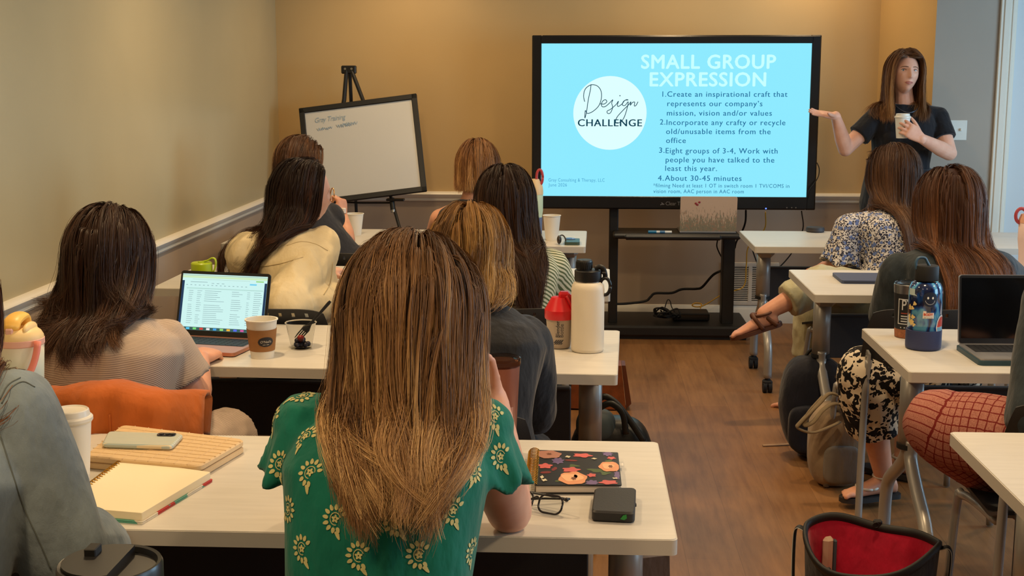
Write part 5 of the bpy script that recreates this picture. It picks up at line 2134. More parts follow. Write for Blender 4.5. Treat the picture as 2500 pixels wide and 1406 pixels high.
OBJ('logo_lettering', g, MAT('logo_cream', (216, 204, 186), .6), sl)

# clear cup with berries and a fork
c = on(736, 850)
k = EMPTY('plastic_cup', c, 'clear plastic cup holding dark berries', 'cup')
OBJ('cup_body', G().lathe([(.030, .002), (.032, 0), (.047, .080), (.050, .081), (.050, .083), (.0462, .082), (.031, .003)], n=40), M_clear, k, angle=50)
M_berry = MAT('berry_blue', (38, 36, 58), .45)
rng = random.Random(5)
for i in range(13):
    a, rr_ = i * 2.4, .022 * math.sqrt((i % 9 + .3) / 9)
    b = OBJ('blueberry', G().sphere((0, 0, 0), .0085, 14, 10), M_berry, None, smooth=True)
    b.location = (c[0] + rr_ * math.cos(a), c[1] + rr_ * math.sin(a), ZT + .013 + .013 * (i // 9))
    tag(b, 'dark blueberry in the clear plastic cup', 'berry', 'berries in the clear cup')
b = OBJ('strawberry', G().lathe([(.003, -.012), (.009, -.004), (.011, .004), (.007, .010), (.001, .011)], n=14), MAT('berry_red', (170, 40, 30), .4), None, smooth=True)
b.location = (c[0] + .002, c[1] - .016, ZT + .034)
tag(b, 'piece of red strawberry on top of the dark berries in the clear cup', 'berry')
fk = EMPTY('fork', c, 'black plastic fork standing in the clear berry cup', 'fork')
p0, p1 = V3(-.012, -.008, .03), V3(.060, .020, .112)
d = nrm(p1 - p0)
s_ = nrm(np.cross(d, V3(.2, -1, 0)))
nn_ = np.cross(s_, d)
g = G()
rings = []
for u, w in ((.034, .012), (.045, .0125), (.06, .006), (.08, .004), (.15, .0055), (.158, .004)):
    rings.append(ell_ring(p0 + d * u, s_, nn_, w, .0016, 12, 3))
g.loft(rings, True)
OBJ('fork_handle', g, M_black, fk)
g = G()
for q in (-.0095, -.0032, .0032, .0095):
    g.tube([p0 + d * .036 + s_ * q, p0 + d * .015 + s_ * q, p0 - d * .0 + s_ * q * .9 + nn_ * .002], [.0024, .002, .0012], 6)
OBJ('fork_tines', g, M_black, fk)

# tall white bottle with black flip lid
c = on(1434, 856)
yb_ = c[1]
k = EMPTY('water_bottle', c, 'tall white water bottle with a black cap and carry loop on the table end', 'bottle')
h1 = hz(686, yb_)
OBJ('bottle_body', G().lathe([(.046, .0), (.0505, .004), (.051, .012), (.051, h1 - .022), (.049, h1 - .010), (.043, h1 - .001), (.040, h1 + .001)], n=48), M_cream, k, smooth=True)
OBJ('neck_ring', G().lathe([(.0395, h1 - .001), (.0395, h1 + .005), (.037, h1 + .005)], n=40), M_steel, k)
h2, h3 = hz(657, yb_), hz(640, yb_)
ld = OBJ('bottle_lid', G().lathe([(.041, h1 + .004), (.042, h1 + .008), (.042, h2 - .002), (.040, h2), (.030, h2 + .001)], n=48), M_black, k)
cp = G().lathe([(.0235, h2), (.0245, h2 + .004), (.0245, h3 + .006), (.022, h3 + .010), (.010, h3 + .010)], c=(-.012, 0, 0), n=36)
for i in range(24):
    a = 2 * math.pi * i / 24
    cp.box((-.0015, -.0015, h2 + .006), (.0015, .0015, h3 + .004), 0, 0, TR((-.012 + .0245 * math.cos(a), .0245 * math.sin(a), 0), a))
OBJ('spout_cap', cp, M_black, ld)
g = G().tube(smooth_path([(.020, -.006, h2 + .004), (.034, -.006, h2 + .010), (.046, -.006, h2 + .004), (.052, -.006, h2 - .014), (.052, -.006, h2 - .024)]), .005, 10, flat=1.6)
g.box((.040, -.016, h2 - .012), (.056, .004, h2 - .004), .003)
OBJ('lid_hinge', g, M_black, ld)
lp = [(.052 + .016 * math.cos(a) * (1.0), -.010, h2 - .050 + .026 * math.sin(a)) for a in np.linspace(0, 2 * math.pi, 25)]
OBJ('carry_loop', G().tube(lp, .0055, 10), M_black, ld, smooth=True)

# shaker bottle with red lid
c = on(1366, 848)
yb_ = c[1]
k = EMPTY('shaker_bottle', c, 'translucent shaker bottle with a bright red flip lid', 'bottle')
M_shk = NT('shaker_frosted')
M_shk.base((214, 196, 178))
M_shk.set(rough=.35, trans=.35, ior=1.2)
h1 = hz(766, yb_)
OBJ('bottle_body', G().lathe([(.026, 0), (.033, .003), (.035, .012), (.044, h1), (.042, h1), (.033, .014)], n=44), M_shk.m, k, smooth=False, angle=60)
OBJ('shake_residue', G().lathe([(.031, .004), (.0335, .012), (.0338, .016), (.001, .016)], n=36), MAT('shake_brown', (150, 96, 50), .5), k)
M_red = MAT('lid_red', (206, 24, 34), .32)
h2 = hz(727, yb_)
ld = OBJ('shaker_lid', G().lathe([(.046, h1 - .012), (.0475, h1 - .008), (.0475, h1 + .016), (.044, h1 + .022), (.026, h2 + .004), (.010, h2 + .006)], n=48), M_red, k, smooth=False, angle=30)
OBJ('flip_cap', G().box((-.004, -.018, h2 - .008), (.032, .018, h2 + .022), .007).box((.010, -.012, h1 + .010), (.046, .012, h2 + .012), .006), M_red, ld)
OBJ('carry_arm', G().tube(smooth_path([(.020, -.020, h2 + .010), (.030, -.024, h2 - .006), (.040, -.024, h1 + .022), (.050, -.016, h1 + .012)]), .004, 8), M_red, ld, smooth=True)
RS = lambda z: .035 + .009 * (z - .012) / (h1 - .012)
af = math.atan2(-c[1], -c[0])
M_ink2 = MAT('print_dark_grey', (62, 60, 64), .6)
g = G()
rotp = lambda pl: [[(-v, u) for u, v in p] for p in pl]
lw_ = .052
on_cyl(g, rotp(text_polys('Blender', spacing=1.0, offset=.01)), RS, af - .02, .040, lw_, lift=.0008)
on_cyl(g, rotp(text_polys('Bottle', spacing=1.0)), RS, af + .30, .040, lw_ * .82, lift=.0008)
for i in range(4):
    u0 = -.2 + .08 * i
    z_ = [(.0 + .11 * i - .30, .0), (.11 * i - .20, .07), (.11 * i - .28, .09), (.11 * i - .16, .26), (.11 * i - .23, .26), (.11 * i - .37, .10), (.11 * i - .28, .06), (.11 * i - .36, .0)]
    on_cyl(g, [z_], RS, af + .08, .016, .06, lift=.0008)
OBJ('bottle_print', g, M_ink2, k)

# copper tumbler with clear lid, behind the woman in green
c = PY(1222, 868, 2.83)
k = EMPTY('copper_tumbler', (c[0], 2.83, ZT), 'rose copper tumbler with a clear lid at the right of the green blouse', 'tumbler')
h = c[2] - ZT - .006
M_cop = MAT('tumbler_rose_copper', (150, 92, 72), .35, .35)
OBJ('tumbler_body', G().lathe([(.030, 0), (.033, .004), (.043, h - .02), (.0435, h - .012), (.040, h - .012)], n=44), M_cop, k, smooth=False, angle=40)
OBJ('tumbler_lid', G().lathe([(.044, h - .016), (.0455, h - .010), (.0455, h + .001), (.042, h + .003), (.039, h - .004), (.012, h - .004)], n=44), clear_mat('lid_clear_rose', (236, 206, 190), .04), k, angle=40)
R3 = lambda z: .033 + .010 * z / h
g = G()
af = math.atan2(-2.83, -c[0])
for pl in ([(-.35, 0), (-.25, 0), (-.05, .9), (-.15, .9)], [(.05, .9), (.15, .9), (.38, 0), (.28, 0)], [(-.2, .3), (.2, .3), (.17, .42), (-.17, .42)], [(-.4, -.06), (.4, -.06), (.4, -.16), (-.4, -.16)]):
    on_cyl(g, [pl], R3, af + .55, h * .42, .026, lift=.0008)
OBJ('tumbler_emblem', g, MAT('emblem_rose', (186, 132, 112), .4), k)

# pastel tumbler with pink handle, left edge
c = PY(45, 765, 2.78)
k = EMPTY('pastel_tumbler', (c[0], 2.78, ZT), 'tall pale blue tumbler with a yellow lid and pink handle at the left edge', 'tumbler')
H_ = c[2] - ZT
zl = float(PY(45, 838, 2.78)[2]) - ZT
r = 104 / (FPX / np.linalg.norm(c - CAM)) / 2
M_pb = NT('tumbler_pale_blue')
zz_ = M_pb.sep(M_pb.co('Object'))[2]
M_pb.base(M_pb.ramp(M_pb.math('DIVIDE', zz_, H_), [(.30, (186, 204, 200)), (.62, (196, 204, 190)), (.8, (212, 204, 186))]))
M_pb.set(rough=.5)
OBJ('tumbler_body', G().lathe([(r * .70, 0), (r * .76, .006), (r * .80, .13), (r * .90, .17), (r, zl), (r * .9, zl)], n=48), M_pb.m, k, smooth=True)
M_py = MAT('lid_pale_yellow', (236, 206, 148), .45)
M_pk = MAT('handle_pink', (232, 138, 124), .45)
M_pkl = MAT('lid_band_pink', (226, 176, 160), .45)
OBJ('lid_band', G().lathe([(r * 1.0, zl - .002), (r * 1.03, zl), (r * 1.03, zl + .012), (r * .98, zl + .014)], n=48), M_pkl, k)
zl2 = float(PY(45, 800, 2.78)[2]) - ZT
ld = OBJ('tumbler_lid', G().lathe([(r * 1.0, zl + .012), (r * 1.0, zl + .018), (r * .90, zl2 - .008), (r * .72, zl2), (r * .3, zl2 + .002)], n=48), M_py, k, smooth=False, angle=50)
for q in (.024, -.038):
    OBJ('lid_hinge_guard', G().sphere((q, 0, zl2 - .002), (.010, .034, .016), 18, 10), M_py, ld, smooth=True)
OBJ('flip_spout', G().tube(smooth_path([(-.007, .034, zl2 - .004), (-.007, .030, H_ - .014), (-.007, .010, H_ - .010), (-.007, -.018, H_ - .016), (-.007, -.030, zl2 + .006)]), .011, 14, flat=1.9, ref=(1, 0, 0), rnd=True), MAT('spout_yellow', (240, 190, 92), .42), ld)
OBJ('spout_hinge', G().box((-.014, -.044, zl2 - .014), (.003, -.028, zl2 + .006), .003), M_pkl, ld)
hp = [(r * 1.05 * math.cos(a), -.030 - .028 * math.sin(a), zl + .012 - .098 * math.sin(a)) for a in np.linspace(0, math.pi, 25)]
OBJ('carry_handle', G().tube(hp, .0052, 10, flat=1.5), M_pk, k, smooth=True)

# second pastel tumbler, right edge of the frame
c = PY(2512, 515, 5.40)
k = EMPTY('pastel_tumbler', (c[0] + .01, 5.40, ZT), 'pale pink tumbler with a rose carry loop at the right edge', 'tumbler')
H_ = c[2] - ZT
r = .046
OBJ('tumbler_body', G().lathe([(r * .75, 0), (r * .8, .006), (r * .86, .12), (r, .17), (r, H_ - .045), (r * .9, H_ - .045)], n=40), MAT('tumbler_blush', (222, 196, 190), .5), k, smooth=True)
ld = OBJ('tumbler_lid', G().lathe([(r * 1.02, H_ - .048), (r * 1.02, H_ - .035), (r * .85, H_ - .014), (r * .5, H_ - .01), (.01, H_ - .008)], n=40), MAT('lid_peach', (226, 170, 140), .45), k)
OBJ('carry_loop', G().tube([(-.040 + .022 * math.cos(a), 0, H_ - .020 + .030 * math.sin(a)) for a in np.linspace(0, 2 * math.pi, 21)], .007, 8), MAT('loop_rose', (176, 60, 64), .45), ld, smooth=True)

# pale bottle by the bob-haired woman
c = PY(1312, 437, 6.78)
k = EMPTY('pastel_bottle', (c[0] - .012, 6.78, ZT), 'pale green bottle with a cream lid and red loop beside the screen corner', 'bottle')
H_ = c[2] - ZT
r = .042
OBJ('bottle_body', G().lathe([(r * .8, 0), (r * .84, .004), (r * .86, .09), (r, .13), (r, H_ - .075), (r * .95, H_ - .07)], n=40), MAT('bottle_pale_green', (190, 206, 176), .5), k, smooth=True)
OBJ('bottle_boot', G().lathe([(r * .86, .006), (r * .88, .010), (r * .92, .095), (r * .86, .095)], n=36), MAT('boot_slate', (92, 106, 140), .5), k)
ld = OBJ('bottle_lid', G().lathe([(r * 1.03, H_ - .08), (r * 1.03, H_ - .062), (r * .95, H_ - .035), (r * .6, H_ - .010), (r * .5, H_), (.008, H_)], n=40), MAT('lid_cream', (226, 196, 150), .45), k)
OBJ('carry_loop', G().tube([(.024 + .016 * math.cos(a), -.01, H_ + .010 + .040 * math.sin(a)) for a in np.linspace(0, 2 * math.pi, 21)], .007, 8), MAT('loop_red', (186, 66, 70), .45), ld, smooth=True)

# phone and folded stand beside the right-hand paper cup
c = on(1397, 594)
k = EMPTY('phone', c, 'dark green phone lying at the right end of the front table', 'phone')
OBJ('phone_body', G().prism(rrect(.075, .15, .012), 0, .016, 0, TR((0, 0, 0), .0)), MAT('phone_green', (56, 76, 66), .4), k)
OBJ('phone_camera', G().sphere((-.012, .04, .018), (.028, .02, .006), 16, 8), MAT('phone_lens_blue', (90, 130, 190), .1), k, smooth=True)
c = on(1371, 596)
k = EMPTY('sunglasses', c, 'folded dark sunglasses beside the dark green phone', 'glasses')
M_sg = MAT('sunglass_frame', (44, 38, 34), .3)
OBJ('lens', G().sphere((-.012, -.01, .024), (.012, .028, .022), 16, 10), M_sg, k, smooth=True)
OBJ('temple_arm', G().tube(smooth_path([(-.012, .0, .04), (.004, .01, .044), (.018, .0, .030), (.022, -.01, .004)]), .0035, 8), M_sg, k, smooth=True)

# green-capped bottle behind the laptop
c = PY(492, 640, 4.19)
k = EMPTY('wide_mouth_bottle', (c[0], 4.19, ZT), 'bottle with a lime green screw cap and loop, behind the open laptop', 'bottle')
H_ = c[2] - ZT
M_lime = MAT('cap_lime', (166, 186, 24), .4)
OBJ('bottle_body', G().lathe([(.036, 0), (.042, .004), (.042, H_ - .07), (.036, H_ - .045), (.030, H_ - .036), (.030, H_ - .03)], n=36), clear_mat('bottle_smoke', (190, 196, 196), .1), k, smooth=True)
g = G().lathe([(.034, H_ - .034), (.035, H_ - .030), (.035, H_ - .004), (.032, H_), (.012, H_), (.012, H_ + .003), (.002, H_ + .003)], n=40)
cpp = OBJ('bottle_cap', g, M_lime, k)
OBJ('cap_loop', G().tube(smooth_path([(.004, 0, H_ + .002), (.02, 0, H_ + .006), (.036, 0, H_ + .014), (.046, 0, H_ + .010), (.048, 0, H_ - .006), (.042, 0, H_ - .026), (.034, 0, H_ - .034)]), .003, 8, flat=2.4, ref=(0, 1, 0)), M_lime, cpp, smooth=True)


# ------------------------------------------------------------------ laptops
def laptop(name, loc, rz, w, dp, tilt, base_m, lid_m, screen_m, label, keys_m, hgt=None):
    k = EMPTY(name, loc, label, 'laptop', rz=rz)
    hgt = hgt or dp * .98
    OBJ('laptop_base', G().prism(rrect(w, dp, .012), .003, .014, 0, TR((0, -dp / 2, 0))).box((-w / 2 + .03, -dp + .03, 0), (w / 2 - .03, -.03, .004)), base_m, k)
    g = G()
    for r_ in range(6):
        nk = 14
        for i in range(nk):
            x0 = -w * .44 + i * w * .88 / nk
            y0 = -dp * .12 - r_ * dp * .075
            if r_ == 5 and 3 <= i <= 9:
                if i > 3:
                    continue
                g.box((x0, y0 - dp * .066, .0138), (x0 + w * .88 / nk * 6.9, y0, .0152), .0005)
                continue
            g.box((x0, y0 - dp * .066, .0138), (x0 + w * .88 / nk * .88, y0, .0152), .0005)
    OBJ('keyboard', G().box((-w * .455, -dp * .575, .0135), (w * .455, -dp * .10, .0143)), MAT(name + '_key_bed', (26, 26, 30), .5), k)
    ko = OBJ('keyboard_keys', g, keys_m, k)
    OBJ('trackpad', G().box((-w * .20, -dp * .95, .0135), (w * .20, -dp * .63, .0143), .0003), base_m, k)
    M_ = TR((0, .002, .012), 0, math.radians(90 - tilt))
    lid = OBJ('laptop_lid', G().prism(np.array(rrect(w, hgt, .010)) + (0, hgt / 2), -.004, .003, 0, M_), lid_m, k)
    bz = OBJ('screen_bezel', G().prism(np.array(rrect(w - .004, hgt - .004, .009)) + (0, hgt / 2), .003, .0042, 0, M_), M_black, lid)
    sc = OBJ('screen', G().box((-w / 2 + .008, .018, .0042), (w / 2 - .008, hgt - .010, .0048), 0, 0, M_), screen_m, lid)
    return k, lid, sc, M_


M_rose = MAT('laptop_rose_gold', (196, 136, 112), .38, .6)
M_key = MAT('key_black', (20, 20, 22), .5)
p0, p1 = on(402, 826), on(652, 838)
lw = .315
rz = -.20
cl_ = on(536, 832)
k, lid, sc, M_ = laptop('laptop', (cl_[0], cl_[1], ZT), rz, lw, .215, 17, M_rose, M_black, EMIT('screen_sheet_white', (206, 244, 240), 1), 'open rose gold laptop showing a spreadsheet, in front of the woman in the striped dress', M_key)
hg = .215 * .98
# what the spreadsheet shows: tool bars, rows of small entries, dock
M_sg1, M_sg2, M_sg3 = EMIT('sheet_grey', (126, 150, 156), 1), EMIT('sheet_green', (150, 214, 120), 1), EMIT('sheet_blue', (120, 208, 240), 1)


def bars(name, mat, rects, zz=.0051):
    g = G()
    for x0, y0, x1, y1 in rects:
        X = lambda u: -lw / 2 + .008 + u * (lw - .016)
        Y = lambda v: .018 + v * (hg - .028)
        g.box((X(x0), Y(y0), zz - .0002), (X(x1), Y(y1), zz), 0, 0, M_)
    return OBJ(name, g, mat, sc)


rng = random.Random(9)
bars('screen_top_bar', EMIT('sheet_pale_green', (206, 236, 190), 1), [(0, .93, 1, .965)])
bars('screen_menu_bar', EMIT('sheet_menu', (170, 196, 170), 1), [(0, .972, 1, .985), (.12, .905, .80, .909)])
bars('screen_tool_icons', M_sg1, [(.05 + .05 * i, .80, .07 + .05 * i, .808) for i in range(15)] + [(.10, .855, .30, .862)] + [(.35 + .06 * i, .838, .38 + .06 * i, .845) for i in range(3)])
bars('screen_share_button', M_sg3, [(.80, .835, .88, .862)])
bars('screen_upgrade_button', M_sg2, [(.87, .895, .96, .915)])
rows_ = []
for r_ in range(17):
    y = .70 - r_ * .036
    for x0, wd in ((.09, .07), (.19, .06), (.28, .24), (.60, .13), (.78, .04), (.86, .10)):
        if rng.random() < .9:
            rows_.append((x0, y, x0 + wd * rng.uniform(.6, 1), y + .006))
bars('screen_sheet_rows', M_sg1, rows_)
bars('screen_header_row', EMIT('sheet_head', (184, 224, 216), 1), [(.06, .735, .96, .755)])
M_sgb = EMIT('sheet_edge_blue', (36, 60, 90), 1)
for q in ((0, .06, .028, .88), (.972, .06, 1, .88)):
    bars('screen_side_strip', M_sgb, [q])
bars('screen_dock', EMIT('dock_strip', (60, 96, 92), 1), [(0, .0, 1, .055)])
for i, cc_ in enumerate(((90, 200, 240), (120, 220, 120), (220, 70, 60), (240, 240, 240), (70, 160, 230), (150, 220, 120), (240, 180, 60), (90, 110, 230), (210, 90, 160), (240, 240, 240))):
    bars('dock_icon', EMIT('dock_icon_%d' % i, cc_, 1), [(.10 + .08 * i, .010, .14 + .08 * i, .045)], .0054)

# dark laptop on the right-hand table
c = on(2358, 868)
M_scr_off = MAT('screen_dark_glass', (8, 8, 10), .12)
M_alu = MAT('laptop_silver', (170, 168, 168), .35, .7)
k, lid, sc, M_ = laptop('laptop', (c[0] + .155, c[1] + .09, ZT + .006), .02, .31, .22, 8, M_alu, M_alu, M_scr_off, 'open silver laptop with a dark screen in a teal case, right edge', M_key)
OBJ('laptop_case', G().prism(rrect(.322, .232, .016), -.006, .008, 0, TR((0, -.11, 0))), MAT('case_teal', (30, 62, 74), .45), k)

# closed things on tables
c0 = PZ(2048, 676, ZT + .014)
k = EMPTY('closed_tablet', (c0[0] + .135, 5.37, ZT), 'flat slate blue tablet case lying on the white table', 'tablet')
OBJ('tablet_case', G().prism(rrect(.28, .21, .012), 0, .014), MAT('case_slate_blue', (66, 76, 104), .6), k)
OBJ('tablet_edge', G().prism(rrect(.276, .206, .012), .004, .009, 0, TR((.001, -.003, 0))), MAT('case_edge', (44, 50, 66), .5), k)
c = on(1990, 566)
k = EMPTY('speaker_puck', c, 'round dark speaker puck on the front right table', 'speaker')
OBJ('puck_body', G().lathe([(.044, 0), (.048, .004), (.049, .018), (.046, .026), (.010, .027)], n=40), MAT('puck_charcoal', (46, 42, 44), .6), k)
OBJ('puck_ring', G().lathe([(.049, .008), (.0497, .010), (.049, .012)], n=40), MAT('puck_ring', (70, 64, 64), .5), k)

# black and blue bottles on the right-hand table
c = on(2212, 822)
yb_ = c[1]
h = hz(682, yb_)
k = EMPTY('black_tumbler', c, 'black tumbler with a steel rim, cork base and boxed white lettering', 'tumbler')
rb, rt = .037, .046
R4 = lambda z: rb + (rt - rb) * z / h
OBJ('tumbler_body', G().lathe([(R4(.03), .03), (R4(h - .03), h - .03), (R4(h) - .002, h - .03)], n=44), MAT('tumbler_matte_black', (24, 24, 26), .5), k)
OBJ('tumbler_rim', G().lathe([(R4(h - .03), h - .032), (R4(h), h - .004), (R4(h) - .002, h - .002), (R4(h) - .004, h - .02)], n=44), M_steel, k)
OBJ('tumbler_lid', G().lathe([(rt - .003, h - .016), (rt - .002, h + .002), (rt - .010, h + .006), (.012, h - .004)], n=40), clear_mat('lid_clear_smoke', (200, 204, 206), .04), k)
OBJ('cork_base', G().lathe([(rb - .004, 0), (rb, .003), (R4(.03), .03)], n=44), MAT('cork', (150, 92, 58), .85, var=.15, vscale=90), k)
af = math.atan2(-yb_, -c[0])
g = G()
for pl in ([(-.5, -.7), (.5, -.7), (.5, -.65), (-.5, -.65)], [(-.5, .65), (.5, .65), (.5, .7), (-.5, .7)], [(-.5, -.7), (-.45, -.7), (-.45, .7), (-.5, .7)], [(.45, -.7), (.5, -.7), (.5, .7), (.45, .7)],
           [(-.32, -.28), (.32, -.28), (.32, -.22), (-.32, -.22)], [(-.32, -.42), (.32, -.42), (.32, -.36), (-.32, -.36)], [(-.32, -.56), (.32, -.56), (.32, -.5), (-.32, -.5)]):
    on_cyl(g, [[(x, y) for x, y in pl]], R4, af - .02, h * .50, .060, lift=.0006)
on_cyl(g, center(text_polys('PT', offset=.01)), R4, af - .02, h * .50 + .006, .034, lift=.0008, sy=1.5)
on_cyl(g, [[(x, -.03), (x + .07, -.03), (x + .07, .04), (x, .04)] for x in (-.4, -.16, .08, .32)], R4, af - .02, h * .50 - .053, .05, lift=.0006)
OBJ('tumbler_print', g, MAT('print_white', (206, 206, 206), .5), k)
g = G()
on_cyl(g, [[(-.32, -.12), (.32, -.12), (.32, -.06), (-.32, -.06)]], R4, af - .02, h * .50, .060, lift=.0007)
OBJ('tumbler_stripe', g, MAT('print_red', (150, 60, 44), .5), k)

c = on(2253, 850)
yb_ = c[1]
k = EMPTY('sticker_bottle', c, 'blue marbled water bottle with stickers, a black lid and navy boot', 'bottle')
h1 = hz(678, yb_)
r = .0515
R5 = lambda z: r
n = NT('bottle_marbled_blue')
cc_ = n.co('Object', scale=(1, 1, .55))
nz = n.n('ShaderNodeTexWave')
nz.wave_type = 'BANDS'
nz.bands_direction = 'DIAGONAL'
nz.inputs['Scale'].default_value = 9
nz.inputs['Distortion'].default_value = 14
nz.inputs['Detail'].default_value = 3
nz.inputs['Detail Scale'].default_value = 1.3
n.l(cc_, nz.inputs['Vector'])
n.base(n.ramp(nz.outputs['Fac'], [(.05, (14, 26, 62)), (.3, (26, 66, 132)), (.6, (38, 104, 172)), (.9, (92, 166, 204))]))
n.set(rough=.12, spec=.6, coat=.5)
bb = OBJ('bottle_body', G().lathe([(r, .05), (r, h1 - .034), (r * .97, h1 - .018), (r * .84, h1 - .005), (r * .70, h1), (r * .66, h1)], n=48), n.m, k, smooth=True)
OBJ('silicone_boot', G().lathe([(r * .9, 0), (r + .002, .004), (r + .003, .010), (r + .003, .062), (r + .0005, .063)], n=48), MAT('boot_navy', (44, 52, 92), .6), k, smooth=False, angle=60)
h2 = hz(640, yb_)
OBJ('neck_ring', G().lathe([(r * .69, h1 - .002), (r * .71, h1 + .004), (r * .65, h1 + .004)], n=40), M_clear, k)
ld = OBJ('bottle_lid', G().lathe([(r * .67, h1 + .004), (r * .69, h1 + .007), (r * .69, h2 - .004), (r * .66, h2), (r * .6, h2 + .001), (.01, h2 + .001)], n=44), M_blackrub, k)
g = G().tube(smooth_path([(-.034, -.004, h2 - .012), (-.036, -.004, h2 + .010), (-.028, -.004, h2 + .024), (-.010, -.004, h2 + .024), (-.002, -.004, h2 + .012), (.006, -.004, h2 - .002)]), .006, 8, flat=.7)
OBJ('straw_handle', g, MAT('handle_steel_blue', (52, 84, 110), .45), ld, smooth=True)
af = math.atan2(-yb_, -c[0])


def sticker(name, polys, col, da, z, sc_, lift=.0008, parent=None):
    g = G()
    on_cyl(g, polys, R5, af + da, z, sc_, lift=lift)
    return OBJ(name, g, MAT(name + '_ink', col, .5), parent or bb)


def disc_strips(n_=14, w=1.0, h_=1.0):
    out = []
    for i in range(n_):
        x0, x1 = -.5 + i / n_, -.5 + (i + 1) / n_
        q = lambda x: .5 * math.sqrt(max(0, 1 - (2 * x) ** 2))
        out.append([(x0 * w, -q(x0) * h_), (x1 * w, -q(x1) * h_), (x1 * w, q(x1) * h_), (x0 * w, q(x0) * h_)])
    return out


zs_ = lambda py_: hz(py_, yb_ - r)
s1 = sticker('round_face_sticker', disc_strips(), (20, 30, 52), .28, zs_(722), .046)
eyes = [[(u + dx_, v + .10) for u, v in p] for dx_ in (-.15, .17) for p in disc_strips(8, .13, .17)]
sticker('sticker_eyes', eyes, (226, 226, 220), .28, zs_(722), .046, .0014, s1)
dots = []
for i in range(15):
    a = math.radians(200 + i * 10)
    cx_, cy_ = .33 * math.cos(a), .36 * math.sin(a) + .02
    dots.append([(cx_ - .012, cy_ - .025), (cx_ + .012, cy_ - .025), (cx_ + .012, cy_ + .025), (cx_ - .012, cy_ + .025)])
sticker('sticker_smile', dots, (206, 206, 206), .28, zs_(722), .046, .0014, s1)
s2 = sticker('body_sticker', [[(-.5 + i * .25, -.27), (-.25 + i * .25, -.27), (-.25 + i * .25, .27), (-.5 + i * .25, .27)] for i in range(4)] + [[(-.47, .25), (-.2, .25), (-.2, .42), (-.47, .42)]], (226, 214, 200), .22, zs_(761), .034)
sticker('body_sticker_word', center(text_polys('BODY', offset=.035), .5, -.0), (206, 70, 36), .22, zs_(760) - .001, .029, .0014, s2)
sticker('body_sticker_line', center(text_polys('MY RULES')), (90, 120, 110), .22, zs_(768), .026, .0014, s2)
sticker('cap_sticker', [[(-.5, -.2), (0, -.22), (0, .45), (-.5, .45)], [(0, -.22), (.36, -.2), (.36, .40), (0, .45)], [(.36, -.2), (.6, -.26), (.6, -.20), (.36, -.06)]], (176, 196, 200), -.86, zs_(710), .030)
M_pop = []
rng = random.Random(4)
for zc, n_p in ((741, 6), (775, 11)):
    for i in range(n_p):
        a0 = rng.uniform(0, 6)
        cx_, cy_ = rng.uniform(-.4, .35), rng.uniform(-.4, .4)
        M_pop.append([(cx_ + (.16 + .05 * math.sin(3 * a)) * math.cos(a + a0), cy_ + (zs_(zc) - zs_(775)) / .036 + (.16 + .05 * math.sin(3 * a)) * math.sin(a + a0)) for a in np.linspace(0, 2 * math.pi, 11)[:-1]])
sticker('popcorn_sticker', M_pop, (216, 190, 126), -.78, zs_(775), .036)
s3 = sticker('round_badge_sticker', disc_strips(14, 1, 1.5), (222, 216, 212), 1.22, zs_(790), .05)
sticker('badge_red_half', [[(u * .85, max(v, .02) * .85) for u, v in p] for p in disc_strips(14, 1, 1.5)], (196, 66, 48), 1.22, zs_(790), .05, .0014, s3)
sticker('badge_blue_half', [[(u * .85, min(v, -.02) * .85) for u, v in p] for p in disc_strips(14, 1, 1.5)], (120, 172, 200), 1.22, zs_(790), .05, .0014, s3)

# ------------------------------------------------------------------ near-left table
c = PY(172, 998, 2.52)
k = EMPTY('lidded_coffee_cup', (c[0], 2.52, ZT), 'white takeaway coffee cup with a white lid beside the denim sleeve', 'cup')
h = float(PY(172, 1020, 2.52)[2]) - ZT
OBJ('cup_body', G().lathe([(.026, .002), (.028, 0), (.040, h), (.038, h)], n=40), M_white, k)
ht = c[2] - ZT
OBJ('cup_lid', G().lathe([(.041, h - .008), (.0435, h - .004), (.0435, h + .002), (.041, h + .005), (.0385, h + .006), (.036, ht - .002), (.034, ht), (.031, ht - .003), (.008, ht - .005)], n=44), M_lidw, k, angle=30)

q = [PZ(*p, ZT + .03) for p in ((205, 1112), (298, 1036), (600, 1072), (488, 1137))]
cq = sum(q) / 4
M_case = MAT('case_beige_leather', (214, 184, 140), .5, bump=.3, bscale=60)
k = EMPTY('laptop_case', (cq[0], cq[1], ZT), 'flat beige quilted laptop case on the near-left table', 'laptop case')
P2 = [(p - cq)[:2] for p in q]


def inset(poly, d):
    c_ = np.mean(poly, axis=0)
    return [c_ + (p - c_) * (1 - d / np.linalg.norm(p - c_)) for p in poly]


def round_poly(poly, r_, n_=5):
    out = []
    m = len(poly)
    for i in range(m):
        p, a, b = np.array(poly[i]), np.array(poly[i - 1]), np.array(poly[(i + 1) % m])
        u, v = p + nrm(a - p) * r_, p + nrm(b - p) * r_
        for t in np.linspace(0, 1, n_):
            out.append((1 - t) ** 2 * u + 2 * t * (1 - t) * p + t * t * v)
    return np.array(out)


def slab(g, poly, z0, z1, r_=.012, bev=.003, mi=0):
    if np.cross(np.append(poly[1] - poly[0], 0), np.append(poly[2] - poly[1], 0))[2] < 0:
        poly = poly[::-1]
    rp = round_poly(poly, r_)
    rp2 = round_poly(inset(poly, bev * 1.4), r_)
    g.loft([np.c_[rp2, np.full(len(rp2), z0)], np.c_[rp, np.full(len(rp), z0 + bev)], np.c_[rp, np.full(len(rp), z1 - bev)], np.c_[rp2, np.full(len(rp2), z1)]], True, mi)
    return g


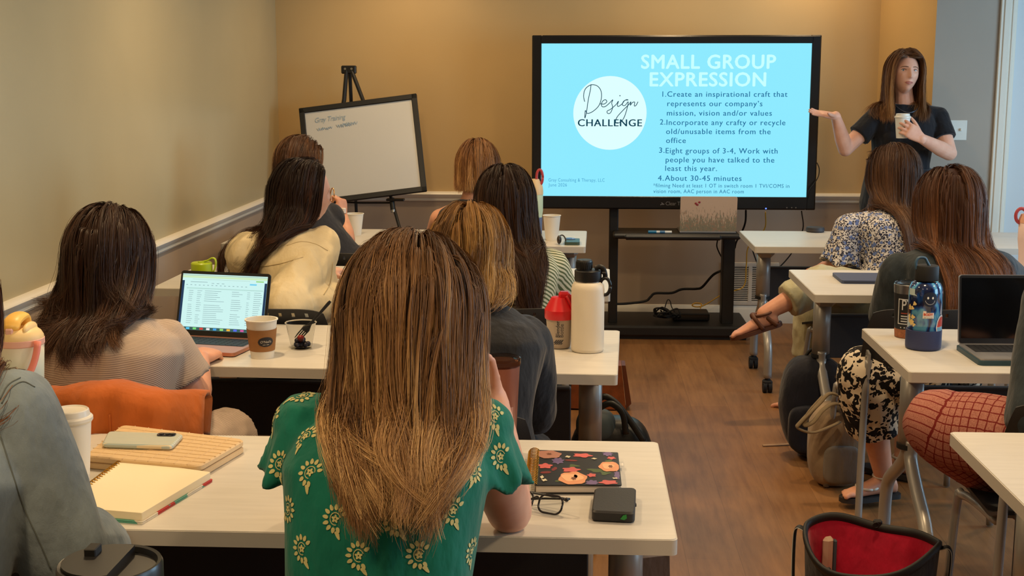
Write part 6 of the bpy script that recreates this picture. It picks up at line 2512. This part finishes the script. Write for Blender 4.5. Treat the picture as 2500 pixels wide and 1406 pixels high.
OBJ('case_lower', slab(G(), P2, 0, .0145, .02), M_case, k)
up_ = OBJ('case_upper', slab(G(), P2, .0155, .03, .02), M_case, k)
OBJ('case_zip', slab(G(), inset(P2, .003), .0135, .0165, .02, .001), MAT('zip_tan', (150, 120, 84), .5), k)
g = G()
a_, b_, d_ = P2[0], P2[3], P2[1]
for i in range(1, 9):
    t = i / 9
    g.tube([np.append(a_ * (1 - t) + b_ * t, .0302), np.append(d_ * (1 - t) + P2[2] * t, .0302)], .0009, 4)
    g.tube([np.append(a_ * (1 - t) + d_ * t, .0302), np.append(b_ * (1 - t) + P2[2] * t, .0302)], .0009, 4)
OBJ('case_quilting', g, MAT('quilt_thread', (206, 176, 132), .6), up_)

q = [PZ(*p, ZT + .042) for p in ((248, 1082), (264, 1052), (448, 1058), (420, 1088))]
cq = sum(q) / 4
k = EMPTY('phone', (cq[0], cq[1], ZT + .031), 'phone in a pale blue striped case lying on the beige laptop case', 'phone')
P2 = [(p - cq)[:2] for p in q]
nst = NT('phone_case_stripes')
nst_c = nst.sep(nst.co('Object'))
fr_ = nst.math('FRACT', nst.math('MULTIPLY', nst_c[1], 95))
nst.base(nst.mix(nst.math('LESS_THAN', fr_, .35), (172, 190, 190), (216, 206, 176)))
nst.set(rough=.35)
ph_ = OBJ('phone_case', slab(G(), P2, 0, .011, .012, .003), nst.m, k)
cc_ = np.array(P2[2]) * .62 + np.array(P2[1]) * .12 + np.array(P2[3]) * .10
OBJ('camera_bump', G().prism([(cc_[0] + x, cc_[1] + y) for x, y in rrect(.042, .022, .008)], .010, .0135), MAT('camera_glass_dark', (26, 26, 40), .12), ph_)
g = G()
for dx_ in (-.011, .003, .014):
    g.cyl((cc_[0] + dx_, cc_[1], .0130), (cc_[0] + dx_, cc_[1], .0148), .0055, n=16)
OBJ('camera_lens', g, MAT('camera_lens_black', (12, 12, 20), .08), ph_)

# open spiral notebook
q = [PZ(*p, ZT + .022) for p in ((198, 1165), (300, 1122), (514, 1152), (346, 1252))]
q[0] = PZ(150, 1235, ZT + .022)
cq = sum(q) / 4
k = EMPTY('spiral_notebook', (cq[0], cq[1], ZT), 'open spiral notebook with blank cream pages and a bright cover, left of the green blouse', 'notebook')
P2 = [(p - cq)[:2] for p in q]
n = NT('notebook_cover_floral')
vo = n.n('ShaderNodeTexVoronoi')
vo.inputs['Scale'].default_value = 30
n.l(n.co(), vo.inputs['Vector'])
n.base(n.ramp(n.sep(vo.outputs['Color'])[0], [(0, (90, 160, 140)), (.35, (110, 170, 150)), (.36, (222, 216, 200)), (.62, (216, 206, 190)), (.63, (190, 44, 40)), (.85, (180, 50, 50)), (.86, (90, 160, 140))], 'CONSTANT'))
n.set(rough=.5)
OBJ('notebook_cover', slab(G(), [np.array(p) * 1.03 for p in P2], 0, .003, .004, .0006).add(slab(G(), [np.array(p) * 1.03 for p in P2], .0035, .006, .004, .0006).verts(), slab(G(), [np.array(p) * 1.03 for p in P2], .0035, .006, .004, .0006).f), n.m, k)
M_page = MAT('page_cream', (236, 224, 192), .7)
OBJ('notebook_pages', slab(G(), P2, .006, .022, .003, .0006), M_page, k)
e0, e1 = np.array(P2[0]), np.array(P2[1])
ed = nrm(e1 - e0)
en = np.array([-ed[1], ed[0]])
if en @ (-(e0 + e1) / 2) > 0:
    en = -en
g = G()
M_gold = MAT('spiral_gold', (206, 156, 60), .25, 1.0)
Ln = np.linalg.norm(e1 - e0)
for i in range(24):
    c_ = e0 + ed * Ln * (i + .5) / 24
    pts = []
    for a in np.linspace(-.4, 2 * math.pi - .9, 14):
        pts.append(np.append(c_ + en * (.0005 - .011 * math.cos(a) + .001) + ed * .0015 * (a / 6), .012 + .0125 * math.sin(a)))
    g.tube(pts, .0011, 5)
OBJ('notebook_spiral', g, M_gold, k)

# floral planner
q = [PZ(*p, ZT + .020) for p in ((1305, 1184), (1312, 1098), (1509, 1104), (1518, 1184))]
cq = sum(q) / 4
k = EMPTY('floral_planner', (cq[0], cq[1], ZT), 'closed spiral planner with a dark peach-flower cover on the near table', 'planner')
P2 = [(p - cq)[:2] for p in q]
M_cov = MAT('planner_black', (26, 28, 30), .35)
OBJ('planner_back_cover', slab(G(), P2, 0, .003, .004, .0005), M_cov, k)
OBJ('planner_pages', slab(G(), inset(P2, .004), .003, .0175, .003, .0004), MAT('planner_page', (216, 206, 192), .7), k)
cvr = OBJ('planner_front_cover', slab(G(), P2, .0175, .020, .004, .0004), M_cov, k)
OBJ('page_tab', G().box((P2[2][0] - .004, P2[2][1] * .4, .010), (P2[2][0] + .010, P2[2][1] * .4 + .02, .0108)), MAT('tab_white', (220, 214, 204), .6), k)


def uvp(u, v):
    P = [np.array(p) for p in P2]
    return P[0] * (1 - u) * (1 - v) + P[3] * u * (1 - v) + P[1] * (1 - u) * v + P[2] * u * v


def blob(g, u, v, ru, rv, z, n_=20, lob=5, amp=.18, ph=0):
    pts = []
    for i in range(n_):
        a = 2 * math.pi * i / n_
        rr_ = 1 + amp * math.sin(lob * a + ph)
        uu, vv = min(max(u + ru * rr_ * math.cos(a), .01), .99), min(max(v + rv * rr_ * math.sin(a), .01), .99)
        pts.append(np.append(uvp(uu, vv), z))
    c_ = np.append(uvp(min(max(u, .02), .98), min(max(v, .02), .98)), z)
    g.add(pts + [c_], [(i, (i + 1) % n_, n_) for i in range(n_)])


z0 = .0203
for nm, col, its, kw in (
        ('cover_leaf', (74, 92, 44), ((.72, .42, .10, .05), (.82, .34, .06, .05), (.45, .54, .06, .04), (.30, .12, .06, .04), (.62, .88, .05, .03), (.88, .70, .04, .06)), dict(lob=3, amp=.3)),
        ('cover_leaf_red', (120, 40, 36), ((.22, .44, .03, .05), (.12, .34, .05, .04), (.42, .70, .06, .03)), dict(lob=2, amp=.3)),
        ('cover_lilac', (112, 92, 138), ((.26, .68, .07, .09), (.87, .93, .06, .07), (.66, .06, .07, .07), (.96, .28, .035, .12)), dict(lob=7, amp=.25)),
        ('cover_rose', (206, 96, 92), ((.11, .52, .08, .07), (.42, .42, .10, .07), (.56, .86, .11, .06), (.91, .80, .05, .04), (.85, .07, .10, .06), (.66, .27, .05, .05)), dict(lob=5, amp=.22)),
        ('cover_peach', (226, 156, 112), ((.44, .18, .165, .18), (.88, .53, .13, .15)), dict(lob=6, amp=.08)),
        ('cover_peach_pale', (186, 130, 108), ((.14, .86, .16, .12),), dict(lob=6, amp=.08)),
        ('cover_petal', (240, 186, 140), ((.40, .20, .09, .10), (.86, .54, .07, .08), (.50, .20, .06, .09)), dict(lob=3, amp=.15)),
        ('cover_stamen', (120, 70, 40), ((.45, .17, .03, .04), (.89, .53, .025, .04), (.15, .87, .03, .03)), dict(lob=6, amp=.3)),
        ('cover_bud_white', (216, 206, 176), ((.38, .80, .03, .03), (.70, .76, .03, .02), (.08, .20, .02, .04), (.11, .12, .03, .03), (.93, .18, .03, .02)), dict(lob=4, amp=.25))):
    g = G()
    for i, (u, v, ru, rv) in enumerate(its):
        blob(g, u, v, ru, rv, z0, ph=i, **kw)
    OBJ(nm, g, MAT(nm + '_ink', col, .4), cvr)
    z0 += .00012
g = G()
e0, e1 = np.array(P2[0]), np.array(P2[1])
ed = nrm(e1 - e0)
Ln = np.linalg.norm(e1 - e0)
for i in range(22):
    c_ = e0 + ed * Ln * (i + .5) / 22
    g.tube([np.append(c_ + np.array([-.006 + .014 * math.cos(a), 0]) + ed * .003 * a / 6, .011 + .0145 * math.sin(a)) for a in np.linspace(0, 2 * math.pi, 15)], .0013, 5)
OBJ('planner_spiral', g, M_gold, k)

# reading glasses and the black wallet
M_fr = MAT('glasses_frame_black', (22, 22, 26), .25)
M_lens = clear_mat('glasses_lens', (236, 238, 238), .0)
c = on(1308, 1250)
k = EMPTY('eyeglasses', c, 'black-framed reading glasses lying beside the planner', 'glasses', rz=math.radians(-24))
M0 = np.array(Matrix.Translation((0, 0, .021)) @ Matrix.Rotation(math.radians(60), 4, 'X'))
for sx_ in (-.032, .032):
    o_ = np.array(rrect(.050, .036, .014, 6)) + (sx_, 0)
    pts = np.c_[o_, np.zeros(len(o_))] @ M0[:3, :3].T + M0[:3, 3]
    fr1 = OBJ('glasses_rim', G().tube(np.vstack([pts, pts[:1]]), .0021, 8), M_fr, k, smooth=True)
    OBJ('lens', G().prism(o_ * (1, 1), -.0006, .0006, 0, M0), M_lens, fr1)
OBJ('bridge', G().tube(smooth_path([(-.009, .004 * .5, .026), (0, .006, .030), (.009, .004 * .5, .026)]), .002, 8), M_fr, k, smooth=True)
for sg, pts in ((1, [(.058, .006, .032), (.064, .012, .033), (.058, .020, .030), (.0, .026, .020), (-.05, .030, .008)]), (-1, [(-.058, .006, .032), (-.064, .014, .032), (-.056, .026, .029), (.0, .060, .016), (.03, .085, .005)])):
    OBJ('temple_arm', G().tube(smooth_path(pts), .0024, 8), M_fr, k, smooth=True)
OBJ('hinge', G().sphere((.062, .010, .032), .0045, 10, 8), M_fr, k, smooth=True)
q = [PZ(*p, ZT + .022) for p in ((1444, 1247), (1452, 1189), (1553, 1189), (1550, 1252))]
cq = sum(q) / 4
k = EMPTY('black_wallet', (cq[0], cq[1], ZT), 'square black case with a small green leaf mark near the table corner', 'case')
P2 = [(p - cq)[:2] for p in q]
wc = OBJ('wallet_body', slab(G(), P2, 0, .022, .012, .0035), MAT('case_soft_black', (30, 30, 32), .5, bump=.1, bscale=300), k)
g = G().prism([(-.006, -.002), (.002, -.004), (.007, .0), (.006, .007), (-.001, .005)], -.0004, .0004, 0, np.array(Matrix.Translation((P2[3][0] - .022, P2[3][1] + .0002, .011)) @ Matrix.Rotation(math.pi / 2, 4, 'X')))
OBJ('leaf_mark', g, MAT('leaf_green', (30, 130, 50), .5), wc)
OBJ('case_button', G().box(((P2[2][0] + P2[3][0]) / 2 - .004, -.005, .008), ((P2[2][0] + P2[3][0]) / 2 + .002, .005, .014), .001), M_black, wc)

# black lidded tumbler nearest the camera
c = PY(268, 1372, 1.42)
k = EMPTY('black_lidded_bottle', (c[0], 1.42, ZT), 'black bottle lid with a carry rim at the bottom left, nearest the camera', 'bottle')
H_ = c[2] - ZT
r = 236 / (FPX / np.linalg.norm(c - CAM)) / 2
M_bl = MAT('bottle_satin_black', (26, 26, 27), .32)
OBJ('bottle_body', G().lathe([(r * .7, 0), (r * .75, .005), (r * .95, H_ * .5), (r * .95, H_ - .04), (r * .9, H_ - .04)], n=44), M_bl, k, smooth=True)
ld = OBJ('bottle_lid', G().lathe([(r * .96, H_ - .045), (r, H_ - .035), (r, H_ - .004), (r * .97, H_), (r * .90, H_ - .001), (r * .86, H_ - .008), (.004, H_ - .008)], n=56), M_bl, k, angle=40)
th = np.linspace(math.radians(60), math.radians(300), 24)
g = G()
pl = [(r * .84 * math.cos(a) - .004, r * .84 * math.sin(a)) for a in np.linspace(math.radians(70), math.radians(290), 24)]
g.prism(pl, H_ - .010, H_ + .003)
OBJ('lid_plate', g, M_bl, ld)
OBJ('lid_latch', G().box((-.034, .008, H_ - .004), (-.020, .030, H_ + .012), .0012), M_blackrub, ld)

# cup in the presenter's hand
k = EMPTY('takeaway_cup', (cupc[0], cupc[1], cupc[2] - .068), 'white lidded takeaway cup held by the standing presenter', 'cup')
OBJ('cup_body', G().lathe([(.027, .002), (.029, 0), (.040, .112), (.038, .112)], n=36), M_white, k)
OBJ('cup_lid', G().lathe([(.041, .106), (.043, .109), (.043, .115), (.040, .118), (.037, .119), (.035, .130), (.032, .131), (.030, .128), (.006, .127)], n=36), M_lidw, k, angle=30)

c = PY(839, 536, 6.40)
k = EMPTY('small_bottle', c, 'small brown bottle with a white cap held up beside the dark-haired head', 'bottle')
OBJ('bottle_body', G().lathe([(.016, -.05), (.018, -.046), (.018, .01), (.010, .028), (.010, .034)], n=24), MAT('bottle_amber', (96, 50, 28), .3), k, smooth=True)
OBJ('bottle_cap', G().lathe([(.013, .033), (.013, .056), (.010, .058)], n=24), M_lidw, k)

# ------------------------------------------------------------------ chairs in their places
for x, y, rz, lab in ((-1.22, 3.28, 0, 'black chair under the orange-brown jacket, behind the woman in the striped dress'),
                      (-.34, 3.24, 0, 'black chair of the woman in the black jacket'),
                      (-1.06, 4.60, -8, 'black chair of the woman in the cream jacket'),
                      (-.27, 4.64, 0, 'black chair with small holes behind the woman in the green striped top'),
                      (-1.0, 5.96, -8, 'black chair of the woman hidden in front of the cream jacket'),
                      (-.50, 5.96, 0, 'black chair of the woman with the bob'),
                      (1.34, 5.95, 42, 'black chair of the woman in the blue floral blouse, turned to the left'),
                      (1.21, 4.70, 4, 'black chair with small holes behind the woman in the dark denim jacket'),
                      (1.30, 3.42, 0, 'black chair under the person in red-patterned leggings'),
                      (-1.16, 1.96, 0, 'black chair of the person in the light denim jacket'),
                      (-.33, 1.99, 0, 'black chair of the woman in the green blouse'),
                      (2.16, 6.02, 0, 'empty black chair at the front right table, right of the auburn hair')):
    chair(x, y, rz, lab)

# ------------------------------------------------------------------ orange-brown jacket hung over a chair back
M_rust = cloth_mat('jacket_rust', (176, 92, 36), .85, .08, .15)
nu, nv = 46, 40
P = []
rng = random.Random(2)
for i in range(nu + 1):
    u = i / nu
    row = []
    for j in range(nv + 1):
        v = j / nv
        x = -1.25 + (u - .5) * (.60 + .10 * v)
        top = .835 - .045 * (abs(2 * u - 1) ** 2.2) + .012 * math.sin(9 * u) + (.02 if .45 < u < .8 else 0) * math.sin((u - .45) / .35 * math.pi)
        sd = max(0, abs(2 * u - 1) - .72) / .28
        if v < .22:
            t = v / .22
            y, z = 3.075, top - .12 + .10 * t
        elif v < .34:
            t = (v - .22) / .12
            y, z = 3.02 + .055 * math.cos(math.pi * t), top - .02 + .02 * math.sin(math.pi * t)
        else:
            t = (v - .34) / .66
            y, z = 2.965 - .045 * t ** .7, top - .02 - .46 * t
        y += .10 * sd ** 1.5 + .012 * math.sin(u * 26 + v * 5) * min(1, v * 1.6) + .006 * math.sin(u * 47 + 2 * v)
        z -= .05 * sd * (v > .3)
        row.append((x, y, z))
    P.append(row)
P = np.array(P)
v, f = grid_plate(lambda a, b: P[int(round(a * nu)), int(round(b * nv))], nu, nv, .012)
jk = OBJ('draped_jacket', (v, f), M_rust, None, base=(-1.25, 3.0, 0), smooth=True)
tag(jk, 'orange-brown jacket draped over the chair back behind the striped dress', 'jacket')
g = G()
g.tube([P[32, j] + V3(0, -.008, 0) for j in range(16, 38)], .003, 6)
OBJ('jacket_seam', g, M_rust, jk, base=(-1.25, 3.0, 0), smooth=True)

# ------------------------------------------------------------------ bags on the floor
M_bagblk = cloth_mat('bag_black_quilt', (34, 38, 46), .7, .15, .2, 12)
M_bagtrim = MAT('bag_trim_black', (16, 16, 17), .6)
M_lining = cloth_mat('bag_lining_red', (176, 24, 56), .75, .1, .1, 10)
zr = .30
pl_, pb_, pr_ = PZ(1966, 1292, zr), PZ(2112, 1262, zr + .02), PZ(2296, 1338, zr)
mid_ = (pl_ + pr_) / 2
ax_ = nrm((pr_ - pl_) * (1, 1, 0))
pn_ = V3(-ax_[1], ax_[0], 0)
wb_ = (pb_ - mid_) @ pn_
Lh = np.linalg.norm((pr_ - pl_)[:2]) / 2
t_ = np.arange(56) / 56 * 2 * math.pi


def bag_ring(k, z, L, Wd, inn=0.0, dz=0.0):
    """k=0 boxy footprint .. k=1 almond-shaped mouth"""
    cs, sn = np.cos(t_), np.sin(t_)
    bx_ = np.sign(cs) * np.abs(cs) ** .5 * (L - inn)
    by_ = np.sign(sn) * np.abs(sn) ** .5 * (.095 - inn)
    lx_ = cs * (L - inn * 1.3)
    ly_ = np.sign(sn) * np.abs(sn) ** 1.15 * (np.where(sn > 0, Wd, Wd * 1.9) - inn)
    X, Y_ = bx_ * (1 - k) + lx_ * k, by_ * (1 - k) + ly_ * k
    Z = z + dz * (.018 * np.cos(2 * t_ + .6) + .02 * np.sin(t_) - .004 * np.sin(5 * t_))
    return V3(mid_[0], mid_[1], 0) + np.outer(X, ax_) + np.outer(Y_, pn_) + np.outer(Z, V3(0, 0, 1))


def tube_closed(g, ring, r, n=8, flat=1.0):
    p = np.vstack([ring, ring[:2]])
    g.tube(p, r, n, cap=False, flat=flat)
    return g


bag = EMPTY('lunch_bag', (mid_[0], mid_[1], 0), 'open black quilted lunch bag with a red lining on the floor', 'bag')
bb_ = (mid_[0], mid_[1], 0)
rings = [bag_ring(0, .0, Lh * .86, wb_), bag_ring(0, .012, Lh * .90, wb_), bag_ring(.1, .10, Lh * .93, wb_), bag_ring(.45, .20, Lh * .96, wb_, 0, .4), bag_ring(.85, .275, Lh * .99, wb_, 0, .8), bag_ring(1, zr, Lh, wb_, 0, 1)]
sh_ = OBJ('bag_shell', G().loft(rings, True).add(np.zeros((0, 3)), []), M_bagblk, bag, base=bb_, smooth=True)
me = sh_.data
rings_i = [bag_ring(1, zr, Lh, wb_, .004, 1), bag_ring(.85, .27, Lh * .99, wb_, .008, .8), bag_ring(.45, .19, Lh * .96, wb_, .01, .4), bag_ring(.1, .10, Lh * .93, wb_, .012), bag_ring(0, .022, Lh * .90, wb_, .014)]
# outer shell: take the top cap off
import bmesh
bm = bmesh.new()
bm.from_mesh(me)
bm.verts.ensure_lookup_table()
bmesh.ops.delete(bm, geom=[bm.verts[len(bm.verts) - 1]], context='VERTS')
bm.to_mesh(me)
bm.free()
g = G().loft(rings_i, False)
c0 = g.n
g.add(np.vstack([rings_i[-1], [rings_i[-1].mean(0)]]), [(j, (j + 1) % 56, 56) for j in range(56)])
OBJ('bag_lining', g, M_lining, bag, base=bb_, smooth=True)
OBJ('bag_rim', tube_closed(G(), bag_ring(1, zr - .006, Lh, wb_, .002, 1), .0075, 8, 1.8), M_bagtrim, bag, base=bb_, smooth=True)
zz = bag_ring(1, zr, Lh, wb_, 0, 1)
zp = zz[14]
OBJ('zip_pull', G().box(zp + V3(-.012, -.010, -.01), zp + V3(.012, .008, .016), .004).tube([zp + V3(-.008 + .008 * math.cos(a), -.014, .004 + .008 * math.sin(a)) for a in np.linspace(0, 6.28, 13)], .0018, 5), M_bagtrim, bag, base=bb_)
M_stitch = MAT('bag_stitch_white', (180, 180, 176), .7)
for e_, sg in ((pl_, -1), (pr_, 1)):
    e_ = V3(e_[0], e_[1], zr)
    st = [e_ + ax_ * sg * .0 + V3(0, 0, .0), e_ + ax_ * sg * .022 + V3(0, 0, .004), e_ + ax_ * sg * .030 + V3(0, 0, -.03), e_ + ax_ * sg * .024 - pn_ * .03 + V3(0, 0, -.14), e_ + ax_ * sg * .012 - pn_ * .05 + V3(0, 0, -.24)]
    so = OBJ('side_strap', G().tube(smooth_path(st), .004, 8, flat=3.2, ref=pn_), M_bagtrim, bag, base=bb_, smooth=True)
    OBJ('strap_stitching', G().tube(smooth_path([p - pn_ * .0135 + ax_ * sg * .002 for p in st]), .001, 4), M_stitch, so, base=bb_)
for u in (-.45, .45):
    q0 = V3(mid_[0], mid_[1], 0) + ax_ * Lh * u - pn_ * (wb_ * .80)
    hd = [q0 + V3(0, 0, .10) - pn_ * .0 + ax_ * -.05 * np.sign(u), q0 + V3(0, 0, .18) - pn_ * .012, q0 + V3(0, 0, .235) - pn_ * .018 + ax_ * .012 * np.sign(u), q0 + V3(0, 0, .19) - pn_ * .02 + ax_ * .03 * np.sign(u), q0 + V3(0, 0, .10) - pn_ * .012 + ax_ * .03 * np.sign(u)]
    ho = OBJ('carry_handle', G().tube(smooth_path(hd), .004, 8, flat=2.6, ref=pn_), M_bagtrim, bag, base=bb_, smooth=True)
    OBJ('handle_stitching', G().tube(smooth_path([p - pn_ * .005 for p in hd]), .001, 4), M_stitch, ho, base=bb_)
c = PZ(2020, 1330, .24)
k = EMPTY('folded_packet', (c[0], c[1], .14), 'pale packet with a blue-grey side standing inside the open lunch bag', 'packet', rz=.5)
OBJ('packet_body', G().box((-.016, -.012, -.115), (.020, .012, .125), .01), MAT('packet_beige', (196, 170, 146), .7), k)
OBJ('packet_side', G().box((.019, -.012, -.11), (.030, .014, .115), .006), MAT('packet_slate', (66, 80, 92), .6), k)
c = PZ(2130, 1378, .17)
k = EMPTY('sunglasses', c, 'dark round glasses lying inside the open lunch bag', 'glasses', rz=-.5)
for q in (-.034, .034):
    OBJ('glasses_rim', G().tube([(q + .028 * math.cos(a), .010 * math.sin(a), .024 * math.sin(a)) for a in np.linspace(0, 6.2832, 25)], .0022, 6), MAT('rim_dark_red', (60, 14, 20), .3), k, smooth=True)
OBJ('bridge', G().tube([(-.008, 0, .004), (0, 0, .008), (.008, 0, .004)], .002, 6), bpy.data.materials['rim_dark_red'], k)
c = PZ(2140, 1412, .15)
k = EMPTY('amber_jar', (c[0], c[1], .045), 'amber jar with a pale ring inside the open lunch bag', 'jar')
OBJ('jar_body', G().lathe([(.026, -.02), (.03, -.016), (.03, .07), (.027, .085), (.025, .09)], n=32), MAT('jar_amber', (120, 60, 20), .2), k)
OBJ('jar_ring', G().lathe([(.026, .088), (.028, .092), (.026, .096), (.022, .094)], n=32), MAT('jar_ring_cream', (216, 190, 150), .5), k)


def superbox(g, c, hw_, hd_, hh_, e1=.45, e2=.5, n=32, m=18, rz=0.0, sag=None):
    a = np.arange(n) / n * 2 * math.pi
    f_ = lambda x, e: np.sign(x) * np.abs(x) ** e
    rings = []
    cr, sr = math.cos(rz), math.sin(rz)
    for k in range(m + 1):
        t = -math.pi / 2 + math.pi * min(max(k / m, .01), .99)
        x = f_(np.cos(a), e1) * f_(math.cos(t), e2) * hw_
        y = f_(np.sin(a), e1) * f_(math.cos(t), e2) * hd_
        z = np.full(n, f_(math.sin(t), e2) * hh_)
        if sag:
            x, y, z = sag(x, y, z)
        rings.append(np.stack([c[0] + x * cr - y * sr, c[1] + x * sr + y * cr, c[2] + z], 1))
    return g.loft(rings, True)


# dark backpack under the right-hand table
c = V3(1.00, 5.30, .215)
bk = EMPTY('backpack', (c[0], c[1], 0), 'navy black backpack slumped on the floor under the table with the tablet', 'backpack')
lean = lambda x, y, z: (x * (1 - .25 * np.clip(z / .21, 0, 1)) - .03 * z / .21, y, z)
M_nav = cloth_mat('backpack_navy', (26, 28, 40), .7, .2, .15)
OBJ('backpack_body', superbox(G(), c, .165, .10, .215, .6, .6, sag=lean), M_nav, bk, base=(c[0], c[1], 0), smooth=True)
OBJ('front_pocket', superbox(G(), c + V3(-.02, -.095, -.07), .12, .03, .10, .5, .5), M_nav, bk, base=(c[0], c[1], 0), smooth=True)
OBJ('leather_tag', G().box(c + V3(.045, -.130, .06), c + V3(.065, -.122, .16), .003).sphere(c + V3(.055, -.126, .055), .012, 10, 8), MAT('tag_tan', (150, 96, 58), .6), bk, base=(c[0], c[1], 0))
OBJ('top_handle', G().tube(smooth_path([c + V3(-.07, .02, .19), c + V3(-.04, .02, .235), c + V3(.0, .02, .235), c + V3(.02, .02, .20)]), .007, 8), M_bagtrim, bk, base=(c[0], c[1], 0), smooth=True)
OBJ('loose_strap', G().tube(smooth_path([PZ(1990, 1068, .01), PZ(1960, 1070, .012), PZ(1948, 1078, .014), PZ(1925, 1084, .006), PZ(1862, 1087, .005)]), .003, 8, flat=2.5, ref=(0, 1, 0)), MAT('strap_beige', (160, 130, 104), .7), bk, base=(c[0], c[1], 0), smooth=True)

# beige rucksack with loose straps
c = V3(1.00, 4.93, .165)
bk = EMPTY('rucksack', (c[0], c[1], 0), 'beige rucksack with looping straps beside the caster of the table with the tablet', 'backpack')
M_bei = cloth_mat('rucksack_beige', (150, 130, 106), .8, .12, .15)
B_ = (c[0], c[1], 0)
OBJ('rucksack_body', superbox(G(), c, .105, .085, .165, .6, .6), M_bei, bk, base=B_, smooth=True)
OBJ('rucksack_pocket', superbox(G(), c + V3(.01, -.085, -.06), .07, .022, .075, .5, .5), cloth_mat('rucksack_grey', (120, 112, 104), .8), bk, base=B_, smooth=True)
M_bst = cloth_mat('rucksack_strap', (128, 112, 88), .8)
for pts in ([(2080, 985, 4.84), (2030, 960, 4.82), (2000, 985, 4.80), (1955, 1030, 4.78), (1948, 1045, 4.78), (1985, 1056, 4.78), (2030, 1040, 4.80), (2050, 1030, 4.82)],
            [(2075, 1000, 4.84), (2040, 985, 4.80), (2010, 1000, 4.78), (1985, 1030, 4.77), (1965, 1036, 4.78), (1975, 1010, 4.79), (2010, 970, 4.82)]):
    OBJ('shoulder_strap', G().tube(smooth_path([PY(*p) for p in pts]), .005, 8, flat=2.2, ref=(0, 1, 0)), M_bst, bk, base=B_, smooth=True)

# brown leather bag and black handbag under the left-hand tables
c = V3(.085, 6.05, .16)
bk = EMPTY('leather_bag', (c[0], c[1], 0), 'tan leather bag on the floor beyond the tall white bottle', 'bag')
B_ = (c[0], c[1], 0)
M_lea = MAT('leather_tan', (126, 66, 32), .45, var=.12, vscale=20, bump=.1, bscale=120)
OBJ('bag_body', G().prism([(-.13, -.15), (.14, -.155), (.115, .06), (-.11, .06)], -.06, .06, 0, np.array(Matrix.Translation(c) @ Matrix.Rotation(math.pi / 2, 4, 'X'))), M_lea, bk, base=B_)
OBJ('bag_gusset', G().prism([(.142, -.15), (.165, -.125), (.135, .06), (.117, .06)], -.055, .055, 0, np.array(Matrix.Translation(c) @ Matrix.Rotation(math.pi / 2, 4, 'X'))), MAT('leather_dark', (96, 48, 26), .5), bk, base=B_)
OBJ('bag_handle', G().tube(smooth_path([c + V3(-.07, 0, .05), c + V3(-.05, 0, .14), c + V3(.05, 0, .14), c + V3(.07, 0, .05)]), .008, 8), M_lea, bk, base=B_, smooth=True)
c = V3(.125, 4.78, .15)
bk = EMPTY('handbag', (c[0], c[1], 0), 'slouchy black handbag with straps on the floor beside the silver table leg', 'bag')
B_ = (c[0], c[1], 0)
M_hb = MAT('leather_black', (18, 20, 21), .4, bump=.2, bscale=30)
OBJ('bag_body', superbox(G(), c, .165, .09, .15, .6, .55, sag=lambda x, y, z: (x * (1 - .2 * np.clip(z / .15, 0, 1)), y, z)), M_hb, bk, base=B_, smooth=True)
OBJ('bag_pouch', superbox(G(), c + V3(-.06, -.05, .13), .075, .05, .065, .8, .8), MAT('pouch_grey_blue', (54, 66, 70), .6), bk, base=B_, smooth=True)
for pts in ([(1452, 985, 4.72), (1475, 968, 4.70), (1505, 985, 4.69), (1540, 1030, 4.68), (1572, 1078, 4.67)], [(1456, 1000, 4.70), (1490, 985, 4.68), (1520, 1010, 4.67), (1528, 1060, 4.67)]):
    OBJ('bag_strap', G().tube(smooth_path([PY(*p) for p in pts]), .005, 8, flat=2.4, ref=(0, 0, 1)), M_hb, bk, base=B_, smooth=True)
c = V3(.135, 2.74, .29)
bk = EMPTY('grey_bag', (c[0], c[1], 0), 'grey purple fabric bag under the right end of the near table', 'bag')
OBJ('bag_body', G().prism([(-.07, -.29), (.085, -.29), (.065, .27), (-.045, .255), (-.01, .20), (-.06, .21)], -.05, .05, 0, np.array(Matrix.Translation(c) @ Matrix.Rotation(math.pi / 2, 4, 'X'))), cloth_mat('bag_grey_purple', (96, 86, 88), .8), bk, base=(c[0], c[1], 0))
bpy.context.view_layer.update()
